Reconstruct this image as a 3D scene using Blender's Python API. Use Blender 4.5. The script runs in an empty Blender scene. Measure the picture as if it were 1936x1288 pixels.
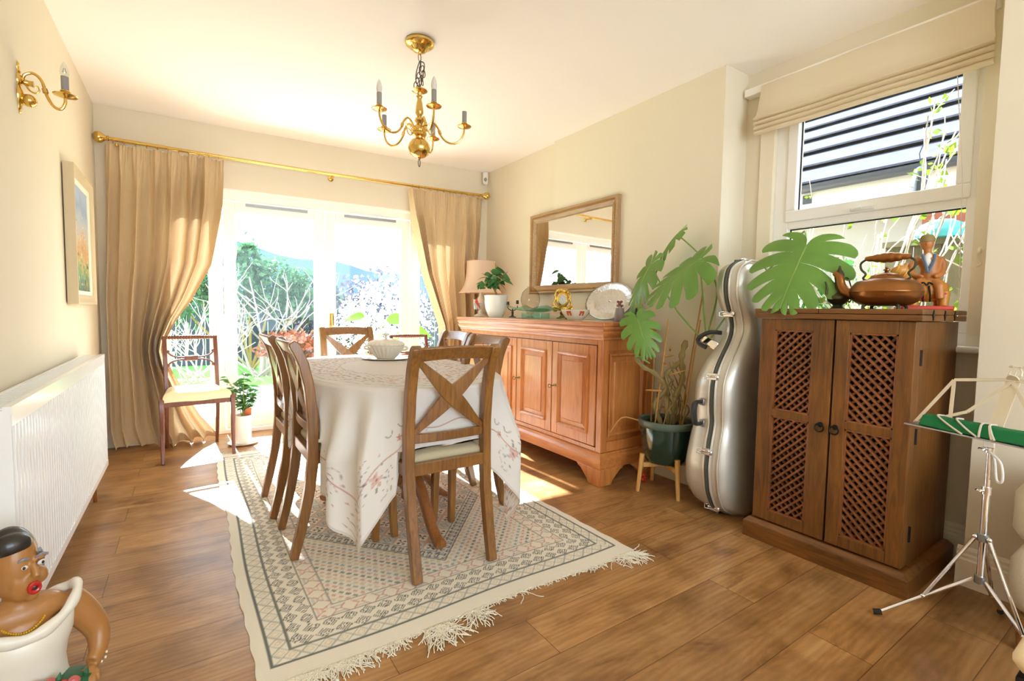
import bpy, bmesh, math, random
import numpy as np
from mathutils import Vector, Matrix, Euler

random.seed(7)
rng = np.random.default_rng(7)
SC = bpy.context.scene
COL = SC.collection

# ------------------------------------------------------------------ camera
cam_data = bpy.data.cameras.new('camera')
cam = bpy.data.objects.new('camera', cam_data)
COL.objects.link(cam)
SC.camera = cam
cam_data.sensor_width = 36.0
cam_data.lens = 907.2 / 1936 * 36.0
cam_data.clip_start = 0.02
cam_data.clip_end = 200
YAW, PITCH, ROLL, EYE = 0.59262, -0.060678, 0.016098, 1.05
_f = Vector((math.sin(YAW) * math.cos(PITCH), math.cos(YAW) * math.cos(PITCH), math.sin(PITCH)))
_r = _f.cross(Vector((0, 0, 1))).normalized()
_u = _r.cross(_f)
_r2 = _r * math.cos(ROLL) + _u * math.sin(ROLL)
_u2 = -_r * math.sin(ROLL) + _u * math.cos(ROLL)
cam.matrix_world = Matrix(((_r2.x, _u2.x, -_f.x, 0), (_r2.y, _u2.y, -_f.y, 0), (_r2.z, _u2.z, -_f.z, EYE), (0, 0, 0, 1)))

# ------------------------------------------------------------------ sky, sun, added fill light, exposure
world = bpy.data.worlds.new('sky')
SC.world = world
world.use_nodes = True
bg = world.node_tree.nodes['Background']
bg.inputs[0].default_value = (0.72, 0.86, 1.0, 1)
bg.inputs[1].default_value = 8.8

sun_data = bpy.data.lights.new('sun', 'SUN')
sun_data.energy = 58.0
sun_data.angle = 0.012
sun_data.color = (0.90, 0.94, 1.0)
sun = bpy.data.objects.new('sun', sun_data)
COL.objects.link(sun)
sun.rotation_euler = Vector((0.05, -1.0, -0.745)).to_track_quat('-Z', 'Y').to_euler()
sun.location = (2, 12, 8)

def fill_light(name, loc, direction, sx, sy, power, col=(0.78, 0.89, 1.0)):
    d = bpy.data.lights.new(name, 'AREA')
    d.shape = 'RECTANGLE'
    d.size, d.size_y = sx, sy
    d.energy = power
    d.color = col
    o = bpy.data.objects.new(name, d)
    COL.objects.link(o)
    o.location = loc
    o.rotation_euler = Vector(direction).to_track_quat('-Z', 'Y').to_euler()
    return o

# added fill light behind the camera, set in the unseen rear opening
fill_light('rear_fill', (0.9, -2.66, 1.45), (0, 1, -0.05), 2.6, 1.8, 34)

SC.view_settings.view_transform = 'Standard'
SC.view_settings.look = 'None'
SC.view_settings.gamma = 1
SC.view_settings.exposure = -0.17
SC.view_settings.use_curve_mapping = False
SC.cycles.use_denoising = True
SC.cycles.max_bounces = 14
SC.cycles.diffuse_bounces = 8
SC.cycles.transparent_max_bounces = 24
SC.cycles.sample_clamp_indirect = 12
SC.cycles.caustics_reflective = False
SC.cycles.caustics_refractive = False

# ------------------------------------------------------------------ helpers
def lin(h):
    h = h.lstrip('#')
    return tuple((v / 12.92 if v <= 0.04045 else ((v + 0.055) / 1.055) ** 2.4) for v in (int(h[i:i + 2], 16) / 255 for i in (0, 2, 4)))

def col4(c):
    c = lin(c) if isinstance(c, str) else c
    return (c[0], c[1], c[2], 1)

MATS = {}

def mat(name, color, rough=0.5, metal=0.0, bump=0.0, bump_scale=60, var=0.0, var_scale=6, spec=0.5, coat=0.0, trans=0.0, alpha=1.0, sheen=0.0, emit=None):
    m = bpy.data.materials.new(name)
    m.use_nodes = True
    nt = m.node_tree
    b = nt.nodes['Principled BSDF']
    b.inputs['Base Color'].default_value = col4(color)
    b.inputs['Roughness'].default_value = rough
    b.inputs['Metallic'].default_value = metal
    b.inputs['Specular IOR Level'].default_value = spec
    b.inputs['Coat Weight'].default_value = coat
    b.inputs['Coat Roughness'].default_value = 0.12
    b.inputs['Sheen Weight'].default_value = sheen
    tc = nt.nodes.new('ShaderNodeTexCoord')
    if var > 0:
        n = nt.nodes.new('ShaderNodeTexNoise')
        n.inputs['Scale'].default_value = var_scale
        n.inputs['Detail'].default_value = 5
        nt.links.new(tc.outputs['Object'], n.inputs['Vector'])
        mx = nt.nodes.new('ShaderNodeMixRGB')
        c = col4(color)
        mx.inputs[1].default_value = tuple(max(0, v * (1 - var)) for v in c[:3]) + (1,)
        mx.inputs[2].default_value = tuple(min(1, v * (1 + var)) for v in c[:3]) + (1,)
        nt.links.new(n.outputs['Fac'], mx.inputs[0])
        nt.links.new(mx.outputs[0], b.inputs['Base Color'])
    if bump > 0:
        n2 = nt.nodes.new('ShaderNodeTexNoise')
        n2.inputs['Scale'].default_value = bump_scale
        n2.inputs['Detail'].default_value = 4
        nt.links.new(tc.outputs['Object'], n2.inputs['Vector'])
        bp = nt.nodes.new('ShaderNodeBump')
        bp.inputs['Strength'].default_value = bump
        bp.inputs['Distance'].default_value = 0.004
        nt.links.new(n2.outputs['Fac'], bp.inputs['Height'])
        nt.links.new(bp.outputs['Normal'], b.inputs['Normal'])
    if trans > 0:      # thin cloth, paper or leaf: light passes through
        out = nt.nodes['Material Output']
        tr = nt.nodes.new('ShaderNodeBsdfTranslucent')
        tr.inputs[0].default_value = col4(color)
        src = b.inputs['Base Color']
        if src.is_linked:
            nt.links.new(src.links[0].from_socket, tr.inputs[0])
        ms = nt.nodes.new('ShaderNodeMixShader')
        ms.inputs[0].default_value = trans
        nt.links.new(b.outputs[0], ms.inputs[1])
        nt.links.new(tr.outputs[0], ms.inputs[2])
        nt.links.new(ms.outputs[0], out.inputs[0])
    if emit:
        b.inputs['Emission Color'].default_value = col4(color)
        b.inputs['Emission Strength'].default_value = emit
    MATS[name] = m
    return m

def wood(name, c1, c2, axis='Z', rough=0.32, coat=0.25, scale=7.0, stretch=14, figure=0.5):
    m = bpy.data.materials.new(name)
    m.use_nodes = True
    nt = m.node_tree
    b = nt.nodes['Principled BSDF']
    tc = nt.nodes.new('ShaderNodeTexCoord')
    mp = nt.nodes.new('ShaderNodeMapping')
    s = {'X': (1, stretch, stretch), 'Y': (stretch, 1, stretch), 'Z': (stretch, stretch, 1)}[axis]
    mp.inputs['Scale'].default_value = s
    nt.links.new(tc.outputs['Object'], mp.inputs['Vector'])
    n = nt.nodes.new('ShaderNodeTexNoise')
    n.inputs['Scale'].default_value = scale
    n.inputs['Detail'].default_value = 6
    n.inputs['Roughness'].default_value = 0.62
    n.inputs['Distortion'].default_value = figure
    nt.links.new(mp.outputs[0], n.inputs['Vector'])
    n2 = nt.nodes.new('ShaderNodeTexNoise')
    n2.inputs['Scale'].default_value = 3.0
    nt.links.new(tc.outputs['Object'], n2.inputs['Vector'])
    ad = nt.nodes.new('ShaderNodeMath')
    ad.operation = 'MULTIPLY_ADD'
    ad.inputs[1].default_value = 0.5
    nt.links.new(n2.outputs['Fac'], ad.inputs[0])
    mu = nt.nodes.new('ShaderNodeMath')
    mu.operation = 'MULTIPLY'
    mu.inputs[1].default_value = 0.75
    nt.links.new(n.outputs['Fac'], mu.inputs[0])
    nt.links.new(mu.outputs[0], ad.inputs[2])
    cr = nt.nodes.new('ShaderNodeValToRGB')
    cr.color_ramp.elements[0].position = 0.38
    cr.color_ramp.elements[0].color = col4(c1)
    cr.color_ramp.elements[1].position = 0.82
    cr.color_ramp.elements[1].color = col4(c2)
    nt.links.new(ad.outputs[0], cr.inputs[0])
    nt.links.new(cr.outputs[0], b.inputs['Base Color'])
    b.inputs['Roughness'].default_value = rough
    b.inputs['Coat Weight'].default_value = coat
    b.inputs['Coat Roughness'].default_value = 0.2
    MATS[name] = m
    return m

def painted(name, rough=0.7, bump=0.0, bump_scale=300, trans=0.0, sheen=0.0, tint=None):
    """material whose colour is the thing's own pattern, read from the mesh's 'pattern' attribute"""
    m = bpy.data.materials.new(name)
    m.use_nodes = True
    nt = m.node_tree
    b = nt.nodes['Principled BSDF']
    at = nt.nodes.new('ShaderNodeAttribute')
    at.attribute_name = 'pattern'
    nt.links.new(at.outputs['Color'], b.inputs['Base Color'])
    b.inputs['Roughness'].default_value = rough
    b.inputs['Sheen Weight'].default_value = sheen
    if bump:
        tc = nt.nodes.new('ShaderNodeTexCoord')
        n2 = nt.nodes.new('ShaderNodeTexNoise')
        n2.inputs['Scale'].default_value = bump_scale
        nt.links.new(tc.outputs['Object'], n2.inputs['Vector'])
        bp = nt.nodes.new('ShaderNodeBump')
        bp.inputs['Strength'].default_value = bump
        bp.inputs['Distance'].default_value = 0.003
        nt.links.new(n2.outputs['Fac'], bp.inputs['Height'])
        nt.links.new(bp.outputs['Normal'], b.inputs['Normal'])
    if trans:
        out = nt.nodes['Material Output']
        tr = nt.nodes.new('ShaderNodeBsdfTranslucent')
        nt.links.new(at.outputs['Color'], tr.inputs[0])
        ms = nt.nodes.new('ShaderNodeMixShader')
        ms.inputs[0].default_value = trans
        nt.links.new(b.outputs[0], ms.inputs[1])
        nt.links.new(tr.outputs[0], ms.inputs[2])
        nt.links.new(ms.outputs[0], out.inputs[0])
    MATS[name] = m
    return m

def glass(name, tint=(1, 1, 1), ior=1.45, refl=1.0):
    """thin clear glass: lets light straight through, reflects at grazing angles"""
    m = bpy.data.materials.new(name)
    m.use_nodes = True
    nt = m.node_tree
    nt.nodes.remove(nt.nodes['Principled BSDF'])
    out = nt.nodes['Material Output']
    t = nt.nodes.new('ShaderNodeBsdfTransparent')
    t.inputs[0].default_value = (*tint, 1)
    g = nt.nodes.new('ShaderNodeBsdfGlossy')
    g.inputs['Roughness'].default_value = 0.02
    fr = nt.nodes.new('ShaderNodeFresnel')
    fr.inputs[0].default_value = ior
    mu = nt.nodes.new('ShaderNodeMath')
    mu.operation = 'MULTIPLY'
    mu.inputs[1].default_value = refl
    mu.use_clamp = True
    ge = nt.nodes.new('ShaderNodeNewGeometry')
    inv = nt.nodes.new('ShaderNodeMath')
    inv.operation = 'MULTIPLY_ADD'
    inv.inputs[1].default_value = -1.0
    inv.inputs[2].default_value = 1.0
    nt.links.new(ge.outputs['Backfacing'], inv.inputs[0])
    fm = nt.nodes.new('ShaderNodeMath')
    fm.operation = 'MULTIPLY'
    nt.links.new(fr.outputs[0], fm.inputs[0])
    nt.links.new(inv.outputs[0], fm.inputs[1])
    nt.links.new(fm.outputs[0], mu.inputs[0])
    ms = nt.nodes.new('ShaderNodeMixShader')
    nt.links.new(mu.outputs[0], ms.inputs[0])
    nt.links.new(t.outputs[0], ms.inputs[1])
    nt.links.new(g.outputs[0], ms.inputs[2])
    nt.links.new(ms.outputs[0], out.inputs[0])
    MATS[name] = m
    return m

def rotm(rx=0, ry=0, rz=0):
    return np.array(Euler((rx, ry, rz)).to_matrix())

class G:
    """collects shapes; build() links them as one mesh object"""
    def __init__(s):
        s.v, s.f, s.n, s.c = [], [], 0, []
    def add(s, V, Fc, color=None):
        V = np.asarray(V, float).reshape(-1, 3)
        s.v.append(V)
        for q in Fc:
            s.f.append(tuple(int(i) + s.n for i in q))
        s.n += len(V)
        s.c.append(np.tile(np.array(color if color is not None else (0.8, 0.8, 0.8), float), (len(V), 1)) if (color is None or np.ndim(color) == 1) else np.asarray(color, float))
        return s
    def box(s, c, d, R=None, color=None):
        d = np.array(d) / 2.0
        P = np.array([(x, y, z) for x in (-1, 1) for y in (-1, 1) for z in (-1, 1)], float) * d
        if R is not None:
            P = P @ np.asarray(R).T
        return s.add(P + np.array(c), [(0, 1, 3, 2), (4, 6, 7, 5), (0, 4, 5, 1), (2, 3, 7, 6), (0, 2, 6, 4), (1, 5, 7, 3)], color)
    def bb(s, a, b, color=None):
        a, b = np.array(a, float), np.array(b, float)
        return s.box((a + b) / 2, np.abs(b - a), None, color)
    def bar(s, p, q, w, h, up=(0, 0, 1)):
        p, q = np.array(p, float), np.array(q, float)
        return s.sweep(np.array([p, q]), [(-w / 2, -h / 2), (w / 2, -h / 2), (w / 2, h / 2), (-w / 2, h / 2)], up)
    def sweep(s, path, sec, up=(0, 0, 1), scale=None, closed=False, caps=True):
        path = np.asarray(path, float)
        n = len(path)
        if closed:
            T = np.roll(path, -1, 0) - np.roll(path, 1, 0)
        else:
            T = np.gradient(path, axis=0)
        T /= np.linalg.norm(T, axis=1)[:, None] + 1e-12
        up = np.array(up, float)
        V = []
        sec = np.asarray(sec, float)
        m = len(sec)
        for i in range(n):
            t = T[i]
            a = np.cross(up, t)
            if np.linalg.norm(a) < 1e-4:
                a = np.cross((1, 0.01, 0), t)
            a /= np.linalg.norm(a)
            b = np.cross(t, a)
            k = 1 if scale is None else np.asarray(scale[i])
            sc = sec * k
            V.append(path[i] + sc[:, :1] * a + sc[:, 1:] * b)
        V = np.concatenate(V)
        Fc = []
        for i in range(n if closed else n - 1):
            j = (i + 1) % n
            for k in range(m):
                l = (k + 1) % m
                Fc.append((i * m + k, i * m + l, j * m + l, j * m + k))
        if caps and not closed:
            Fc.append(tuple(range(m - 1, -1, -1)))
            Fc.append(tuple((n - 1) * m + k for k in range(m)))
        return s.add(V, Fc)
    def tube(s, path, r, n=8, caps=True, closed=False, color=None):
        path = np.asarray(path, float)
        N = len(path)
        r = np.full(N, r, float) if np.ndim(r) == 0 else np.asarray(r, float)
        T = (np.roll(path, -1, 0) - np.roll(path, 1, 0)) if closed else np.gradient(path, axis=0)
        T /= np.linalg.norm(T, axis=1)[:, None] + 1e-12
        a = np.cross(T[0], (0, 0, 1.0))
        if np.linalg.norm(a) < 0.05:
            a = np.cross(T[0], (1.0, 0, 0))
        ang = np.arange(n) * 2 * np.pi / n
        V = []
        for i in range(N):
            a = a - T[i] * (a @ T[i])
            a /= np.linalg.norm(a) + 1e-12
            b = np.cross(T[i], a)
            V.append(path[i] + r[i] * (np.cos(ang)[:, None] * a + np.sin(ang)[:, None] * b))
        V = np.concatenate(V)
        Fc = []
        for i in range(N if closed else N - 1):
            j = (i + 1) % N
            for k in range(n):
                l = (k + 1) % n
                Fc.append((i * n + k, i * n + l, j * n + l, j * n + k))
        if caps and not closed:
            Fc.append(tuple(range(n - 1, -1, -1)))
            Fc.append(tuple((N - 1) * n + k for k in range(n)))
        return s.add(V, Fc, color)
    def lathe(s, prof, c=(0, 0, 0), n=24, R=None, sx=1, sy=1, color=None, caps=True):
        prof = np.asarray(prof, float)
        ang = np.arange(n) * 2 * np.pi / n
        V = np.concatenate([np.stack([r * np.cos(ang) * sx, r * np.sin(ang) * sy, np.full(n, z)], 1) for r, z in prof])
        if R is not None:
            V = V @ np.asarray(R).T
        Fc = []
        for i in range(len(prof) - 1):
            for k in range(n):
                l = (k + 1) % n
                Fc.append((i * n + k, i * n + l, (i + 1) * n + l, (i + 1) * n + k))
        if caps:
            if prof[0][0] > 1e-6:
                Fc.append(tuple(range(n - 1, -1, -1)))
            if prof[-1][0] > 1e-6:
                Fc.append(tuple((len(prof) - 1) * n + k for k in range(n)))
        return s.add(V + np.array(c), Fc, color)
    def ell(s, c, r, n=16, m=10, R=None, color=None):
        r = (r, r, r) if np.ndim(r) == 0 else r
        t = np.linspace(-np.pi / 2, np.pi / 2, m)
        prof = [(max(np.cos(a), 1e-5), np.sin(a)) for a in t]
        g = G().lathe(prof, n=n)
        V = g.v[0] * np.array(r)
        if R is not None:
            V = V @ np.asarray(R).T
        return s.add(V + np.array(c), g.f, color)
    def loft(s, rings, closed=True, caps=True, color=None):
        rings = [np.asarray(q, float) for q in rings]
        m = len(rings[0])
        V = np.concatenate(rings)
        Fc = []
        for i in range(len(rings) - 1):
            for k in range(m if closed else m - 1):
                l = (k + 1) % m
                Fc.append((i * m + k, i * m + l, (i + 1) * m + l, (i + 1) * m + k))
        if caps and closed:
            Fc.append(tuple(range(m - 1, -1, -1)))
            Fc.append(tuple((len(rings) - 1) * m + k for k in range(m)))
        return s.add(V, Fc, color)
    def prism(s, poly, a, b, plane='XY'):
        """polygon in a plane, from a to b along the third axis"""
        poly = np.asarray(poly, float)
        def p3(h):
            z = np.full(len(poly), float(h))
            if plane == 'XY':
                return np.stack([poly[:, 0], poly[:, 1], z], 1)
            if plane == 'XZ':
                return np.stack([poly[:, 0], z, poly[:, 1]], 1)
            return np.stack([z, poly[:, 0], poly[:, 1]], 1)
        return s.loft([p3(a), p3(b)])
    def grid(s, P, color=None, wrap=False):
        P = np.asarray(P, float)
        n, m = P.shape[:2]
        i, j = np.meshgrid(np.arange(n - 1), np.arange(m if wrap else m - 1), indexing='ij')
        j2 = (j + 1) % m
        F_ = np.stack([i * m + j, i * m + j2, (i + 1) * m + j2, (i + 1) * m + j], -1).reshape(-1, 4)
        return s.add(P.reshape(-1, 3), F_.tolist(), None if color is None else np.asarray(color).reshape(-1, 3))
    def move(s, M=None, t=(0, 0, 0)):
        for k in range(len(s.v)):
            if M is not None:
                s.v[k] = s.v[k] @ np.asarray(M).T
            s.v[k] = s.v[k] + np.array(t)
        return s
    def build(s, name, m, parent=None, loc=None, rz=0.0, smooth=35, bevel=0.0, seg=2, solid=0.0, subsurf=0, pattern=False, fix=True):
        me = bpy.data.meshes.new(name)
        V = np.concatenate(s.v)
        me.from_pydata(V.tolist(), [], s.f)
        if pattern:
            ca = me.color_attributes.new('pattern', 'FLOAT_COLOR', 'POINT')
            C4 = np.ones((len(V), 4), np.float32)
            C4[:, :3] = np.concatenate(s.c)
            ca.data.foreach_set('color', C4.ravel())
        if fix:
            bmx = bmesh.new()
            bmx.from_mesh(me)
            bmesh.ops.recalc_face_normals(bmx, faces=bmx.faces)
            bmx.to_mesh(me)
            bmx.free()
        if smooth:
            me.polygons.foreach_set('use_smooth', [True] * len(me.polygons))
            me.set_sharp_from_angle(angle=math.radians(smooth))
        me.materials.append(MATS[m] if isinstance(m, str) else m)
        o = bpy.data.objects.new(name, me)
        COL.objects.link(o)
        if parent is not None:
            o.parent = parent
        if loc is not None:
            o.location = loc
        if rz:
            o.rotation_euler = (0, 0, rz)
        if solid:
            md = o.modifiers.new('thickness', 'SOLIDIFY')
            md.thickness = solid
            md.offset = 0
        if subsurf:
            md = o.modifiers.new('smooth', 'SUBSURF')
            md.levels = md.render_levels = subsurf
        if bevel:
            md = o.modifiers.new('bevel', 'BEVEL')
            md.width = bevel
            md.segments = seg
            md.limit_method = 'ANGLE'
            md.angle_limit = math.radians(40)
            md.harden_normals = False
        return o

def tag(o, label, cat, group=None, kind=None):
    o['label'] = label
    o['category'] = cat
    if group:
        o['group'] = group
    if kind:
        o['kind'] = kind
    return o

def thing(name, label, cat, loc=(0, 0, 0), rz=0.0, group=None):
    o = bpy.data.objects.new(name, None)
    o.empty_display_size = 0.05
    COL.objects.link(o)
    o.location = loc
    o.rotation_euler = (0, 0, rz)
    return tag(o, label, cat, group)

def struct(o):
    o['kind'] = 'structure'
    return o

def dup(root, loc, rz, label, group=None):
    r = root.copy()
    COL.objects.link(r)
    r.location = loc
    r.rotation_euler = (0, 0, rz)
    r['label'] = label
    if group:
        r['group'] = group
    for ch in list(root.children):
        c = ch.copy()
        COL.objects.link(c)
        c.parent = r
        for gch in list(ch.children):
            d = gch.copy()
            COL.objects.link(d)
            d.parent = c
    return r

def interp(x, xs, ys):
    return np.interp(x, xs, ys)

def smoothpath(pts, n=40):
    """Catmull-Rom through the points"""
    P = np.asarray(pts, float)
    P = np.vstack([2 * P[0] - P[1], P, 2 * P[-1] - P[-2]])
    out = []
    seg = len(P) - 3
    for t in np.linspace(0, seg - 1e-9, n):
        i = int(t)
        u = t - i
        a, b, c, d = P[i:i + 4]
        out.append(0.5 * ((2 * b) + (-a + c) * u + (2 * a - 5 * b + 4 * c - d) * u * u + (-a + 3 * b - 3 * c + d) * u ** 3))
    return np.array(out)

def circ(r, n=16, c=(0, 0)):
    a = np.arange(n) * 2 * np.pi / n
    return np.stack([c[0] + r * np.cos(a), c[1] + r * np.sin(a)], 1)

# ------------------------------------------------------------------ materials
mat('wall_paint', '#e2d8c1', 0.85, bump=0.05, bump_scale=120, var=0.015, var_scale=3)
mat('ceiling_paint', '#fbf7f2', 0.9, bump=0.05, bump_scale=90)
mat('white_paint', '#f2eee4', 0.45)
mat('cream_paint', '#efe6cf', 0.5)
mat('upvc', '#f6f5f1', 0.3, coat=0.2)
mat('radiator_enamel', '#eeeeec', 0.28, coat=0.3)
mat('grey_metal', '#9a9a98', 0.35, metal=0.9)
mat('black_rubber', '#151515', 0.6)
mat('brass', '#dcb868', 0.16, metal=1.0)
mat('old_brass', '#8a7a4c', 0.35, metal=1.0)
mat('gold', '#e0b860', 0.25, metal=1.0, bump=0.4, bump_scale=140)
mat('chrome', '#e6e6ea', 0.08, metal=1.0)
mat('dark_chain', '#5d564a', 0.4, metal=0.8)
mat('candle_grey', '#8f8b88', 0.5)
mat('bulb_white', '#d9d4cc', 0.3, coat=0.3)
glass('pane_glass', (0.97, 0.98, 0.98), 1.42)
glass('clear_glass', (0.90, 0.93, 0.93), 1.5, 2.6)
glass('green_glass', (0.62, 0.86, 0.76), 1.5)
glass('lustre_glass', (0.88, 0.82, 0.76), 1.75, 1.8)
wood('chair_wood', '#5a3719', '#9a6930', rough=0.3, coat=0.35)
wood('regency_wood', '#4a2416', '#7c4630', rough=0.35, coat=0.2)
wood('table_wood', '#663a1a', '#9c622e', rough=0.3, coat=0.3)
wood('sideboard_wood', '#a25a24', '#d0894a', axis='Z', rough=0.3, coat=0.35, scale=5, stretch=9)
wood('sideboard_wood_x', '#a25a24', '#d0894a', axis='Y', rough=0.3, coat=0.35, scale=5, stretch=9)
wood('sheesham', '#42260d', '#87551f', axis='Z', rough=0.4, coat=0.15, scale=5, stretch=10, figure=1.2)
wood('sheesham_y', '#42260d', '#87551f', axis='Y', rough=0.4, coat=0.15, scale=5, stretch=10, figure=1.2)
wood('lattice_wood', '#5e3418', '#9a5e34', axis='Z', rough=0.35, coat=0.2)
wood('pale_wood', '#c08a44', '#ddaf68', rough=0.45, coat=0.1)
mat('inside_shade', '#140c08', 0.8)
mat('iron', '#2b2a28', 0.45, metal=0.8)
mat('seat_fabric', '#b8ab8c', 0.9, bump=0.3, bump_scale=500, var=0.08, var_scale=90)
mat('cream_fabric', '#f0dcb0', 0.85, bump=0.2, bump_scale=400)
mat('armchair_fabric', '#d8cdb4', 0.92, bump=0.5, bump_scale=420, var=0.06, var_scale=120)
mat('blind_fabric', '#efe2c8', 0.9, bump=0.2, bump_scale=350, trans=0.25)
mat('shade_fabric', '#f4dcc4', 0.8, trans=0.4)
mat('porcelain', '#d6d0c2', 0.22, coat=0.4)
mat('white_glaze', '#e6e4da', 0.18, coat=0.5)
mat('green_glaze', '#083026', 0.10, coat=0.7, var=0.25, var_scale=8)
mat('pot_rim', '#5c6c60', 0.3)
mat('soil', '#2c2018', 0.95, bump=0.8, bump_scale=80)
mat('leaf_green', '#6f9a42', 0.34, trans=0.28, var=0.22, var_scale=9)
mat('leaf_dark', '#45783c', 0.4, trans=0.25, var=0.2, var_scale=20)
mat('leaf_bright', '#335c0a', 0.4, trans=0.5)
mat('stem_green', '#7f9a48', 0.5, var=0.2, var_scale=30)
mat('stem_brown', '#8c7a48', 0.7, var=0.25, var_scale=40)
mat('cane', '#b98a4a', 0.6, var=0.15, var_scale=30)
mat('silver_shell', '#cdc8ba', 0.38, metal=0.45, coat=0.35)
mat('case_rubber', '#46463c', 0.5)
mat('case_handle', '#2a2c28', 0.4)
mat('copper', '#9a6636', 0.28, metal=0.9, var=0.2, var_scale=10)
mat('dark_bronze', '#4c4a34', 0.35, metal=0.8)
mat('silver_plate', '#b9b7b2', 0.24, metal=0.9, bump=0.5, bump_scale=70)
mat('stone_bowl', '#d6c9b6', 0.5, var=0.08, var_scale=60)
mat('russet_inlay', '#b4541e', 0.5)
mat('mirror_silver', '#f2f2f0', 0.01, metal=1.0)
wood('mirror_frame', '#96724c', '#c0a078', axis='Y', rough=0.45, coat=0.1)
wood('mirror_frame_side', '#a07030', '#cc9c50', axis='Z', rough=0.45, coat=0.1)
mat('picture_frame', '#cdbb98', 0.55)
mat('picture_slip', '#efe8d6', 0.6)
mat('white_plastic', '#e9e7e2', 0.4)
mat('lace', '#e8dcc4', 0.9, bump=0.6, bump_scale=260, trans=0.3)
mat('red_paint', '#c22a18', 0.35, coat=0.3)
mat('vase_grey', '#7c7068', 0.4)
mat('green_cloth', '#12703a', 0.9, bump=0.4, bump_scale=400)
mat('ribbon', '#cfc4b0', 0.8)
mat('stand_ivory', '#d8cdb4', 0.35, metal=0.3)
mat('rug_fringe', '#e4dcc8', 0.95)
mat('clay_skin', '#a8743c', 0.42, var=0.08, var_scale=20, coat=0.15)
mat('clay_white', '#e6e0d0', 0.4, var=0.04, var_scale=20, coat=0.2)
mat('clay_hair', '#23201e', 0.35, coat=0.3)
mat('clay_red', '#b81c1c', 0.25, coat=0.5)
mat('clay_pink', '#c4645c', 0.4)
mat('clay_eye', '#dcd8d0', 0.3)
mat('clay_grey', '#8a8890', 0.5)
mat('bead_gold', '#d8a818', 0.4)
mat('leaf_paint', '#2e6440', 0.4)
mat('figure_ochre', '#c4842c', 0.45, coat=0.2)
mat('figure_skin', '#b8763c', 0.45)
mat('figure_blue', '#5d6c80', 0.5)
mat('figure_white', '#e2ddd0', 0.5)
mat('figure_red', '#c83c24', 0.5)
mat('paving', '#d8cfc0', 0.9, var=0.12, var_scale=2)
mat('grass_green', '#6fae4c', 0.95, bump=1.0, bump_scale=120, var=0.25, var_scale=30)
mat('hedge_green', '#3f6a44', 0.6, trans=0.3, var=0.3, var_scale=5)
mat('twig_pale', '#c8bcac', 0.7)
mat('twig_grey', '#8c827c', 0.75)
mat('acer_red', '#94583f', 0.6, trans=0.4, var=0.2, var_scale=9)
mat('blossom', '#f4f0e6', 0.7, trans=0.4)
mat('young_leaf', '#6c8420', 0.5, trans=0.5)
mat('hedge_dark', '#5c5c6c', 0.9, trans=0.2, var=0.3, var_scale=4)
wood('fence_wood', '#5c543c', '#7c7258', axis='Z', rough=0.9, coat=0.0)
wood('dark_fence', '#343a4a', '#4a5062', axis='Z', rough=0.9, coat=0.0)
mat('slate', '#4c4c53', 0.95, spec=0.02, var=0.25, var_scale=9, bump=0.4, bump_scale=40)
mat('render_white', '#a8a49a', 0.9)
mat('gutter_black', '#3c4046', 0.4)
mat('brick_red', '#8a4630', 0.9, var=0.2, var_scale=12)
mat('turquoise', '#3c9c9c', 0.5)
mat('hill_blue', '#44588c', 0.9, var=0.15, var_scale=3)
mat('tile_pot', '#e4e0d8', 0.5)
mat('terracotta', '#b4653c', 0.8)
mat('skin_red', '#85564a', 0.5)

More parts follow.
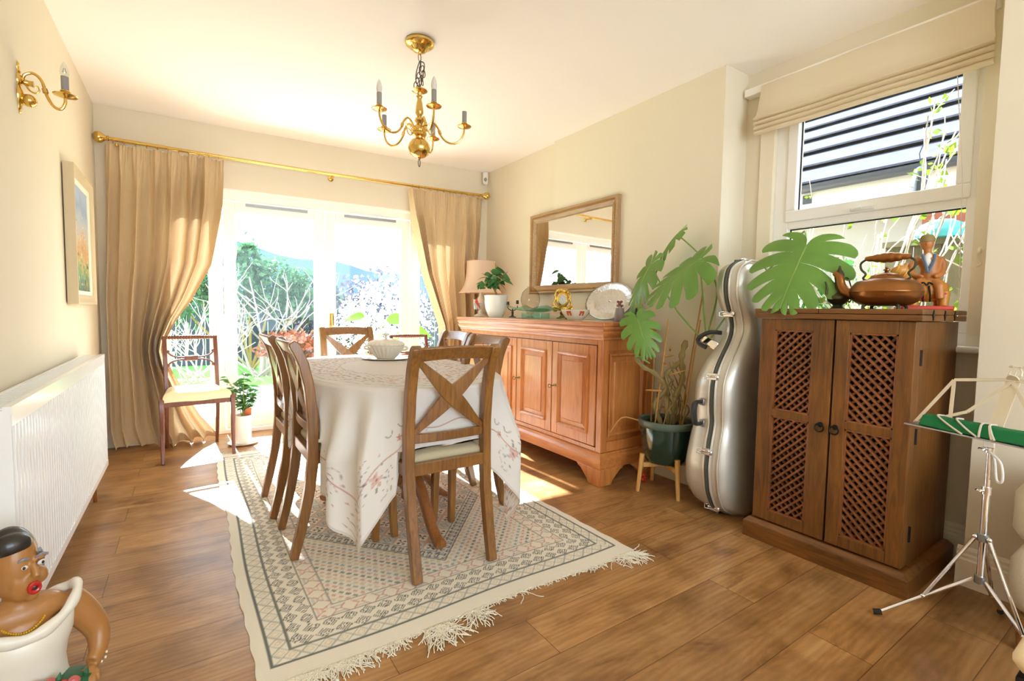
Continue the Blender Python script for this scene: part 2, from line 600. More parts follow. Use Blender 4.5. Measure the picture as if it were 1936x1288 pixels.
def floor_material():
    m = bpy.data.materials.new('oak_boards')
    m.use_nodes = True
    nt = m.node_tree
    L = nt.links.new
    b = nt.nodes['Principled BSDF']
    tc = nt.nodes.new('ShaderNodeTexCoord')
    mp = nt.nodes.new('ShaderNodeMapping')
    mp.inputs['Location'].default_value = (0.28, -0.165, 0)
    L(tc.outputs['Object'], mp.inputs['Vector'])
    def brick(c1, c2, mortar, ms):
        t = nt.nodes.new('ShaderNodeTexBrick')
        t.offset = 0.37
        t.offset_frequency = 2
        t.inputs['Color1'].default_value = (*c1, 1)
        t.inputs['Color2'].default_value = (*c2, 1)
        t.inputs['Mortar'].default_value = (*mortar, 1)
        t.inputs['Scale'].default_value = 1.0
        t.inputs['Mortar Size'].default_value = ms
        t.inputs['Mortar Smooth'].default_value = 0.25
        t.inputs['Bias'].default_value = 0.0
        t.inputs['Brick Width'].default_value = 1.21
        t.inputs['Row Height'].default_value = 0.184
        L(mp.outputs[0], t.inputs['Vector'])
        return t
    rnd = brick((0, 0, 0), (1, 1, 1), (0.5, 0.5, 0.5), 0.0)
    sep = nt.nodes.new('ShaderNodeVectorMath')
    sep.operation = 'MULTIPLY_ADD'
    sep.inputs[1].default_value = (7.3, 3.1, 5.0)
    L(rnd.outputs['Color'], sep.inputs[0])
    sc = nt.nodes.new('ShaderNodeVectorMath')
    sc.operation = 'MULTIPLY'
    sc.inputs[1].default_value = (1.0, 4.2, 1.0)
    L(tc.outputs['Object'], sc.inputs[0])
    L(sc.outputs[0], sep.inputs[2])
    n1 = nt.nodes.new('ShaderNodeTexNoise')
    n1.inputs['Scale'].default_value = 2.6
    n1.inputs['Detail'].default_value = 8
    n1.inputs['Roughness'].default_value = 0.66
    n1.inputs['Distortion'].default_value = 0.9
    L(sep.outputs[0], n1.inputs['Vector'])
    wv = nt.nodes.new('ShaderNodeTexWave')
    wv.wave_type = 'BANDS'
    wv.bands_direction = 'Y'
    wv.inputs['Scale'].default_value = 3.4
    wv.inputs['Distortion'].default_value = 9
    wv.inputs['Detail'].default_value = 3
    wv.inputs['Detail Scale'].default_value = 0.7
    L(sep.outputs[0], wv.inputs['Vector'])
    n3 = nt.nodes.new('ShaderNodeTexNoise')
    n3.inputs['Scale'].default_value = 5.0
    n3.inputs['Detail'].default_value = 3
    L(tc.outputs['Object'], n3.inputs['Vector'])
    ramp = nt.nodes.new('ShaderNodeValToRGB')
    e = ramp.color_ramp.elements
    e[0].position, e[0].color = 0.26, col4('#74502c')
    e[1].position, e[1].color = 0.74, col4('#c49a66')
    k = ramp.color_ramp.elements.new(0.47)
    k.color = col4('#aa7c4a')
    L(n1.outputs['Fac'], ramp.inputs[0])
    m1 = nt.nodes.new('ShaderNodeMixRGB')
    m1.blend_type = 'MULTIPLY'
    m1.inputs[0].default_value = 0.16
    L(ramp.outputs[0], m1.inputs[1])
    L(wv.outputs['Color'], m1.inputs[2])
    # darker smoky patches of the boards
    r3 = nt.nodes.new('ShaderNodeValToRGB')
    r3.color_ramp.elements[0].position, r3.color_ramp.elements[0].color = 0.30, (0.55, 0.5, 0.45, 1)
    r3.color_ramp.elements[1].position, r3.color_ramp.elements[1].color = 0.52, (1, 1, 1, 1)
    L(n3.outputs['Fac'], r3.inputs[0])
    m2 = nt.nodes.new('ShaderNodeMixRGB')
    m2.blend_type = 'MULTIPLY'
    m2.inputs[0].default_value = 0.75
    L(m1.outputs[0], m2.inputs[1])
    L(r3.outputs[0], m2.inputs[2])
    tone = brick((0.84, 0.82, 0.80), (1.12, 1.10, 1.06), (0.42, 0.36, 0.30), 0.0016)
    m3 = nt.nodes.new('ShaderNodeMixRGB')
    m3.blend_type = 'MULTIPLY'
    m3.inputs[0].default_value = 1
    L(m2.outputs[0], m3.inputs[1])
    L(tone.outputs['Color'], m3.inputs[2])
    L(m3.outputs[0], b.inputs['Base Color'])
    b.inputs['Roughness'].default_value = 0.34
    b.inputs['Specular IOR Level'].default_value = 0.5
    bp = nt.nodes.new('ShaderNodeBump')
    bp.inputs['Strength'].default_value = 0.12
    bp.inputs['Distance'].default_value = 0.002
    L(n1.outputs['Fac'], bp.inputs['Height'])
    L(bp.outputs['Normal'], b.inputs['Normal'])
    MATS['oak_boards'] = m

floor_material()

def weave(name, color, trans, scale=260, rough=0.85, strength=0.5):
    m = mat(name, color, rough, trans=trans, sheen=0.1)
    nt = m.node_tree
    b = nt.nodes['Principled BSDF']
    tc = nt.nodes.new('ShaderNodeTexCoord')
    hs = []
    for d in ('X', 'Z'):
        w = nt.nodes.new('ShaderNodeTexWave')
        w.bands_direction = d
        w.inputs['Scale'].default_value = scale / 6.28
        w.inputs['Distortion'].default_value = 0.4
        nt.links.new(tc.outputs['Object'], w.inputs['Vector'])
        hs.append(w)
    mx = nt.nodes.new('ShaderNodeMath')
    mx.operation = 'MULTIPLY'
    nt.links.new(hs[0].outputs['Fac'], mx.inputs[0])
    nt.links.new(hs[1].outputs['Fac'], mx.inputs[1])
    bp = nt.nodes.new('ShaderNodeBump')
    bp.inputs['Strength'].default_value = strength
    bp.inputs['Distance'].default_value = 0.002
    nt.links.new(mx.outputs[0], bp.inputs['Height'])
    nt.links.new(bp.outputs['Normal'], b.inputs['Normal'])
    cm = nt.nodes.new('ShaderNodeMixRGB')
    c = col4(color)
    cm.inputs[1].default_value = tuple(v * 0.86 for v in c[:3]) + (1,)
    cm.inputs[2].default_value = tuple(min(1, v * 1.06) for v in c[:3]) + (1,)
    nt.links.new(mx.outputs[0], cm.inputs[0])
    nt.links.new(cm.outputs[0], b.inputs['Base Color'])
    return m

weave('curtain_weave', '#dac096', 0.07)
painted('rug_weave', 0.95, bump=0.4, bump_scale=420)
painted('table_linen', 0.8, bump=0.1, bump_scale=500, trans=0.42)
painted('oil_paint', 0.5, bump=0.3, bump_scale=90)

# ------------------------------------------------------------------ room shell
CEIL = 2.458
XL, XW, XB, XA, XN = -0.53, 2.77, 2.54, 2.57, 2.521     # left wall, window wall, breast, alcove, near wall
YR = -2.7

def BW(x, off, z):
    """a point on (or off) the far wall, which runs slightly askew"""
    return (x, 4.4856 - 0.065 * x - off, z)

ANG = math.atan(-0.065)

struct(G().bb((-0.8, YR - 0.2, -0.08), (3.05, 4.9, 0)).build('floor', 'oak_boards', smooth=0))
struct(G().bb((-0.8, YR - 0.2, CEIL), (3.05, 4.9, CEIL + 0.12)).build('ceiling', 'ceiling_paint', smooth=0))
struct(G().bb((XL - 0.2, YR - 0.2, 0), (XL, 4.9, CEIL)).build('wall_left', 'wall_paint', smooth=0))
# right side: near wall, window bay, chimney breast, far alcove
g = G()
g.bb((XN, YR, 0), (3.02, 0.525, CEIL))
g.bb((XB, 1.655, 0), (3.02, 3.19, CEIL))
g.bb((XA, 3.19, 0), (3.02, 4.9, CEIL))
WY0, WY1, WZ0, WZ1 = 0.615, 1.485, 0.93, 2.29
g.bb((XW, 0.525, 0), (3.02, 1.655, WZ0))
g.bb((XW, 0.525, WZ1), (3.02, 1.655, CEIL))
g.bb((XW, 0.525, WZ0), (3.02, WY0, WZ1))
g.bb((XW, WY1, WZ0), (3.02, 1.655, WZ1))
struct(g.build('wall_right', 'wall_paint', smooth=0))
# far wall with the garden-door opening (askew)
DX0, DX1, DZ = -0.22, 2.22, 1.985
def skew_box(g, x0, x1, o0, o1, z0, z1):
    P = [BW(x, o, z) for x in (x0, x1) for o in (o0, o1) for z in (z0, z1)]
    return g.add(P, [(0, 1, 3, 2), (4, 6, 7, 5), (0, 4, 5, 1), (2, 3, 7, 6), (0, 2, 6, 4), (1, 5, 7, 3)])
g = G()
skew_box(g, XL - 0.2, DX0, 0, -0.28, 0, CEIL)
skew_box(g, DX1, XA + 0.4, 0, -0.28, 0, CEIL)
skew_box(g, DX0, DX1, 0, -0.28, DZ, CEIL)
struct(g.build('wall_back', 'wall_paint', smooth=0))
# rear end of the room, behind the camera, with an opening made up for the fill light
g = G()
RX0, RX1, RZ0, RZ1 = -0.35, 2.25, 0.5, 2.3
g.bb((XL, YR - 0.15, 0), (RX0, YR, CEIL))
g.bb((RX1, YR - 0.15, 0), (XN, YR, CEIL))
g.bb((RX0, YR - 0.15, 0), (RX1, YR, RZ0))
g.bb((RX0, YR - 0.15, RZ1), (RX1, YR, CEIL))
struct(g.build('wall_rear', 'wall_paint', smooth=0))
# lining of the door reveal
g = G()
skew_box(g, DX0, DX0 + 0.012, 0.0, -0.09, 0, DZ)
skew_box(g, DX1 - 0.012, DX1, 0.0, -0.09, 0, DZ)
skew_box(g, DX0, DX1, 0.0, -0.09, DZ - 0.012, DZ)
struct(g.build('trim_1', 'white_paint', smooth=0))

# skirting
SK = [(0, 0), (0.018, 0), (0.018, 0.105), (0.013, 0.112), (0.013, 0.122), (0.009, 0.13), (0.009, 0.142), (0.004, 0.152), (0, 0.155)]
def skirting(g, p, q, nrm):
    """profile runs from p to q; nrm points into the room"""
    p, q, nrm = np.array(p), np.array(q), np.array(nrm)
    rings = []
    for e in (p, q):
        rings.append([(e[0] + nrm[0] * a, e[1] + nrm[1] * a, b) for a, b in SK])
    return g.loft(rings)
struct(skirting(G(), (XL, YR), (XL, 4.5), (1, 0)).build('baseboard_left', 'white_paint', smooth=20))
g = G()
skirting(g, (XN, YR), (XN, 0.525 + 0.018), (-1, 0))
skirting(g, (XW, 0.543), (XW, 1.637), (-1, 0))
skirting(g, (XB, 1.655), (XW, 1.655), (0, -1))
skirting(g, (XB, 1.655 - 0.018), (XB, 3.19), (-1, 0))
skirting(g, (XA, 3.19), (XA, 4.3), (-1, 0))
skirting(g, (XN, 0.525), (XW, 0.525), (0, 1))
struct(g.build('baseboard_right', 'cream_paint', smooth=20))

# ------------------------------------------------------------------ garden doors (far wall)
def door_frame_piece(g, x0, x1, z0, z1, o0=-0.09, o1=-0.155):
    skew_box(g, x0, x1, o0, o1, z0, z1)
g = G()
door_frame_piece(g, DX0, DX1, 1.915, DZ)
door_frame_piece(g, DX0, DX1, 0.0, 0.035)
for x0, x1 in ((DX0, DX0 + 0.05), (0.185, 0.235), (1.795, 1.845), (DX1 - 0.05, DX1)):
    door_frame_piece(g, x0, x1, 0.035, 1.915)
struct(g.build('trim_2', 'upvc', smooth=0, bevel=0.004))

def door_leaf(name, x0, x1, handle_x):
    g = G()
    o0, o1 = -0.082, -0.14
    s = 0.085
    skew_box(g, x0, x0 + s, o0, o1, 0.04, 1.905)
    skew_box(g, x1 - s, x1, o0, o1, 0.04, 1.905)
    skew_box(g, x0 + s, x1 - s, o0, o1, 1.815, 1.905)
    skew_box(g, x0 + s, x1 - s, o0, o1, 0.04, 0.17)
    d = struct(g.build(name, 'upvc', smooth=0, bevel=0.006))
    g = G()
    skew_box(g, x0 + s - 0.01, x1 - s + 0.01, -0.105, -0.118, 0.16, 1.825)
    g.build('pane', 'pane_glass', d, smooth=0)
    g = G()                                    # slim vent strip along the head of the leaf
    skew_box(g, x0 + 0.16, x1 - 0.14, -0.072, -0.082, 1.875, 1.895)
    g.build('trickle_vent', 'grey_metal', d, smooth=0)
    if handle_x:
        g = G()
        skew_box(g, handle_x - 0.014, handle_x + 0.014, -0.074, -0.083, 0.86, 1.06)
        g.tube([BW(handle_x, -0.06, 1.0), BW(handle_x, -0.02, 1.0), BW(handle_x, -0.015, 0.985), BW(handle_x, -0.015, 0.9)], 0.008, 8)
        g.build('handle', 'brass', d)
    return d

door_leaf('door_1', 0.242, 1.012, None)
door_leaf('door_2', 1.020, 1.788, 1.062)
for nm, x0, x1 in (('window_2', DX0 + 0.05, 0.185), ('window_3', 1.845, DX1 - 0.05)):
    g = G()
    s = 0.05
    o0, o1 = -0.092, -0.14
    skew_box(g, x0, x0 + s, o0, o1, 0.04, 1.91)
    skew_box(g, x1 - s, x1, o0, o1, 0.04, 1.91)
    skew_box(g, x0 + s, x1 - s, o0, o1, 1.83, 1.91)
    skew_box(g, x0 + s, x1 - s, o0, o1, 0.04, 0.15)
    w = struct(g.build(nm, 'upvc', smooth=0, bevel=0.005))
    g = G()
    skew_box(g, x0 + s - 0.01, x1 - s + 0.01, -0.11, -0.122, 0.14, 1.84)
    g.build('pane', 'pane_glass', w, smooth=0)

# ------------------------------------------------------------------ side window
g = G()
XF0, XF1 = 2.795, 2.86
g.bb((XF0, WY0, 2.23), (XF1, WY1, WZ1))
g.bb((XF0, WY0, WZ0), (XF1, WY1, 0.985))
g.bb((XF0, WY0, 0.985), (XF1, 0.657, 2.23))
g.bb((XF0, 1.404, 0.985), (XF1, WY1, 2.23))
g.bb((XF0, 0.657, 1.535), (XF1, 1.404, 1.595))
w1 = struct(g.build('window_1', 'upvc', smooth=0, bevel=0.004))
g = G()                                        # opening top light
XS0, XS1 = 2.782, 2.85
g.bb((XS0, 0.645, 1.57), (XS1, 1.415, 1.632))
g.bb((XS0, 0.645, 2.19), (XS1, 1.415, 2.25))
g.bb((XS0, 0.645, 1.632), (XS1, 0.695, 2.19))
g.bb((XS0, 1.363, 1.632), (XS1, 1.415, 2.19))
g.build('top_sash', 'upvc', w1, smooth=0, bevel=0.005)
g = G()
g.bb((2.822, 0.69, 1.628), (2.832, 1.37, 2.195))
g.build('upper_pane', 'pane_glass', w1, smooth=0)
g = G()
g.bb((2.832, 0.65, 0.98), (2.842, 1.41, 1.54))
g.build('lower_pane', 'pane_glass', w1, smooth=0)
g = G()                                        # dark sealing bead round the panes
for y0, y1, z0, z1, x in ((0.695, 1.363, 1.632, 2.19, 2.818), (0.657, 1.404, 0.985, 1.535, 2.828)):
    t = 0.006
    g.bb((x, y0, z0), (x + 0.004, y1, z0 + t))
    g.bb((x, y0, z1 - t), (x + 0.004, y1, z1))
    g.bb((x, y0, z0), (x + 0.004, y0 + t, z1))
    g.bb((x, y1 - t, z0), (x + 0.004, y1, z1))
g.build('glazing_seal', 'black_rubber', w1, smooth=0)
g = G()
g.bb((2.770, 0.99, 1.577), (2.783, 1.09, 1.595))
g.box((2.762, 1.06, 1.588), (0.016, 0.05, 0.012))
g.build('window_latch', 'white_plastic', w1, bevel=0.003)
# reveal lining and flat architrave boards
g = G()
g.bb((XW, WY0, WZ0 + 0.003), (XF0, WY0 + 0.003, WZ1 - 0.0035))
g.bb((XW, WY1 - 0.003, WZ0 + 0.003), (XF0, WY1, WZ1 - 0.0035))
g.bb((XW, WY0, WZ1 - 0.003), (XF0, WY1, WZ1))
g.bb((XW - 0.0125, 0.556, WZ0), (XW - 0.0005, WY0 + 0.004, 2.36))
g.bb((XW - 0.0125, WY1 - 0.004, WZ0), (XW - 0.0005, 1.56, 2.36))
g.bb((XW - 0.0125, WY0 + 0.0045, WZ1 - 0.01), (XW - 0.0005, WY1 - 0.0045, 2.36))
struct(g.build('trim_3', 'cream_paint', smooth=0, bevel=0.003))
g = G()
g.bb((2.70, 0.527, 0.905), (XF0, 1.58, 0.932))
struct(g.build('trim_4', 'white_paint', smooth=0, bevel=0.011, seg=3))

# ------------------------------------------------------------------ garden
def leaf_cloud(g, pts, size, r, aspect=0.6, droop=0.0):
    n = len(pts)
    sz = size * r.uniform(0.6, 1.3, n)
    d = r.normal(size=(n, 3))
    d[:, 2] -= droop
    d /= np.linalg.norm(d, axis=1)[:, None]
    e = np.cross(d, r.normal(size=(n, 3)))
    e /= np.linalg.norm(e, axis=1)[:, None]
    a = pts + d * sz[:, None] * 0.5
    b = pts - d * sz[:, None] * 0.5
    w = e * (sz * aspect * 0.5)[:, None]
    V = np.stack([b, pts + w, a, pts - w], 1).reshape(-1, 3)
    return g.add(V, np.arange(4 * n).reshape(n, 4).tolist())

def blob_points(n, c, r, rr, shell=0.55):
    d = rr.normal(size=(n, 3))
    d /= np.linalg.norm(d, axis=1)[:, None]
    k = (shell + (1 - shell) * rr.uniform(0, 1, n)) * (1 + 0.18 * np.sin(d[:, 0] * 7 + c[0]) * np.cos(d[:, 2] * 6) + 0.1 * rr.normal(size=n))
    return np.array(c) + d * np.array(r) * k[:, None]

def branches(g, base, height, spread, rr, n=9, r0=0.012, depth=2, up=0.8, tips=None, lean=(0, 0)):
    """bare twigs growing from a base point"""
    def grow(p, d, L, r, k):
        pts = [p]
        dd = d.copy()
        steps = 6
        for i in range(steps):
            dd = dd + rr.normal(size=3) * 0.16 + np.array([0, 0, 0.06 * up])
            dd /= np.linalg.norm(dd)
            pts.append(pts[-1] + dd * L / steps)
        pts = np.array(pts)
        g.tube(pts, np.linspace(r, r * 0.45, len(pts)), 5)
        if tips is not None:
            tips.extend(pts[3:].tolist())
        if k > 0:
            for j in range(3):
                i = rr.integers(2, steps)
                nd = dd * 0.5 + rr.normal(size=3) * 0.75 * np.array(spread) + np.array([0, 0, 0.3 * up])
                grow(pts[i], nd / np.linalg.norm(nd), L * rr.uniform(0.45, 0.7), r * 0.6, k - 1)
    for i in range(n):
        d = rr.normal(size=3) * np.array(spread) + np.array([lean[0], lean[1], up])
        grow(np.array(base, float) + rr.normal(size=3) * np.array([0.06, 0.06, 0]), d / np.linalg.norm(d), height * rr.uniform(0.55, 0.85), r0, depth)

r3 = np.random.default_rng(31)
struct(G().bb((-8, 4.9, -0.2), (14, 7.6, -0.06)).build('ground_patio', 'paving', smooth=0))
struct(G().bb((3.05, -6, -0.2), (14, 4.9, -0.061)).build('ground_side_passage', 'paving', smooth=0))
struct(G().bb((-14, 7.6, -0.2), (26, 40, -0.05)).build('ground_lawn', 'grass_green', smooth=0))
# distant blue ridge
g = G()
xs = np.linspace(-30, 70, 50)
rings = [[(x, 62, -1), (x, 58, 3.2 + 0.5 * math.sin(x * 0.3)), (x, 62, 7.0 + 1.0 * math.sin(x * 0.21 + 0.6) + 0.5 * math.sin(x * 0.5)), (x, 70, -1)] for x in xs]
struct(g.loft(rings).build('hill', 'hill_blue'))

# dark board fence at the end of the garden
g = G()
for i in range(92):
    x = -5 + i * 0.15
    g.bb((x, 10.6 + 0.012 * (i % 2), -0.05), (x + 0.142, 10.625 + 0.012 * (i % 2), 1.32 + 0.01 * ((i * 7) % 3)))
fe = g.build('garden_fence', 'dark_fence', smooth=0)
tag(fe, 'dark blue-grey close-boarded fence at the end of the garden', 'fence')
for i in range(6):
    G().bb((-5 + i * 2.7, 10.64, -0.05), (-4.9 + i * 2.7, 10.74, 1.42)).build('fence_post', 'dark_fence', fe, smooth=0)

def bush(name, label, cat, blobs, leafmat, size, n, base, trunk_r=0.03, part='foliage', stemmat='stem_brown'):
    t = thing(name, label, cat, base)
    g = G()
    for c, r_, k in blobs:
        leaf_cloud(g, blob_points(int(n * k), np.array(c) - base, r_, r3), size, r3)
    g.build(part, leafmat, t, smooth=0, fix=False)
    g = G()
    for c, r_, k in blobs:
        c = np.array(c) - base
        g.tube(smoothpath([(0.04 * r3.normal(), 0.04 * r3.normal(), 0), c * np.array((0.5, 0.5, 0.45)), c], 9), np.linspace(trunk_r, trunk_r * 0.4, 9), 6)
    g.build('stem', stemmat, t)
    return t

bush('evergreen_hedge', 'tall bushy evergreen rising above the garden fence, seen through the left glass door', 'hedge',
     [((0.6, 9.4, 1.45), (0.7, 0.5, 0.62), 1), ((1.25, 9.5, 1.4), (0.6, 0.5, 0.5), 0.9), ((1.8, 9.6, 1.32), (0.6, 0.5, 0.46), 0.8), ((-0.3, 9.4, 1.3), (0.7, 0.5, 0.6), 0.7), ((0.85, 9.4, 1.95), (0.2, 0.2, 0.22), 0.2)],
     'hedge_green', 0.11, 1500, np.array((0.9, 9.5, -0.05)))
bush('flowering_bush', 'broad bush covered in white blossom behind the right glass door', 'bush',
     [((2.75, 8.2, 0.95), (0.75, 0.5, 0.72), 1), ((3.3, 8.4, 0.8), (0.6, 0.5, 0.8), 0.7), ((2.35, 8.3, 0.6), (0.4, 0.4, 0.6), 0.5)],
     'blossom', 0.07, 1500, np.array((2.8, 8.3, -0.05)), part='blossom')
bush('dense_shrub', 'dark dense shrub against the fence behind the white blossom', 'shrub',
     [((3.2, 9.9, 0.9), (1.3, 0.4, 0.95), 1), ((2.2, 9.8, 0.8), (0.8, 0.4, 0.85), 0.7)], 'hedge_dark', 0.12, 1300, np.array((2.9, 9.9, -0.05)))
bush('acer', 'small acer with salmon red leaves on the lawn, seen above the left-hand dining chairs', 'shrub',
     [((1.25, 7.9, 0.55), (0.42, 0.35, 0.16), 1), ((1.5, 7.9, 0.35), (0.35, 0.3, 0.2), 0.7), ((1.05, 7.9, 0.4), (0.3, 0.3, 0.12), 0.5)], 'acer_red', 0.09, 420, np.array((1.3, 7.9, -0.05)), 0.02)
t = thing('bare_tree', 'leafless many-branched small tree on the lawn behind the left glass door', 'tree', (0.95, 8.6, -0.05))
g = G()
branches(g, (0, 0, 0), 1.9, (0.75, 0.4, 0.25), r3, n=8, r0=0.022, depth=2, up=0.75)
g.build('branches', 'twig_grey', t)
G().tube([(0, 0, 0), (0.02, 0, 0.3), (0.0, 0.02, 0.6)], [0.05, 0.04, 0.03], 8).build('trunk', 'twig_grey', t)
t = thing('bare_shrub', 'leafless tangled shrub at the fence, left edge of the left glass door', 'shrub', (0.05, 8.9, -0.05))
g = G()
branches(g, (0, 0, 0), 1.5, (0.6, 0.4, 0.25), r3, n=10, r0=0.014, depth=2, up=0.8)
g.build('branches', 'twig_pale', t)
# potted broad-leaved plant just outside the right door
t = thing('patio_plant', 'bright green broad-leaved plant in a pot outside the right glass door', 'plant', (1.72, 5.25, -0.06))
pot = G().lathe([(0.10, 0), (0.14, 0.24), (0.155, 0.24), (0.155, 0.3), (0.135, 0.3), (0.13, 0.26), (0, 0.26)]).build('pot', 'tile_pot', t)
def blade(g, p, d, L, w, droop=0.5, n=8, cup=0.15, m=5, roll=0.0):
    """a simple pointed leaf from p along d"""
    d = np.array(d, float)
    d /= np.linalg.norm(d)
    side = np.cross(d, (0, 0, 1.0))
    if np.linalg.norm(side) < 0.05:
        side = np.array((1.0, 0, 0))
    side /= np.linalg.norm(side)
    up = np.cross(side, d)
    side, up = side * math.cos(roll) + up * math.sin(roll), up * math.cos(roll) - side * math.sin(roll)
    P = np.zeros((n, m, 3))
    for i, u in enumerate(np.linspace(0, 1, n)):
        ww = w * math.sin(math.pi * min(1, u * 0.97 + 0.03) ** 0.75) * 0.5 + 0.001
        c = np.array(p) + d * L * u - np.array((0, 0, 1.0)) * droop * L * u * u
        for j, s in enumerate(np.linspace(-1, 1, m)):
            P[i, j] = c + side * ww * s + up * abs(s) * ww * cup
    return g.grid(P)
leaf_spots = [((0.1, -0.05, 1.0), 0.24, 20), ((-0.12, 0.05, 1.02), 0.2, 200), ((0.3, 0, 0.86), 0.3, -10), ((0.22, 0.05, 0.8), 0.24, 60), ((-0.05, -0.1, 0.72), 0.22, 250), ((0.02, -0.05, 0.58), 0.22, 300), ((0.16, 0, 0.68), 0.2, 120)]
for q, L, a in leaf_spots:
    G().tube(smoothpath([(0, 0, 0.26), (q[0] * 0.3, q[1] * 0.3, q[2] * 0.7), q], 8), 0.006, 5).build('stalk', 'stem_green', t)
    blade(G(), q, (math.cos(math.radians(a)), math.sin(math.radians(a)) * 0.5, 0.1), L * 1.2, L * 0.7, 0.3, roll=(0.9 if a < 100 else -0.8)).build('leaf', 'leaf_bright', t)

# ------------------------------------------------------------------ outside the side window
gx, gz = 4.4, 2.125
g = G()
g.bb((gx + 0.25, -4, -0.06), (8.5, 5.9, 2.2))
ho = thing('garage', 'low white outbuilding with a slate roof outside the side window', 'building', (6, 0, -0.06))
def rel(g):
    return g.move(t=(-6, 0, 0.06))
rel(g).build('wall', 'render_white', ho, smooth=0)
g = G()
a, b = 0.33, 0.232
for k in range(9):
    x0, z0 = gx - 0.03 + a * k, gz + b * k + 0.035
    x1, z1 = gx - 0.03 + a * (k + 1.25), gz + b * (k + 1.25) + 0.012
    g.loft([[(x0, y, z0 + 0.03), (x1, y, z1 - 0.012), (x1, y, z1 - 0.024), (x0, y, z0 + 0.014)] for y in (-4.2, 6.0)])
rel(g).build('roof', 'slate', ho, smooth=0)
g = G()
g.add([(gx - 0.06 + a * k, y, gz + b * k + dz_) for k in (0, 9.3) for y in (6.001, 6.035) for dz_ in (-0.1, 0.12)], [(0, 1, 3, 2), (4, 6, 7, 5), (0, 4, 5, 1), (2, 3, 7, 6), (0, 2, 6, 4), (1, 5, 7, 3)])
rel(g).build('sun_block_board', 'white_paint', ho, smooth=0)  # unseen end board added to keep sun out of the roof gaps
g = G()
g.loft([[(gx + 0.02, y, gz + 0.02), (gx + 0.02 + a * 9.3, y, gz + 0.02 + b * 9.3), (gx + 0.02 + a * 9.3, y, gz - 0.4), (gx + 0.25, y, gz - 0.1)] for y in (-4.15, 5.95)])
rel(g).build('roof_deck', 'render_white', ho, smooth=0)
g = G()
g.bb((gx, -4.2, gz - 0.15), (gx + 0.025, 5.97, gz + 0.0))
g.bb((gx, -4.2, gz - 0.17), (gx + 0.28, 5.97, gz - 0.15))
rel(g).build('fascia', 'white_paint', ho, smooth=0)
sec = [(0.055 * math.cos(t_), 0.055 * math.sin(t_)) for t_ in np.linspace(math.pi, 2 * math.pi, 9)] + [(0.045, 0), (-0.045, 0)]
g = G().loft([[(gx - 0.055 + p, y, gz + 0.015 + q) for p, q in sec] for y in (-4.2, 6.02)])
rel(g).build('gutter', 'gutter_black', ho)
G().bb((gx - 0.01 - 6, 2.02, gz - 0.12 + 0.06), (gx + 0.03 - 6, 2.09, gz + 0.01)).build('gutter_bracket', 'gutter_black', ho, smooth=0)

g = G()
for i in range(13):
    y = -0.55 + i * 0.14
    g.bb((3.78 + 0.012 * (i % 2), y, -0.06), (3.8 + 0.012 * (i % 2), y + 0.132, 1.5))
fe = g.build('side_fence', 'fence_wood', smooth=0)
tag(fe, 'weathered wooden board fence outside the side window', 'fence')
G().bb((3.76, -0.56, 1.5), (3.85, 1.28, 1.535)).build('capping_rail', 'fence_wood', fe, smooth=0)
for y in (-0.5, 1.2):
    G().bb((3.82, y, -0.06), (3.9, y + 0.08, 1.5)).build('fence_post', 'fence_wood', fe, smooth=0)
tag(G().bb((4.1, -3.0, -0.06), (4.22, 1.18, 1.80)).build('garden_wall', 'brick_red', smooth=0), 'red brick garden wall behind the weathered fence outside the side window', 'wall')
tag(G().lathe([(0.13, 0), (0.125, 0.04), (0.1, 0.085), (0.05, 0.11), (0, 0.116)], n=20).build('bird_bath_bowl', 'turquoise', loc=(3.81, 1.0, 1.535)), 'turquoise dome lying upside down on the fence capping outside the side window', 'bowl')
bush('side_hedge', 'dark green clipped hedge outside the side window, seen between kettle and leaf', 'hedge',
     [((3.75, 1.95, 0.75), (0.22, 0.42, 0.72), 1), ((3.72, 1.5, 0.7), (0.2, 0.35, 0.7), 0.9)], 'leaf_dark', 0.06, 1300, np.array((3.75, 1.75, -0.06)))
t = thing('budding_shrub', 'tall twiggy shrub with young yellow-green leaves right outside the side window', 'shrub', (3.5, 0.98, -0.06))
g = G()
tips = []
branches(g, (0, 0, 0), 2.15, (0.13, 0.42, 0.2), r3, n=10, r0=0.012, depth=2, up=1.1, tips=tips)
g.v = [np.where((np.arange(3) == 0) & (v_ < -0.36), -0.72 - v_, v_) for v_ in g.v]
g.build('branches', 'twig_pale', t)
tp = np.array(tips)
tp[:, 0] = np.where(tp[:, 0] < -0.33, -0.66 - tp[:, 0], tp[:, 0])
tp = tp[r3.permutation(len(tp))[:170]]
g = G()
for p in tp:
    leaf_cloud(g, p + r3.normal(size=(4, 3)) * 0.02, 0.045, r3)
g.build('leaves', 'young_leaf', t, smooth=0, fix=False)
t = thing('bird_feeder', 'dark bird feeder hanging among the twigs outside the side window', 'bird feeder', (3.6, 1.06, 1.78))
G().lathe([(0.02, 0), (0.035, 0.01), (0.038, 0.06), (0.036, 0.13), (0.028, 0.145), (0.012, 0.16), (0, 0.165)], n=14).build('body', 'gutter_black', t)
G().lathe([(0.02, -0.03), (0.03, -0.025), (0.03, 0.0)], n=14).build('tray', 'gutter_black', t)
G().tube([(0, 0, 0.16), (0, 0.01, 0.24), (0, -0.01, 0.3)], 0.003, 5).build('hook', 'gutter_black', t)

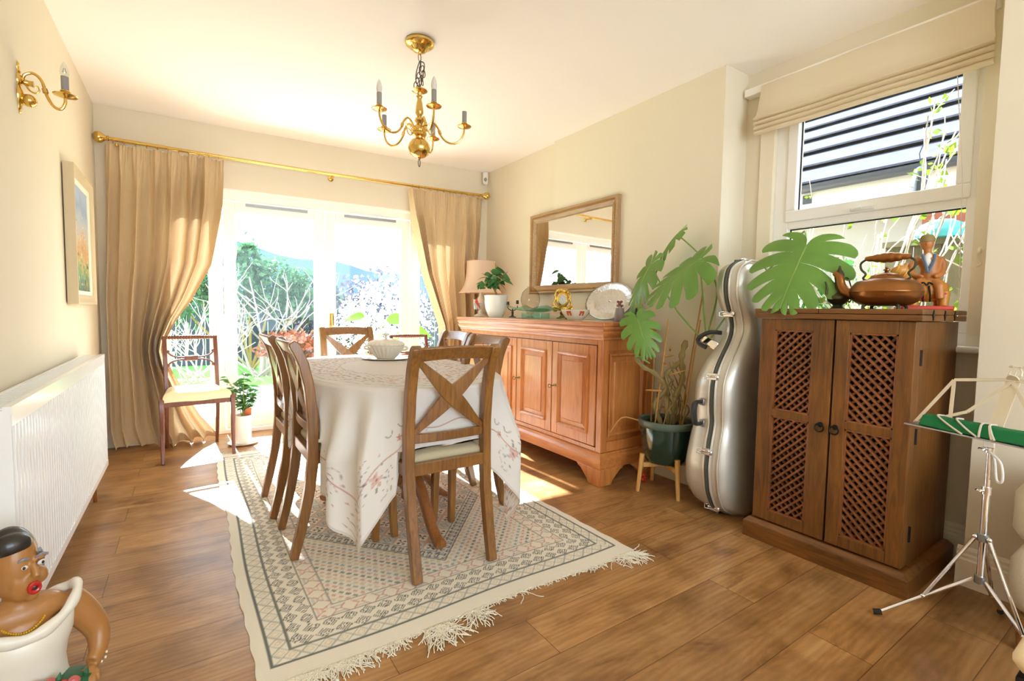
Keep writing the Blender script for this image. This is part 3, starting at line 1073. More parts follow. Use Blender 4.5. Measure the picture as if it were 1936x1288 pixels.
# ------------------------------------------------------------------ left wall: radiator, sconce, painting
RL, RY0, RY1, RZ0_, RZ1_ = -0.415, 1.86, 3.62, 0.112, 0.765
t = thing('radiator', 'long white double-panel radiator on the left wall', 'radiator', (XL + 0.06, (RY0 + RY1) / 2, 0))
ox, oy = XL + 0.06, (RY0 + RY1) / 2
n = int((RY1 - RY0) / 0.0333)
def rad_panel(x):
    prof = []
    L = RY1 - RY0
    for i in range(n):
        y0 = -L / 2 + L * i / n
        w = L / n
        prof += [(x - 0.020, y0 + 0.0), (x - 0.020, y0 + w * 0.42), (x + 0.003, y0 + w * 0.56), (x + 0.003, y0 + w * 0.86)]
    prof.append((x - 0.020, L / 2))
    P = np.array([[(a_, b_, z) for a_, b_ in prof] for z in (RZ0_ + 0.03, RZ1_ - 0.055)])
    return prof, P
xf = RL - ox
prof, P = rad_panel(xf)
g = G().grid(P)
L = RY1 - RY0
# rolled rims above and below the ribs
g.bb((xf - 0.012, -L / 2, RZ1_ - 0.056), (xf + 0.002, L / 2, RZ1_ - 0.02))
g.bb((xf - 0.012, -L / 2, RZ0_), (xf + 0.004, L / 2, RZ0_ + 0.031))
g.build('front_panel', 'radiator_enamel', t, smooth=25)
G().bb((-0.03, -L / 2, RZ0_ + 0.01), (-0.016, L / 2, RZ1_ - 0.03)).build('rear_panel', 'radiator_enamel', t, smooth=0, bevel=0.004)
g = G()
g.bb((-0.036, -L / 2 - 0.004, RZ1_ - 0.02), (-0.024, L / 2 + 0.004, RZ1_))
g.bb((xf - 0.016, -L / 2 - 0.004, RZ1_ - 0.022), (xf + 0.003, L / 2 + 0.004, RZ1_))
for i in range(75):
    y = -L / 2 + L * i / 74
    g.bb((-0.026, y - 0.006, RZ1_ - 0.008), (xf - 0.012, y + 0.006, RZ1_ - 0.003))
g.build('top_grille', 'radiator_enamel', t, smooth=0)
for y in (-L / 2, L / 2):
    G().bb((-0.036, y - 0.003, RZ0_), (xf + 0.001, y + 0.003, RZ1_ - 0.01)).build('side_cover', 'radiator_enamel', t, smooth=0, bevel=0.003)
G().tube([(xf - 0.02, L / 2 - 0.32, 0.0), (xf - 0.02, L / 2 - 0.32, RZ0_ + 0.02)], 0.009, 10).build('pipe', 'copper', t)
g = G()
for y in (-L / 2 + 0.2, L / 2 - 0.2):
    g.bb((XL - ox, y - 0.015, 0.25), (-0.03, y + 0.015, 0.6))
g.build('wall_bracket', 'radiator_enamel', t, smooth=0)

def bulb_profile(s=1.0, tip=0.05):
    return [(0.009 * s, 0), (0.0125 * s, tip * 0.1), (0.0138 * s, tip * 0.28), (0.0130 * s, tip * 0.48), (0.0098 * s, tip * 0.7), (0.0055 * s, tip * 0.88), (0.0008 * s, tip)]

PAN = [(0.006, -0.006), (0.014, -0.004), (0.024, 0.0), (0.034, 0.003), (0.036, 0.006), (0.033, 0.0065), (0.022, 0.004), (0.012, 0.006), (0.012, 0.016), (0.016, 0.02), (0.013, 0.024), (0, 0.024)]

t = thing('wall_sconce', 'polished brass wall light with one curved arm and clear candle bulb', 'wall light', (XL, 2.655, 1.885))
g = G()
back = [(0.004, -0.10), (0.010, -0.096), (0.007, -0.088), (0.012, -0.08), (0.012, -0.07), (0.018, -0.06), (0.026, -0.035), (0.026, -0.02), (0.016, -0.005), (0.012, 0.004), (0.02, 0.02), (0.02, 0.035), (0.011, 0.05), (0.014, 0.058), (0.010, 0.066), (0.012, 0.074), (0.008, 0.082), (0.009, 0.09), (0.003, 0.098)]
g.lathe(back, n=18, sx=0.75)
g.build('backplate', 'brass', t)
G().ell((0.03, 0, -0.045), 0.024).lathe([(0.008, 0), (0.013, 0.006), (0.01, 0.02), (0.012, 0.03)], (0.015, 0, 0.02), 14, rotm(0, math.pi / 2, 0)).build('boss', 'brass', t)
arm = smoothpath([(0.012, 0, 0.022), (0.02, 0, 0.05), (0.045, 0, 0.062), (0.068, 0, 0.04), (0.08, 0, -0.01), (0.1, 0, -0.05), (0.122, 0, -0.055), (0.134, 0, -0.03), (0.136, 0, -0.005)], 36)
g = G().tube(arm, 0.0055, 10)
g.tube([(0.075, 0, 0.012), (0.079, 0, -0.004)], 0.009, 10)
g.build('arm', 'brass', t)
G().tube(smoothpath([(0.02, 0, 0.03), (0.03, 0, -0.002), (0.05, 0, -0.012), (0.06, 0, 0.002), (0.055, 0, 0.016), (0.047, 0, 0.008)], 24), np.linspace(0.0042, 0.002, 24), 8).build('scroll', 'brass', t)
G().lathe(PAN, (0.136, 0, -0.004), 24, sx=1.1, sy=1.1).build('drip_pan', 'brass', t)
G().tube([(0.136, 0, 0.016), (0.136, 0, 0.075)], 0.0125, 16).build('candle_sleeve', 'candle_grey', t)
bl = G().lathe(bulb_profile(1.1, 0.058), (0.136, 0, 0.076), 16).build('bulb', 'clear_glass', t)
G().tube([(0.13, 0, 0.09), (0.134, 0, 0.108), (0.138, 0, 0.108), (0.142, 0, 0.09)], 0.0012, 5).build('filament', 'grey_metal', bl)

# painting, hung a little proud of the wall at its near edge
t = thing('painting', 'small framed painting of a garden, hanging on the left wall by the curtain', 'painting', (XL, 0, 0))
pz0, pz1, py0, py1 = 1.052, 1.785, 3.375, 4.0
fx0, fx1 = 0.006, 0.05
def frame_loft(y0, y1, z0, z1, prof):
    """mitred frame in the YZ plane; prof = (inward, out-from-wall) pairs"""
    g = G()
    rings = []
    for cy, cz, dy, dz in ((y0, z0, 1, 1), (y1, z0, -1, 1), (y1, z1, -1, -1), (y0, z1, 1, -1), (y0, z0, 1, 1)):
        rings.append([(o_, cy + dy * i_, cz + dz * i_) for i_, o_ in prof])
    return g.loft(rings, caps=False)
frame_loft(py0, py1, pz0, pz1, [(0, fx0), (0, fx1), (0.012, fx1), (0.03, fx1 - 0.012), (0.052, fx1 - 0.014), (0.055, fx1 - 0.02), (0.055, fx0)]).build('frame', 'picture_frame', t, smooth=30)
frame_loft(py0 + 0.053, py1 - 0.053, pz0 + 0.053, pz1 - 0.053, [(0, fx0), (0, fx1 - 0.016), (0.022, fx1 - 0.022), (0.022, fx0)]).build('slip', 'picture_slip', t, smooth=30)
ny, nz = 120, 150
yy, zz = np.meshgrid(np.linspace(py0 + 0.073, py1 - 0.073, ny), np.linspace(pz0 + 0.073, pz1 - 0.073, nz), indexing='ij')
u, v = (yy - yy.min()) / np.ptp(yy), (zz - zz.min()) / np.ptp(zz)
def vnoise(x, y, seed, s):
    r_ = np.random.default_rng(seed)
    T = r_.uniform(0, 1, (64, 64))
    x, y = x * s % 63, y * s % 63
    i, j = x.astype(int), y.astype(int)
    fx, fy = x - i, y - j
    fx, fy = fx * fx * (3 - 2 * fx), fy * fy * (3 - 2 * fy)
    return (T[i, j] * (1 - fx) + T[(i + 1) % 64, j] * fx) * (1 - fy) + (T[i, (j + 1) % 64] * (1 - fx) + T[(i + 1) % 64, (j + 1) % 64] * fx) * fy
n1 = vnoise(u, v, 1, 9)
n2 = vnoise(u, v, 2, 26)
n3 = vnoise(u, v, 3, 20)
h_ = v + 0.16 * (n1 - 0.5)
pal = np.array([lin(c_) for c_ in ('#4f7f66', '#6f9a6a', '#b8b06a', '#c99a62', '#c7b49a', '#b3bcc4', '#8fa6c0', '#a9bad0')])
idx = np.clip(h_ * 7.6, 0, 6.999)
i0 = idx.astype(int)
C = pal[i0] * (1 - (idx - i0))[..., None] + pal[np.minimum(i0 + 1, 7)] * (idx - i0)[..., None]
for thr, src, c_, lim in ((0.78, n2, '#d88a4a', 0.55), (0.8, n3, '#2f5f5a', 0.4), (0.84, vnoise(u, v, 5, 30), '#e8d8c8', 0.75), (0.86, vnoise(u, v, 6, 24), '#7a5f8a', 0.7), (0.85, vnoise(u, v, 8, 34), '#a33c34', 0.3)):
    msk = np.clip((src - thr) * 12, 0, 1) * (v < lim)
    C = C * (1 - msk[..., None]) + np.array(lin(c_)) * msk[..., None]
G().grid(np.stack([np.full_like(yy, fx1 - 0.026), yy, zz], -1), C).build('canvas', 'oil_paint', t, smooth=0, pattern=True)
G().tube([(0.003, 3.69, 1.80), (0.012, 3.69, 1.78)], 0.004, 6).build('hanging_hook', 'brass', t)

# ------------------------------------------------------------------ curtain pole and curtains (far wall)
OFF = 0.10
ZR = 2.195
t = thing('curtain_pole', 'brass curtain pole with ball finials above the garden doors', 'curtain pole', BW(1.0, OFF, ZR), ANG)
g = G().tube([(-1.455, 0, 0.012), (-0.7, 0, 0.0), (0, 0, -0.006), (0.7, 0, 0), (1.47, 0, 0.008)], 0.0125, 14)
g.build('pole', 'brass', t)
for s_, z_ in ((-1.0, 0.012), (1.0, 0.008)):
    x = -1.47 if s_ < 0 else 1.485
    g = G()
    R = rotm(0, s_ * math.pi / 2, 0)
    g.lathe([(0.013, -0.03), (0.018, -0.026), (0.018, -0.02), (0.014, -0.016), (0.02, -0.004), (0.034, 0.01), (0.038, 0.026), (0.034, 0.044), (0.02, 0.056), (0.004, 0.06)], (x, 0, z_), 20, R)
    g.build('finial', 'brass', t)
for x in (-1.40, 0.04, 1.42):
    g = G()
    g.tube([(x, -0.0, -0.02), (x, OFF * 0.5, -0.02), (x, OFF, -0.02)], 0.007, 8)
    g.lathe([(0.024, 0), (0.024, 0.006), (0.012, 0.012)], (x, OFF, -0.02), 16, rotm(math.pi / 2, 0, 0))
    g.tube([(x, 0, -0.016), (x, 0, -0.034)], 0.010, 10)
    g.build('bracket', 'brass', t)
a_ = np.linspace(0, 2 * np.pi, 20, endpoint=False)
for i, x in enumerate(list(np.linspace(-1.42, -0.79, 11)) + list(np.linspace(0.74, 1.43, 12))):
    G().tube(np.stack([np.full(20, x), 0.0165 * np.cos(a_), 0.0165 * np.sin(a_) - 0.002], 1), 0.0022, 6, closed=True).build('ring', 'brass', t)

def curtain(name, label, xl, xr, ztop, zbot, folds, seed, amp, mirror=False):
    """xl(z), xr(z) edges along the wall; hangs from the pole"""
    r_ = np.random.default_rng(seed)
    nu, nv = 340, 120
    us = np.linspace(0, 1, nu)
    zs = np.concatenate([np.linspace(ztop, ztop - 0.09, 14), np.linspace(ztop - 0.1, zbot, nv - 14)])
    ph = np.cumsum(0.4 + 1.2 * np.interp(us, np.linspace(0, 1, 9), r_.uniform(0, 1, 9)))
    ph = (ph - ph[0]) / (ph[-1] - ph[0])
    base = 0.5 * us + 0.5 * ph + 0.018 * np.sin(us * 17 + seed)
    wide = xr(ztop) - xl(ztop)
    ks = np.linspace(0.001, 12, 400)
    rs = ks / (1 - np.exp(-ks))
    P = np.zeros((nu, nv, 3))
    k1, k2 = r_.uniform(0, 6.28, 2)
    for j, z in enumerate(zs):
        d = ztop - z
        L_, R_ = xl(z), xr(z)
        w = R_ - L_
        drop = min(1, max(0, (d - 0.07) / 0.25))
        ph_ = 2 * np.pi * folds * base + 0.35 * np.sin(z * 2.1 + k1 + us * 4)
        wave = np.sin(ph_) + 0.10 * np.sin(2 * ph_ + k2 + z)
        wave = np.sign(wave) * np.abs(wave) ** 0.8
        am = amp * (0.32 + 0.68 * drop) * (0.8 + 0.35 * np.sin(us * 5 + k2)) * np.clip(0.75 / max(w, 0.3), 0.7, 1.4)
        tiny = 0.006 * (1 - drop) * np.sin(2 * np.pi * folds * 4 * us)          # gathered heading tape
        uu = us + (0.86 / folds) * drop * np.cos(ph_) / (2 * np.pi)
        if mirror:
            uu = 1 - uu
        k = np.interp(max(1.0, wide / w), rs, ks)
        gg = (1 - np.exp(-k * uu)) / (1 - np.exp(-k))
        x = R_ - w * gg if mirror else L_ + w * gg
        flare = 0.012 * np.sin(z * 9 + us * 20) * max(0, 0.25 - z) * 4
        o = am * wave + tiny + flare
        P[:, j, 0] = x
        P[:, j, 1] = -0.065 * x + 4.4856 - OFF + 0.004 - o
        P[:, j, 2] = z + (0.004 * np.sin(ph_ * 4) if j == 0 else 0) + (0.012 * np.sin(us * 9 + k1) if z < zbot + 0.02 else 0)
    g = G().grid(P)
    return g

cl = curtain('left', '', lambda z: interp(z, [0, 0.15, 0.5, 1.1, 2.17], [-0.475, -0.50, -0.495, -0.50, -0.462]),
             lambda z: interp(z, [0.04, 0.2, 0.42, 0.62, 0.72, 0.80, 0.95, 1.1, 1.37, 1.8, 2.05, 2.17], [0.16, 0.05, -0.06, -0.145, -0.165, -0.15, -0.08, 0.015, 0.14, 0.215, 0.24, 0.245]),
             2.172, 0.012, 7, 5, 0.072)
o = cl.build('curtain', 'curtain_weave', smooth=180)
tag(o, 'full-length beige curtain at the left side of the garden doors, caught behind a chair', 'curtain', 'beige woven curtains')
cr_ = curtain('right', '', lambda z: interp(z, [0, 0.9, 1.38, 1.9, 2.14], [2.08, 2.03, 1.85, 1.73, 1.705]),
              lambda z: interp(z, [0, 0.9, 1.5, 2.14], [2.44, 2.42, 2.41, 2.455]), 2.172, 0.012, 7, 11, 0.058, True)
o = cr_.build('curtain', 'curtain_weave', smooth=180)
tag(o, 'full-length beige curtain at the right of the garden doors, behind the table lamp', 'curtain', 'beige woven curtains')

# small alarm sensor in the corner
t = thing('alarm_sensor', 'white motion sensor in the corner under the ceiling', 'alarm sensor', (2.52, 4.27, 2.326), math.radians(-30))
g = G()
rings = []
for z, w, d in ((0, 0.014, 0.016), (0.008, 0.024, 0.026), (0.03, 0.028, 0.034), (0.08, 0.029, 0.034), (0.112, 0.029, 0.030), (0.12, 0.026, 0.024)):
    rings.append([(w * math.cos(a) , -d * abs(math.sin(a)) if math.sin(a) < 0 else 0.012 * math.sin(a), z) for a in np.linspace(0, 2 * math.pi, 20, endpoint=False)])
g.loft(rings).build('housing', 'white_plastic', t)
G().ell((0, -0.022, 0.045), (0.017, 0.016, 0.028)).build('lens', 'candle_grey', t)

# ------------------------------------------------------------------ roman blind over the side window
t = thing('roman_blind', 'cream roman blind drawn up above the side window', 'blind', (2.70, 1.06, 2.34))
def blind_rings(prof, y0, y1, n=24):
    rings = []
    for y in np.linspace(y0, y1, n):
        s = 0.004 * math.sin(y * 14)
        rings.append([(a - s, y + 0.012 * (1 if y > 1.06 else -1) * k_ - 1.06 + 0, z) for a, z, k_ in prof])
    return rings
outer = [(0.0, 0.0, 0), (-0.012, -0.06, 0), (-0.02, -0.13, 0.4), (-0.028, -0.172, 0.9)]
for i in range(4):
    z = -0.172 - i * 0.026
    outer += [(-0.044 + 0.003 * i, z - 0.010, 1.0), (-0.052 + 0.004 * i, z - 0.022, 1.1), (-0.046 + 0.004 * i, z - 0.0265, 1.1), (-0.020, z - 0.0268, 1)]
outer += [(-0.020, -0.278, 1)]
inner = [(-0.008, -0.27, 1), (0.004, -0.2, 0.9), (0.006, -0.1, 0.2), (0.008, 0.0, 0)]
g = G().loft(blind_rings(outer + inner, 0.587, 1.535))
g.build('folded_cloth', 'blind_fabric', t, smooth=50)
G().bb((0.005, 0.58 - 1.06, -0.03), (0.066, 1.64 - 1.06, 0.012)).build('batten', 'white_paint', t, smooth=0, bevel=0.003)
g = G().tube([(0.03, 0.70 - 1.06, -0.25), (0.035, 0.66 - 1.06, -0.7), (0.03, 0.64 - 1.06, -1.3), (0.03, 0.645 - 1.06, -1.8)], 0.0016, 5)
g.build('pull_cord', 'white_plastic', t)
g = G().ell((2.746, 0.592, 1.335), (0.008, 0.007, 0.014)).tube(smoothpath([(2.747, 0.592, 1.34), (2.744, 0.6, 1.31), (2.746, 0.585, 1.28), (2.748, 0.6, 1.27)], 14), 0.004, 6)
tag(g.build('cord_cleat', 'cream_paint'), 'small cord cleat on the right architrave of the side window', 'cleat')

# ------------------------------------------------------------------ chandelier
t = thing('chandelier', 'brass five-arm candle chandelier hanging from the ceiling', 'chandelier', (1.035, 2.45, 0))
rose = [(0.072, CEIL), (0.076, CEIL - 0.008), (0.074, CEIL - 0.018), (0.064, CEIL - 0.026), (0.05, CEIL - 0.03), (0.046, CEIL - 0.033), (0.036, CEIL - 0.048), (0.02, CEIL - 0.055), (0.012, CEIL - 0.058), (0.010, CEIL - 0.066), (0.004, CEIL - 0.07)]
g = G().lathe(rose, n=36)
for k in range(24):
    th = k * 2 * math.pi / 24
    g.tube([(0.05 * math.cos(th), 0.05 * math.sin(th), CEIL - 0.024), (0.034 * math.cos(th), 0.034 * math.sin(th), CEIL - 0.046)], 0.003, 5)
g.build('ceiling_rose', 'brass', t)
def link(g, c, L, w, rz, tilt=0.0, r=0.0022):
    a = np.linspace(0, 2 * np.pi, 18, endpoint=False)
    P = np.stack([w * np.cos(a), np.zeros(18), L * np.sin(a)], 1) @ rotm(0, tilt, rz).T + np.array(c)
    return g.tube(P, r, 6, closed=True)
g = G()
link(g, (0, 0, CEIL - 0.082), 0.02, 0.009, 0.3)
for i, (dx, dz, rz, tl) in enumerate([(0.004, 0.115, 1.4, 0.1), (0.012, 0.14, 0.3, 0.3), (0.0, 0.15, 1.0, -0.2), (0.018, 0.165, 0.1, 0.0), (-0.004, 0.175, 0.2, 0.3), (0.008, 0.19, 1.5, 0.1), (-0.01, 0.2, 0.4, 0.4), (0.012, 0.205, 0.6, -0.3), (0.0, 0.215, 1.2, 0.2), (-0.018, 0.225, 0.2, 0.2), (0.0, 0.235, 0.9, -0.1)]):
    link(g, (dx, -dx * 0.6, CEIL - dz), 0.019, 0.0095, rz, tl)
g.tube(smoothpath([(0.004, 0, CEIL - 0.1), (0.022, -0.01, CEIL - 0.115), (0.014, -0.01, CEIL - 0.19), (0.0, 0, CEIL - 0.24)], 20), 0.0028, 6)
g.tube(smoothpath([(0.0, 0, CEIL - 0.1), (-0.012, 0.01, CEIL - 0.15), (-0.016, 0.01, CEIL - 0.2), (-0.002, 0, CEIL - 0.24)], 20), 0.0028, 6)
g.build('chain', 'dark_chain', t)
stem = [(0.004, 2.226), (0.012, 2.222), (0.04, 2.208), (0.042, 2.204), (0.03, 2.198), (0.014, 2.194), (0.01, 2.182), (0.017, 2.176), (0.013, 2.170), (0.011, 2.16), (0.016, 2.14), (0.021, 2.105), (0.021, 2.09), (0.014, 2.078), (0.010, 2.07), (0.022, 2.062), (0.024, 2.05), (0.018, 2.042), (0.012, 2.034), (0.026, 2.024), (0.036, 2.012), (0.038, 2.0), (0.034, 1.99), (0.04, 1.984), (0.036, 1.974), (0.02, 1.968), (0.018, 1.96), (0.04, 1.948), (0.056, 1.925), (0.058, 1.905), (0.05, 1.88), (0.032, 1.865), (0.012, 1.86), (0.006, 1.852), (0, 1.85)]
G().lathe(stem, n=32).build('stem', 'brass', t)
g = G()
link(g, (0, 0, 1.832), 0.02, 0.008, 0.5)
g.build('end_ring', 'dark_chain', t)
for k, (ang, bulb) in enumerate(((-24, None), (48, 'clear_glass'), (120, None), (192, 'bulb_white'), (264, 'bulb_white'))):
    th = math.radians(ang)
    c_, s_ = math.cos(th), math.sin(th)
    pr_ = smoothpath([(0.03, 2.0), (0.05, 2.035), (0.075, 2.045), (0.098, 2.02), (0.112, 1.985), (0.14, 1.955), (0.18, 1.945), (0.215, 1.965), (0.234, 2.0), (0.238, 2.03)], 44)
    g = G().tube([(r_ * c_, r_ * s_, z_) for r_, z_ in pr_], 0.0052, 9)
    g.tube([(0.104 * c_, 0.104 * s_, 2.008), (0.110 * c_, 0.110 * s_, 1.99)], 0.0085, 9)
    ar = g.build('arm', 'brass', t)
    G().tube([(r_ * c_, r_ * s_, z_) for r_, z_ in smoothpath([(0.085, 2.03), (0.075, 2.0), (0.055, 1.985), (0.05, 2.0), (0.06, 2.008)], 16)], 0.003, 6).build('scroll', 'brass', ar)
    G().lathe(PAN, (0.238 * c_, 0.238 * s_, 2.035), 24, sx=1.05, sy=1.05).build('drip_pan', 'brass', t)
    cs = G().tube([(0.238 * c_, 0.238 * s_, 2.055), (0.238 * c_, 0.238 * s_, 2.118)], 0.0125, 16).build('candle_sleeve', 'candle_grey', t)
    if bulb:
        G().lathe(bulb_profile(1.05, 0.066), (0.238 * c_, 0.238 * s_, 2.118), 16).build('bulb', bulb, t)

# ------------------------------------------------------------------ mirror on the chimney breast
my0, my1, mz0, mz1 = 2.425, 3.47, 1.205, 1.885
t = thing('wall_mirror', 'large wooden-framed mirror above the sideboard', 'mirror', (XB, 0, 0))
fr = [(0, 0), (0, -0.030), (0.008, -0.036), (0.02, -0.036), (0.026, -0.028), (0.034, -0.03), (0.05, -0.022), (0.062, -0.018), (0.068, -0.012), (0.072, -0.012), (0.072, 0)]
g = G()
rings = []
for cy, cz, dy, dz in ((my0, mz0, 1, 1), (my1, mz0, -1, 1), (my1, mz1, -1, -1), (my0, mz1, 1, -1), (my0, mz0, 1, 1)):
    rings.append([(o_, cy + dy * i_, cz + dz * i_) for i_, o_ in fr])
f = g.loft(rings, caps=False).build('frame', 'mirror_frame', t, smooth=25)
for y in (my0 + 0.03, my1 - 0.03):               # carved beading along the uprights
    g = G()
    for z in np.arange(mz0 + 0.045, mz1 - 0.04, 0.011):
        g.ell((-0.034, y, z), (0.0045, 0.007, 0.0045), 8, 6)
    g.build('beading', 'mirror_frame_side', f)
for z in (mz0 + 0.03, mz1 - 0.03):
    g = G()
    for y in np.arange(my0 + 0.05, my1 - 0.045, 0.011):
        g.ell((-0.034, y, z), (0.0045, 0.0045, 0.007), 8, 6)
    g.build('beading', 'mirror_frame_side', f)
G().bb((-0.0075, my0 + 0.068, mz0 + 0.068), (-0.004, my1 - 0.068, mz1 - 0.068)).build('mirror_glass', 'mirror_silver', t, smooth=0)

# ------------------------------------------------------------------ sideboard
SX0, SX1, SY0, SY1, ST = 2.022, 2.50, 2.04, 3.90, 0.995
SB = np.array((2.26, 2.97, 0.0))
t = thing('sideboard', 'long polished cherry-wood sideboard with panelled doors below the mirror', 'sideboard', SB)
def sb(g):
    return g.move(t=-SB)
def mould(g, prof, x0, x1, y0, y1):
    """moulding round the front and the two ends; prof = (projection, z)"""
    rings = []
    for cx, cy, dx, dy in ((x1, y0, 0, -1), (x0, y0, -1, -1), (x0, y1, -1, 1), (x1, y1, 0, 1)):
        rings.append([(cx + dx * p, cy + dy * p, z) for p, z in prof])
    g.loft(rings)
    return g
bx0, by0, by1 = SX0 + 0.028, SY0 + 0.028, SY1 - 0.028
g = G().bb((SX0 - 0.004, SY0 - 0.004, ST - 0.026), (SX1, SY1 + 0.004, ST))
sb(g).build('top', 'sideboard_wood_x', t, smooth=0, bevel=0.006)
g = mould(G(), [(-0.02, 0.885), (0.004, 0.885), (0.008, 0.893), (0.006, 0.901), (0.012, 0.905), (0.02, 0.915), (0.022, 0.928), (0.016, 0.938), (0.018, 0.944), (0.024, 0.95), (0.026, 0.958), (0.022, 0.969), (-0.02, 0.969)], bx0, SX1, by0, by1)
g.bb((bx0 + 0.01, by0 + 0.01, 0.88), (SX1, by1 - 0.01, 0.97))
sb(g).build('cornice', 'sideboard_wood_x', t, smooth=30)
g = G()
g.bb((bx0 + 0.022, by0 + 0.022, 0.19), (SX1, by1 - 0.022, 0.885))
for y in (by0, by1 - 0.045):
    g.bb((bx0, y, 0.19), (bx0 + 0.05, y + 0.045, 0.885))
g.bb((SX1 - 0.05, by0, 0.19), (SX1, by0 + 0.05, 0.885))
g.bb((bx0, by0 + 0.045, 0.855), (bx0 + 0.03, by1 - 0.045, 0.885))
g.bb((bx0, by0 + 0.045, 0.19), (bx0 + 0.03, by1 - 0.045, 0.225))
g.bb((bx0 + 0.05, by0, 0.82), (SX1 - 0.05, by0 + 0.03, 0.885))
g.bb((bx0 + 0.05, by0, 0.19), (SX1 - 0.05, by0 + 0.03, 0.26))
sb(g).build('carcass', 'sideboard_wood', t, smooth=0, bevel=0.003)
# raised panel of the near end
def raised(g, axis, at, out, a0, a1, z0, z1):
    """bolection moulding and fielded panel on a plane; out = +-1 direction"""
    def P(d, a, z):
        return (at + out * d, a, z) if axis == 'X' else (a, at + out * d, z)
    prof = [(0, 0.0), (0.001, 0.011), (0.010, 0.014), (0.018, 0.008), (0.024, -0.004), (0.05, 0.000), (0.056, 0.005)]
    rings = []
    for ca, cz, da, dz in ((a0, z0, 1, 1), (a1, z0, -1, 1), (a1, z1, -1, -1), (a0, z1, 1, -1), (a0, z0, 1, 1)):
        rings.append([P(d, ca + da * i, cz + dz * i) for i, d in prof])
    g.loft(rings, closed=False, caps=False)
    i = 0.056
    g.add([P(0.005, a0 + i, z0 + i), P(0.005, a1 - i, z0 + i), P(0.005, a1 - i, z1 - i), P(0.005, a0 + i, z1 - i)], [(0, 1, 2, 3)])
    return g
sb(raised(G(), 'Y', by0 + 0.021, -1, bx0 + 0.07, SX1 - 0.07, 0.285, 0.80)).build('end_panel', 'sideboard_wood', t, smooth=30)
edges = np.linspace(by0 + 0.05, by1 - 0.05, 5)
for i in range(4):
    y0, y1 = edges[i] + 0.004, edges[i + 1] - 0.004
    g = G()
    w = 0.062
    xx0, xx1 = bx0 - 0.006, bx0 + 0.02
    g.bb((xx0, y0, 0.23), (xx1, y0 + w, 0.85))
    g.bb((xx0, y1 - w, 0.23), (xx1, y1, 0.85))
    g.bb((xx0, y0 + w, 0.23), (xx1, y1 - w, 0.30))
    g.bb((xx0, y0 + w, 0.785), (xx1, y1 - w, 0.85))
    d = sb(g).build('door', 'sideboard_wood', t, smooth=0, bevel=0.003)
    sb(raised(G(), 'X', bx0 - 0.004, -1, y0 + w - 0.004, y1 - w + 0.004, 0.296, 0.789)).build('door_panel', 'sideboard_wood', d, smooth=30)
    ky = y1 - 0.03 if i % 2 == 0 else y1 - 0.03
    g = G().lathe([(0.011, 0), (0.011, 0.003), (0.005, 0.004)], (xx0, ky, 0.555), 14, rotm(0, -math.pi / 2, 0), sy=1.7)
    g.tube([(xx0, ky, 0.555), (xx0 - 0.035, ky, 0.555)], 0.003, 8)
    a = np.linspace(0, 2 * np.pi, 14, endpoint=False)
    g.tube(np.stack([xx0 - 0.045 + 0.011 * np.cos(a), ky + 0.004 * np.sin(a), 0.555 + 0.011 * np.sin(a)], 1), 0.0025, 6, closed=True)
    sb(g).build('key', 'old_brass', d)
g = mould(G(), [(-0.03, 0.105), (0.026, 0.105), (0.028, 0.112), (0.028, 0.165), (0.022, 0.173), (0.014, 0.18), (0.012, 0.19), (0.002, 0.197), (-0.03, 0.197)], bx0, SX1, by0, by1)
g.bb((bx0, by0, 0.11), (SX1, by1, 0.2))
sb(g).build('plinth', 'sideboard_wood_x', t, smooth=30)
def foot_poly(s):
    return [(0, 0.105), (0.21 * s, 0.105), (0.195 * s, 0.09), (0.175 * s, 0.082), (0.15 * s, 0.06), (0.115 * s, 0.028), (0.10 * s, 0.0), (0.0, 0.0)]
for cy, s in ((SY0, 1), (SY1, -1)):
    g = G().prism([(cy + a, z) for a, z in foot_poly(s)], SX0, SX0 + 0.03, 'YZ')
    g.prism([(SX0 + max(a, 0.0301), z) for a, z in foot_poly(1)], cy + 0.0004 * s, cy + 0.03 * s, 'XZ')
    sb(g).build('foot', 'sideboard_wood', t, smooth=20, bevel=0.004)
    g = G().prism([(SX1 - a, z) for a, z in foot_poly(1)], cy, cy + 0.03 * s, 'XZ')
    sb(g).build('foot', 'sideboard_wood', t, smooth=20, bevel=0.004)

# ------------------------------------------------------------------ things on the sideboard
# lace runner
ny, nx = 150, 40
ys, xs = np.linspace(2.16, 3.5, ny), np.linspace(2.05, 2.41, nx)
yy, xx = np.meshgrid(ys, xs, indexing='ij')
edge = 0.010 * np.abs(np.sin(yy * 2 * np.pi / 0.055))
xx2 = np.where(xx < 2.07, xx - 0 + edge * 0.9, xx)
g = G().grid(np.stack([xx2, yy, np.full_like(xx, ST + 0.0022) + 0.0006 * np.sin(yy * 60) * np.sin(xx * 70)], -1))
o = g.build('table_runner', 'lace', smooth=60, solid=0.002)
tag(o, 'cream lace runner lying along the top of the sideboard', 'table runner')
ZT = ST + 0.0035

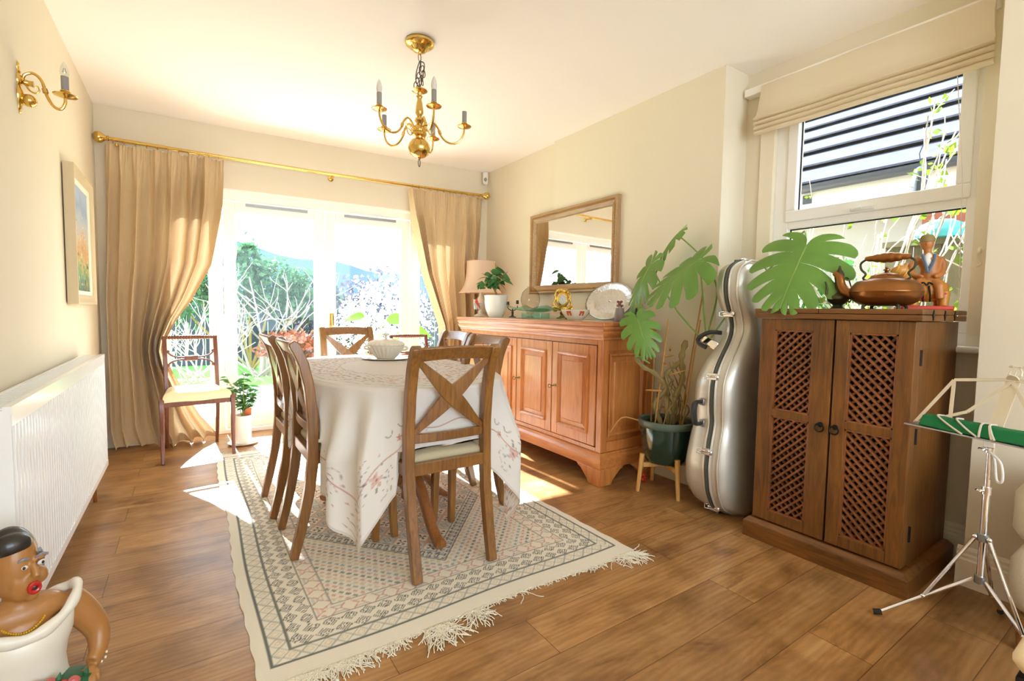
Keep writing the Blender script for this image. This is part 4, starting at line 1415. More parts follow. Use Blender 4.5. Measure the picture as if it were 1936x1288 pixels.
# table lamp
t = thing('lamp_pedestal', 'slim wooden pedestal carrying the table lamp beyond the sideboard, almost hidden', 'plant stand', (2.335, 4.02, 0))
G().lathe([(0.09, 0), (0.09, 0.02), (0.03, 0.04), (0.022, 0.1), (0.03, 0.5), (0.022, 0.9), (0.05, 0.95), (0.085, 0.975), (0.085, 0.995), (0, 0.995)], n=24).build('column', 'sideboard_wood', t)
t = thing('table_lamp', 'table lamp with flared pale pink shade in the corner by the right curtain', 'lamp', (2.335, 4.02, ST))
G().lathe([(0.07, 0), (0.072, 0.008), (0.05, 0.02), (0.025, 0.03), (0.02, 0.05), (0.035, 0.09), (0.045, 0.13), (0.035, 0.17), (0.016, 0.2), (0.012, 0.24), (0.012, 0.27)], n=24).build('base', 'white_glaze', t)
g = G()
prof = smoothpath([(0.21, 0, 0.225), (0.175, 0, 0.27), (0.15, 0, 0.34), (0.14, 0, 0.42), (0.135, 0, 0.525)], 14)
g.lathe([(p[0], p[2]) for p in prof], n=40, caps=False)
sh = g.build('lamp_shade', 'shade_fabric', t, smooth=60)
a = np.linspace(0, 2 * np.pi, 40, endpoint=False)
for r_, z in ((0.21, 0.225), (0.135, 0.525)):
    G().tube(np.stack([r_ * np.cos(a), r_ * np.sin(a), np.full(40, z)], 1), 0.0035, 6, closed=True).build('trim_braid', 'shade_fabric', sh)
g = G().tube([(0, 0, 0.27), (0, 0, 0.33)], 0.012, 10).lathe([(0.01, 0.33), (0.026, 0.35), (0.03, 0.38), (0.02, 0.41), (0, 0.415)], n=14)
g.build('bulb_holder', 'white_plastic', t)

# white pot with small ficus
t = thing('potted_ficus', 'small leafy ficus in a round white glazed pot on the sideboard', 'plant', (2.165, 3.47, ZT))
prof = [(0.055, 0), (0.06, 0.004), (0.075, 0.03), (0.09, 0.075), (0.097, 0.125), (0.096, 0.16), (0.099, 0.172), (0.101, 0.182), (0.096, 0.186), (0.088, 0.18), (0.086, 0.165), (0.0, 0.165)]
pt = G().lathe(prof, n=40).build('pot', 'white_glaze', t)
G().lathe([(0.086, 0.168), (0.05, 0.172), (0, 0.173)], n=20, caps=False).build('soil', 'soil', pt)
fic = [((0.0, -0.02, 0.33), 0), ((-0.08, 0.10, 0.37), 0), ((0.0, 0.17, 0.35), 0), ((-0.06, -0.10, 0.34), 0), ((0.02, 0.05, 0.46), 0), ((-0.04, 0.24, 0.29), 0), ((0.05, -0.10, 0.38), 0), ((-0.12, 0.03, 0.28), 0), ((-0.02, -0.17, 0.31), 0), ((-0.05, 0.14, 0.25), 0), ((-0.04, 0.04, 0.40), 0)]
rf = np.random.default_rng(12)
g = G()
g.tube(smoothpath([(0, 0, 0.168), (0.005, 0.004, 0.2), (-0.01, 0.01, 0.24), (0.0, 0.02, 0.29), (0.02, 0.03, 0.36)], 16), np.linspace(0.011, 0.004, 16), 7)
leaves = []
for p, _ in fic:
    path = smoothpath([(0, 0.01, 0.22), (p[0] * 0.4, p[1] * 0.4, 0.24 + (p[2] - 0.2) * 0.5), p], 9)
    g.tube(path, np.linspace(0.004, 0.0018, 9), 5)
    for k in range(5):
        q = path[3 + k]
        leaves.append((q, rf.uniform(0, 6.28)))
g.build('stem', 'stem_brown', t)
g = G()
for q, a_ in leaves:
    d = (math.cos(a_), math.sin(a_), rf.uniform(-0.7, 0.25))
    blade(g, q, d, rf.uniform(0.065, 0.1), rf.uniform(0.038, 0.055), 0.25, 6, 0.2, 3, rf.uniform(-1.2, 1.2))
g.build('leaves', 'leaf_dark', t, smooth=60, fix=False)

# glass holder with folded red and white napkins
t = thing('napkin_glass', 'clear stemmed glass holding red and white folded paper beside the white pot', 'glass', (2.12, 3.70, ST))
G().lathe([(0.036, 0), (0.036, 0.003), (0.008, 0.006), (0.006, 0.05), (0.007, 0.058), (0.03, 0.066), (0.038, 0.085), (0.04, 0.125), (0.038, 0.125), (0.036, 0.086), (0.026, 0.069), (0, 0.066)], n=28).build('bowl', 'clear_glass', t)
G().add([(-0.02, 0.03, 0.072), (0.01, 0.03, 0.07), (0.015, 0.034, 0.15), (-0.02, 0.04, 0.158)], [(0, 1, 2, 3)]).build('white_paper', 'white_paint', t, smooth=0, solid=0.004)
G().add([(-0.012, 0.024, 0.13), (0.0, -0.034, 0.075), (0.008, -0.032, 0.092), (0.0, 0.02, 0.165)], [(0, 1, 2, 3)]).build('red_paper', 'red_paint', t, smooth=0, solid=0.005)

# two-branched bronze candelabrum
t = thing('candelabrum', 'tiny bronze two-branched candelabrum between white pot and glass egg', 'candelabrum', (2.25, 3.34, ZT))
G().lathe([(0.032, 0), (0.03, 0.006), (0.012, 0.012), (0.007, 0.03), (0.011, 0.04), (0.006, 0.055), (0.006, 0.07), (0, 0.075)], n=18).build('base', 'dark_bronze', t)
for s in (-1, 1):
    g = G().tube(smoothpath([(0, 0, 0.055), (0.012 * s, -0.015 * s, 0.062), (0.026 * s, -0.03 * s, 0.078), (0.026 * s, -0.032 * s, 0.10)], 14), 0.004, 7)
    g.lathe([(0.004, 0), (0.013, 0.006), (0.015, 0.012), (0.01, 0.014), (0.012, 0.032), (0, 0.032)], (0.026 * s, -0.032 * s, 0.1 + (0.012 if s > 0 else 0)), 14)
    g.build('arm', 'dark_bronze', t)

# egg-shaped lustre glass vase
t = thing('egg_vase', 'egg-shaped iridescent glass vase standing before the far lower corner of the mirror', 'vase', (2.33, 3.2, ZT))
G().lathe([(0.03, 0), (0.032, 0.006), (0.018, 0.016), (0.016, 0.03), (0.035, 0.05), (0.064, 0.09), (0.079, 0.135), (0.079, 0.165), (0.065, 0.21), (0.04, 0.237), (0.024, 0.246), (0.026, 0.256)], n=36, caps=False).build('vessel', 'lustre_glass', t, smooth=60)
G().lathe([(0.034, 0), (0.034, 0.005), (0.02, 0.014), (0.0, 0.016)], n=28).build('foot', 'lustre_glass', t)

# long wavy green glass dish on a block foot
t = thing('glass_dish', 'long wavy green glass dish on a block foot, front of the sideboard', 'dish', (2.16, 2.90, ZT))
ny, nx = 36, 18
P = np.zeros((ny, nx, 3))
for i, v in enumerate(np.linspace(-1, 1, ny)):
    for j, u in enumerate(np.linspace(-1, 1, nx)):
        w = 0.115 * (1 - 0.25 * v * v)
        P[i, j] = (u * w, v * 0.25, 0.05 + 0.03 * abs(v) ** 2.2 * (1 + 0.0 * u) + 0.02 * u * u + 0.004 * math.sin(v * 7) * (0.3 + abs(u)))
G().grid(P).build('bowl', 'green_glass', t, smooth=60, solid=0.006)
G().bb((-0.045, -0.12, 0), (0.045, 0.12, 0.044)).build('foot', 'green_glass', t, smooth=0, bevel=0.004)

# gilt mantel clock
t = thing('gilt_clock', 'ornate gilt mantel clock with oval white dial, in front of the mirror', 'clock', (2.31, 2.765, ZT), math.radians(140))
# local +Y looks into the room
g = G().lathe([(0.045, 0), (0.042, 0.01), (0.022, 0.018), (0.014, 0.03), (0.02, 0.045), (0.012, 0.055), (0.016, 0.07)], n=20, sy=0.8)
g.build('foot', 'old_brass', t)
rc = np.random.default_rng(3)
g = G().ell((0, 0, 0.145), (0.048, 0.026, 0.062), 24, 14)
g.ell((0, 0, 0.08), (0.062, 0.024, 0.018))
for k in range(16):                              # leafy scrolls round the base
    a_ = k / 16 * 2 * math.pi
    c_ = np.array((0.066 * math.cos(a_), 0.02 * math.sin(a_), 0.078 + 0.014 * math.sin(3 * a_)))
    g.ell(c_, (0.014, 0.01, 0.009), 8, 6, rotm(0, a_ * 2, a_))
for s, h in ((-1, 0.2), (1, 0.21)):               # flanking scrolls
    g.tube(smoothpath([(0.05 * s, 0, 0.08), (0.066 * s, 0, 0.11), (0.052 * s, 0, 0.15), (0.058 * s, 0, 0.18), (0.04 * s, 0, h), (0.03 * s, 0, h - 0.012)], 24), np.linspace(0.01, 0.005, 24), 8)
    g.ell((0.038 * s, 0, h), 0.012, 10, 8)
g.ell((0, 0, 0.208), (0.036, 0.016, 0.014), 12, 8)
for k in range(5):
    g.ell((-0.03 + 0.015 * k, 0.004, 0.215 + 0.004 * (k % 2)), (0.009, 0.009, 0.01), 8, 6)
g.build('case', 'gold', t)
dl = G().lathe([(0.028, 0), (0.028, 0.004), (0.026, 0.006), (0, 0.0062)], (0, 0.022, 0.145), 30, rotm(-math.pi / 2, 0, 0), sy=1.35).build('dial', 'porcelain', t)
g = G()
for k in range(12):
    a_ = k / 12 * 2 * math.pi
    g.box((0.021 * math.sin(a_), 0.0288, 0.145 + 0.029 * math.cos(a_)), (0.002, 0.001, 0.006), rotm(0, a_, 0))
g.bar((0, 0.0295, 0.145), (0.009, 0.0295, 0.158), 0.0016, 0.001)
g.bar((0, 0.0295, 0.145), (-0.004, 0.0295, 0.125), 0.0016, 0.001)
g.build('numerals_and_hands', 'clay_hair', dl, smooth=0)

# stone bowl with russet squares
t = thing('inlaid_bowl', 'pale stone bowl with russet animal squares on its side, beside the silver tray', 'bowl', (2.17, 2.46, ZT))
G().lathe([(0.045, 0), (0.05, 0.004), (0.07, 0.02), (0.092, 0.05), (0.098, 0.068), (0.095, 0.07), (0.087, 0.05), (0.065, 0.024), (0, 0.016)], n=40).build('vessel', 'stone_bowl', t)
for a_ in (200, 257, 314, 11, 68, 143):
    th = math.radians(a_)
    P = np.zeros((5, 6, 3))
    for i, z in enumerate(np.linspace(0.03, 0.06, 5)):
        r_ = interp(z, [0.02, 0.05, 0.068], [0.07, 0.092, 0.098]) + 0.0009
        for j, w in enumerate(np.linspace(-0.017, 0.017, 6)):
            P[i, j] = (r_ * math.cos(th + w / r_), r_ * math.sin(th + w / r_), z)
    iq = G().grid(P).build('inlay', 'russet_inlay', t, smooth=60)
    P2 = P[:3, 2:4] * np.array((1.006, 1.006, 1))
    G().grid(P2).build('inlay_motif', 'stone_bowl', iq, smooth=60)

# oval silver tray leaning on the wall
t = thing('silver_tray', 'large oval engraved silver tray leaning against the wall by the mirror', 'tray', (2.395, 2.41, ZT))
tl = rotm(0, math.radians(18), 0)
n_, m_ = 56, 14
P = np.zeros((m_, n_, 3))
for i, r_ in enumerate(np.linspace(0.001, 1, m_)):
    for j in range(n_):
        a_ = j / n_ * 2 * math.pi
        sc = 1 + (0.018 * abs(math.sin(a_ * 12)) if r_ > 0.9 else 0)
        y, z = 0.225 * r_ * math.cos(a_) * sc, 0.135 * r_ * math.sin(a_) * sc
        P[i, j] = (-0.012 * max(0, (r_ - 0.72) / 0.28) ** 0.7 + (0.004 * math.sin(a_ * 24) if 0.75 < r_ < 0.97 else 0) * 0.5, y, z + 0.137)
g = G().grid(P, wrap=True)
g.move(tl)
g.build('dish', 'silver_plate', t, smooth=60, solid=0.003)
# grey pepper-pot vase
t = thing('bud_vase', 'small grey tapered vase with dried russet flowers at the near end of the sideboard', 'vase', (2.20, 2.085, ST))
G().lathe([(0.034, 0), (0.035, 0.003), (0.03, 0.05), (0.025, 0.085), (0.02, 0.085), (0.022, 0.05), (0, 0.04)], n=24).build('vessel', 'vase_grey', t)
g = G()
for k in range(7):
    a_ = k * 0.9
    g.ell((0.013 * math.cos(a_), 0.013 * math.sin(a_), 0.10 + 0.012 * (k % 3)), (0.01, 0.01, 0.008), 8, 6)
    g.tube([(0, 0, 0.06), (0.013 * math.cos(a_), 0.013 * math.sin(a_), 0.10)], 0.0015, 4)
g.build('flowers', 'skin_red', t)
# little menorah with yellow candles
t = thing('menorah', 'small dark metal menorah with yellow candles behind the monstera leaves', 'candle holder', (2.36, 2.085, ST), math.radians(60))
g = G().lathe([(0.036, 0), (0.034, 0.005), (0.012, 0.01), (0.006, 0.02), (0.006, 0.085)], n=18, sy=0.7)
for k in range(1, 5):
    r_ = 0.014 * k
    a_ = np.linspace(math.pi, 2 * math.pi, 17)
    g.tube(np.stack([r_ * np.cos(a_), np.zeros(17), 0.085 + r_ * 0.95 * np.sin(a_)], 1), 0.0028, 6)
g.tube([(-0.02, 0, 0.012), (0.0, 0, 0.04), (0.02, 0, 0.012)], 0.003, 6)
g.bb((-0.06, -0.005, 0.084), (0.06, 0.005, 0.09))
g.build('frame', 'iron', t)
for k in range(9):
    x = (k - 4) * 0.014
    G().tube([(x, 0, 0.088), (x, 0, 0.132 + (0.008 if k == 4 else 0))], 0.0045, 8).build('candle', 'bead_gold', t)
# red toy on the floor behind the sideboard foot
t = thing('red_toy', 'little red plastic toy on the floor behind the sideboard foot', 'toy', (2.34, 1.98, 0.0), 0.6)
G().ell((0, 0, 0.016), (0.028, 0.016, 0.016)).ell((0.028, 0, 0.03), (0.016, 0.014, 0.016)).build('body', 'red_paint', t)
for x in (-0.016, 0.018):
    for y in (-0.016, 0.016):
        G().lathe([(0.010, -0.003), (0.012, 0), (0.010, 0.003)], (x, y, 0.012), 12, rotm(math.pi / 2, 0, 0)).build('wheel', 'red_paint', t)

# ------------------------------------------------------------------ dining chairs
def sweep_rect(g, path, w, d, k=None, fwd=(0, 1, 0)):
    """rectangular bar along a path in the YZ plane: w across X, d along the depth"""
    path = np.asarray(path, float)
    T = np.gradient(path, axis=0)
    T /= np.linalg.norm(T, axis=1)[:, None]
    rings = []
    for i, p in enumerate(path):
        kk = 1 if k is None else k[i]
        nrm = np.cross((1, 0, 0), T[i])
        nrm /= np.linalg.norm(nrm)
        a = np.array((1.0, 0, 0)) * w * 0.5 * (kk if np.ndim(kk) == 0 else kk[0])
        b = nrm * d * 0.5 * (kk if np.ndim(kk) == 0 else kk[1])
        rings.append([p - a - b, p + a - b, p + a + b, p - a + b])
    return g.loft(rings)

def stile_y(z):
    return interp(z, [0, 0.12, 0.28, 0.42, 0.58, 0.72, 0.82, 0.875, 0.905], [0, 0.030, 0.062, 0.078, 0.078, 0.064, 0.042, 0.018, -0.002])

def dining_chair(label, loc, rz):
    t = thing('dining_chair', label, 'chair', loc, rz, 'cross-back dining chairs round the table')
    zs = np.concatenate([np.linspace(0, 0.84, 30), np.linspace(0.855, 0.905, 6)])
    for s in (-1, 1):
        xs_ = s * interp(zs, [0, 0.44, 0.9], [0.166, 0.172, 0.171])
        path = np.stack([xs_, stile_y(zs), zs], 1)
        k = [(1.0, interp(z, [0, 0.12, 0.42, 0.7, 0.84, 0.89, 0.905], [0.82, 0.95, 1.1, 1.0, 1.0, 1.05, 0.6])) for z in zs]
        g = sweep_rect(G(), path, 0.038, 0.040, k)
        g.build('rear_leg', 'chair_wood', t, smooth=50, bevel=0.004)
        zf = np.linspace(0, 0.435, 14)
        pf = np.stack([s * interp(zf, [0, 0.44], [0.19, 0.187]), interp(zf, [0, 0.1, 0.3, 0.44], [0.425, 0.418, 0.412, 0.412]), zf], 1)
        g = sweep_rect(G(), pf, 0.036, 0.036, [interp(z, [0, 0.44], [0.82, 1.05]) for z in zf])
        g.build('front_leg', 'chair_wood', t, smooth=50, bevel=0.004)
    # seat rails
    for nm, p, q in (('rear_rail', (-0.155, 0.072, 0.42), (0.155, 0.072, 0.42)), ('front_rail', (-0.175, 0.412, 0.414), (0.175, 0.412, 0.414)), ('side_rail', (-0.176, 0.09, 0.418), (-0.188, 0.40, 0.414)), ('side_rail', (0.176, 0.09, 0.418), (0.188, 0.40, 0.414))):
        G().bar(p, q, 0.024, 0.05).build(nm, 'chair_wood', t, smooth=0, bevel=0.003)
    # pad
    rings = []
    for z, i in ((0.437, 0.004), (0.448, 0.0), (0.462, 0.002), (0.472, 0.014), (0.478, 0.05), (0.481, 0.12)):
        y0, y1 = 0.088 + i, 0.425 - i
        w0, w1 = 0.165 - i, 0.20 - i
        ring = []
        for f in np.linspace(0, 1, 8):
            ring.append((-w0 + 2 * w0 * f, y0, z))
        for f in np.linspace(0, 1, 8):
            ring.append((w0 + (w1 - w0) * f, y0 + (y1 - y0) * f, z))
        for f in np.linspace(0, 1, 8):
            ring.append((w1 - 2 * w1 * f, y1, z))
        for f in np.linspace(0, 1, 8):
            ring.append((-w1 + (w1 - w0) * f, y1 - (y1 - y0) * f, z))
        rings.append(ring)
    G().loft(rings).build('seat', 'seat_fabric', t, smooth=60)
    # crest rail, bowed back and arched
    rings = []
    for x in np.linspace(-0.156, 0.156, 15):
        b = 0.016 * (1 - (x / 0.156) ** 2)
        zt = 0.900 + 0.006 * (1 - (x / 0.156) ** 2)
        zb = 0.846 + 0.010 * (1 - (x / 0.156) ** 2)
        yb, yt = stile_y(zb) - b, stile_y(zt) - b
        rings.append([(x, yb - 0.010, zb), (x, yb + 0.010, zb), (x, yt + 0.006, zt), (x, yt - 0.002, zt + 0.004), (x, yt - 0.012, zt - 0.002)])
    G().loft(rings).build('crest_rail', 'chair_wood', t, smooth=40, bevel=0.003)
    rings = []
    for x in np.linspace(-0.156, 0.156, 9):
        b = 0.010 * (1 - (x / 0.156) ** 2)
        rings.append([(x, stile_y(z) - b + o_, z) for z, o_ in ((0.522, -0.010), (0.522, 0.010), (0.558, 0.010), (0.558, -0.010))])
    G().loft(rings).build('lower_rail', 'chair_wood', t, smooth=40, bevel=0.003)
    # the X: two waisted bars that swell at the crossing
    for s in (-1, 1):
        rings = []
        for u in np.linspace(0, 1, 21):
            x = s * (-0.156 + 0.312 * u)
            z = 0.555 + (0.852 - 0.555) * u
            b = 0.012 * (1 - (x / 0.156) ** 2)
            w = 0.0115 + 0.021 * math.sin(math.pi * u) ** 1.6
            dx, dz = -s * (0.852 - 0.555) / 0.43, 0.312 / 0.43
            yv = stile_y(z) - b + 0.0008 * s
            rings.append([(x - dx * w, yv - 0.006, z - dz * w), (x + dx * w, yv - 0.006, z + dz * w), (x + dx * w, yv + 0.006, z + dz * w), (x - dx * w, yv + 0.006, z - dz * w)])
        G().loft(rings).build('cross_bar', 'chair_wood', t, smooth=40, bevel=0.002)
    return t

CH = [('cross-back dining chair at the near end of the table, its back to the viewer', (0.868, 1.662, 0.0065), 0.0),
      ('cross-back dining chair on the radiator side of the table, nearer one', (0.341, 2.273, 0.0065), -math.pi / 2),
      ('cross-back dining chair on the radiator side of the table, second one towards the garden', (0.325, 2.75, 0.0065), -math.pi / 2),
      ('cross-back dining chair on the sideboard side of the table, nearer one', (1.395, 2.295, 0.0065), math.pi / 2),
      ('cross-back dining chair on the sideboard side of the table, by the far curtain', (1.46, 2.80, 0.0065), math.pi / 2),
      ('cross-back dining chair at the far end of the table, facing the viewer', (0.965, 3.64, 0.0065), math.pi)]
c0 = dining_chair(*CH[0])
chairs = [c0]
for lb, lc, rz in CH[1:]:
    chairs.append(dup(c0, lc, rz, lb))

# ------------------------------------------------------------------ the two regency side chairs
def regency_chair(label, loc, rz):
    t = thing('side_chair', label, 'chair', loc, rz, 'rope-back mahogany side chairs')
    # local: front towards +Y, rear feet at y = 0
    for s in (-1, 1):
        zs = np.linspace(0, 0.42, 18)
        py_ = interp(zs, [0, 0.12, 0.28, 0.42], [-0.02, 0.02, 0.05, 0.06])
        path = np.stack([np.full(18, s * 0.158), py_, zs], 1)
        sweep_rect(G(), path, 0.026, 0.034, [interp(z, [0, 0.42], [0.75, 1.05]) for z in zs]).build('rear_leg', 'regency_wood', t, smooth=50, bevel=0.004)
        zs = np.linspace(0.42, 0.815, 20)
        py_ = interp(zs, [0.42, 0.55, 0.7, 0.80, 0.815], [0.06, 0.045, 0.02, -0.012, -0.016])
        path = np.stack([np.full(20, s * 0.158), py_, zs], 1)
        sweep_rect(G(), path, 0.026, 0.028).build('stile', 'regency_wood', t, smooth=50, bevel=0.004)
        zf = np.linspace(0, 0.43, 20)
        pf = np.stack([s * (0.205 + 0 * zf), interp(zf, [0, 0.08, 0.2, 0.33, 0.40, 0.43], [0.425, 0.412, 0.405, 0.42, 0.412, 0.40]), zf], 1)
        sweep_rect(G(), pf, 0.028, 0.036, [interp(z, [0, 0.2, 0.43], [0.72, 0.85, 1.1]) for z in zf]).build('front_leg', 'regency_wood', t, smooth=50, bevel=0.005)
    for nm, p, q in (('front_rail', (-0.2, 0.405, 0.395), (0.2, 0.405, 0.395)), ('rear_rail', (-0.15, 0.06, 0.395), (0.15, 0.06, 0.395)), ('side_rail', (-0.16, 0.07, 0.395), (-0.2, 0.40, 0.395)), ('side_rail', (0.16, 0.07, 0.395), (0.2, 0.40, 0.395))):
        G().bar(p, q, 0.022, 0.036).build(nm, 'regency_wood', t, smooth=0, bevel=0.004)
    rings = []
    for z, i in ((0.405, 0.0), (0.425, -0.006), (0.45, -0.004), (0.468, 0.012), (0.478, 0.05), (0.482, 0.12)):
        y0, y1, w0, w1 = 0.075 + i, 0.415 - i, 0.15 - i, 0.192 - i
        ring = [(-w0 + 2 * w0 * f, y0, z) for f in np.linspace(0, 1, 8)] + [(w0 + (w1 - w0) * f, y0 + (y1 - y0) * f, z) for f in np.linspace(0, 1, 8)] + [(w1 - 2 * w1 * f, y1, z + 0.003 * math.sin(f * 9)) for f in np.linspace(0, 1, 8)] + [(-w1 + (w1 - w0) * f, y1 - (y1 - y0) * f, z) for f in np.linspace(0, 1, 8)]
        rings.append(ring)
    G().loft(rings).build('seat', 'cream_fabric', t, smooth=60)
    # rope-turned top rail
    n = 120
    xs_ = np.linspace(-0.172, 0.172, n)
    prof = [(0.010 + 0.006 * math.sin(math.pi * (i / (n - 1))) + 0.0018 * math.sin(i * 1.05), x) for i, x in enumerate(xs_)]
    G().lathe(prof, (0, -0.018, 0.818), 14, rotm(0, math.pi / 2, 0)).build('rope_rail', 'regency_wood', t, smooth=60)
    # middle splat: tablet and paired scrolls
    G().box((0, 0.018, 0.665), (0.085, 0.020, 0.038)).build('tablet', 'regency_wood', t, smooth=0, bevel=0.005)
    for s in (-1, 1):
        for v in (-1, 1):
            p = smoothpath([(0.03 * s, 0.018, 0.665 + 0.008 * v), (0.075 * s, 0.02, 0.665 + 0.010 * v), (0.115 * s, 0.022, 0.665 + 0.022 * v), (0.14 * s, 0.022, 0.665 + 0.045 * v), (0.148 * s, 0.022, 0.665 + 0.058 * v)], 16)
            g = sweep_rect(G(), p[:, [1, 0, 2]], 0.016, 0.011)
            g.v[-1] = g.v[-1][:, [1, 0, 2]]
            g.ell((0.141 * s, 0.022, 0.665 + 0.052 * v), (0.012, 0.010, 0.012), 10, 8)
            g.build('scroll', 'regency_wood', t, smooth=50)
    return t
rc0 = regency_chair('mahogany side chair with cream seat standing before the left curtain', (0.005, 4.30, 0), math.radians(180 + 5))
dup(rc0, (1.615, 4.03, 0), math.radians(180 - 4), 'mahogany side chair between the table and the right curtain, mostly hidden by the table')

# ------------------------------------------------------------------ dining table
TC = np.array((0.89, 2.52))
TA, TB, TZ = 0.47, 0.765, 0.735
t = thing('dining_table', 'oval twin-pedestal wooden dining table under the embroidered cloth', 'table', (TC[0], TC[1], 0.0065))
def oval(a, b, n, p=2.35):
    th = np.linspace(0, 2 * np.pi, n, endpoint=False)
    c, s = np.cos(th), np.sin(th)
    return np.stack([a * np.sign(c) * np.abs(c) ** (2 / p), b * np.sign(s) * np.abs(s) ** (2 / p)], 1)
rings = []
for z, i in ((TZ - 0.034, 0.012), (TZ - 0.026, 0.002), (TZ - 0.012, 0.0), (TZ - 0.005, 0.006)):
    q = oval(TA - 0.008 - i, TB - 0.008 - i, 72)
    rings.append(np.c_[q, np.full(72, z - 0.0065)])
G().loft(rings).build('table_top', 'table_wood', t, smooth=40)
q = oval(TA - 0.12, TB - 0.16, 60)
G().loft([np.c_[q, np.full(60, 0.64)], np.c_[q, np.full(60, TZ - 0.04)]]).build('apron', 'table_wood', t, smooth=40)
for s, rots in ((-1, (-90, 30, 150)), (1, (90, 210, -30))):
    cy = 0.315 * s
    col = [(0.035, 0.165), (0.05, 0.17), (0.055, 0.19), (0.046, 0.21), (0.05, 0.225), (0.036, 0.24), (0.032, 0.27), (0.042, 0.33), (0.056, 0.38), (0.06, 0.42), (0.05, 0.46), (0.034, 0.5), (0.04, 0.52), (0.034, 0.54), (0.045, 0.58), (0.06, 0.62), (0.06, 0.65)]
    p = G().lathe(col, (0, cy, 0), 28).build('pedestal', 'table_wood', t)
    for r_ in rots:
        a_ = math.radians(r_)
        path = smoothpath([(0.03, 0, 0.21), (0.09, 0, 0.225), (0.16, 0, 0.175), (0.24, 0, 0.085), (0.31, 0, 0.035), (0.36, 0, 0.022)], 22)
        wd = interp(np.linspace(0, 1, 22), [0, 0.5, 0.8, 1], [0.05, 0.042, 0.044, 0.05])
        hd = interp(np.linspace(0, 1, 22), [0, 0.4, 0.8, 0.95, 1], [0.085, 0.06, 0.042, 0.044, 0.03])
        T = np.gradient(path, axis=0)
        T /= np.linalg.norm(T, axis=1)[:, None]
        rings = []
        for i in range(22):
            nrm = np.array((-T[i][2], 0, T[i][0]))
            ring = []
            for b in np.linspace(0, 2 * np.pi, 12, endpoint=False):
                cb, sb_ = math.cos(b), math.sin(b)
                ring.append(path[i] + np.array((0, 1, 0)) * wd[i] * 0.5 * np.sign(cb) * abs(cb) ** 0.6 + nrm * hd[i] * 0.5 * np.sign(sb_) * abs(sb_) ** 0.6)
            rings.append(ring)
        g = G().loft(rings)
        g.v[-1][:, 2] = np.maximum(g.v[-1][:, 2], 0.0)
        g.move(rotm(0, 0, a_), (0, cy, 0))
        g.build('leg', 'table_wood', t, smooth=60)

# ------------------------------------------------------------------ embroidered tablecloth
HA, HB = 0.845, 1.075
NTH, NS, NT = 960, 130, 70
B = oval(TA, TB, NTH, 2.35)
Tn = np.roll(B, -1, 0) - np.roll(B, 1, 0)
# even spacing round the rim
seg = np.linalg.norm(np.roll(B, -1, 0) - B, axis=1)
cum = np.concatenate([[0], np.cumsum(seg)])
tt = np.linspace(0, cum[-1], NTH, endpoint=False)
Bx = np.interp(tt, cum, np.r_[B[:, 0], B[0, 0]])
By = np.interp(tt, cum, np.r_[B[:, 1], B[0, 1]])
B = np.stack([Bx, By], 1)
Tn = np.roll(B, -2, 0) - np.roll(B, 2, 0)
Nn = np.stack([Tn[:, 1], -Tn[:, 0]], 1)
Nn /= np.linalg.norm(Nn, axis=1)[:, None]
# soften the fan of directions so that the hanging cloth spreads towards its corners
with np.errstate(divide='ignore'):
    smax = np.minimum((HA - np.abs(B[:, 0])) / np.maximum(np.abs(Nn[:, 0]), 1e-6), (HB - np.abs(B[:, 1])) / np.maximum(np.abs(Nn[:, 1]), 1e-6))
smax = np.minimum(smax, 0.70)
corner = np.clip((smax - 0.38) / 0.2, 0, 1)
arc = tt
rcl = np.random.default_rng(21)
fold = (np.sin(arc * 2 * np.pi / 0.235 + 0.6) * 0.55 + np.sin(arc * 2 * np.pi / 0.41 + 2.0) * 0.5 + 0.2 * np.sin(arc * 2 * np.pi / 0.12))
cfold = np.sin(arc * 2 * np.pi / 0.15 + 0.3)
flat = np.zeros((NTH, NS, 2))
PS = np.zeros((NTH, NS, 3))
Z0 = TZ + 0.004
seatM = []
for c in chairs:
    R = rotm(0, 0, -c.rotation_euler[2])[:2, :2]
    seatM.append((np.array(c.location[:2]), R))
for j, u in enumerate(np.linspace(0, 1, NS)):
    s = smax * u
    flat[:, j] = B + Nn * s[:, None]
    rr_ = 0.014
    th_ = np.minimum(s / rr_, np.pi / 2)
    outw = rr_ * np.sin(th_) - 0.004
    down = rr_ * (1 - np.cos(th_)) + np.maximum(0, s - rr_ * np.pi / 2)
    k = np.clip(s / 0.30, 0, 1) ** 1.15
    am = 0.020 * (1 - corner) + 0.046 * corner
    off = outw + k * (0.020 + am * ((1 - corner) * fold + corner * cfold) + 0.05 * corner)
    off = np.maximum(off, outw * 0.6 - 0.02 * k)
    pt = B + Nn * off[:, None]
    PS[:, j, 0], PS[:, j, 1] = pt[:, 0] + TC[0], pt[:, 1] + TC[1]
    PS[:, j, 2] = Z0 - down + 0.006 * k * np.sin(arc * 2 * np.pi / 0.235 + 1)
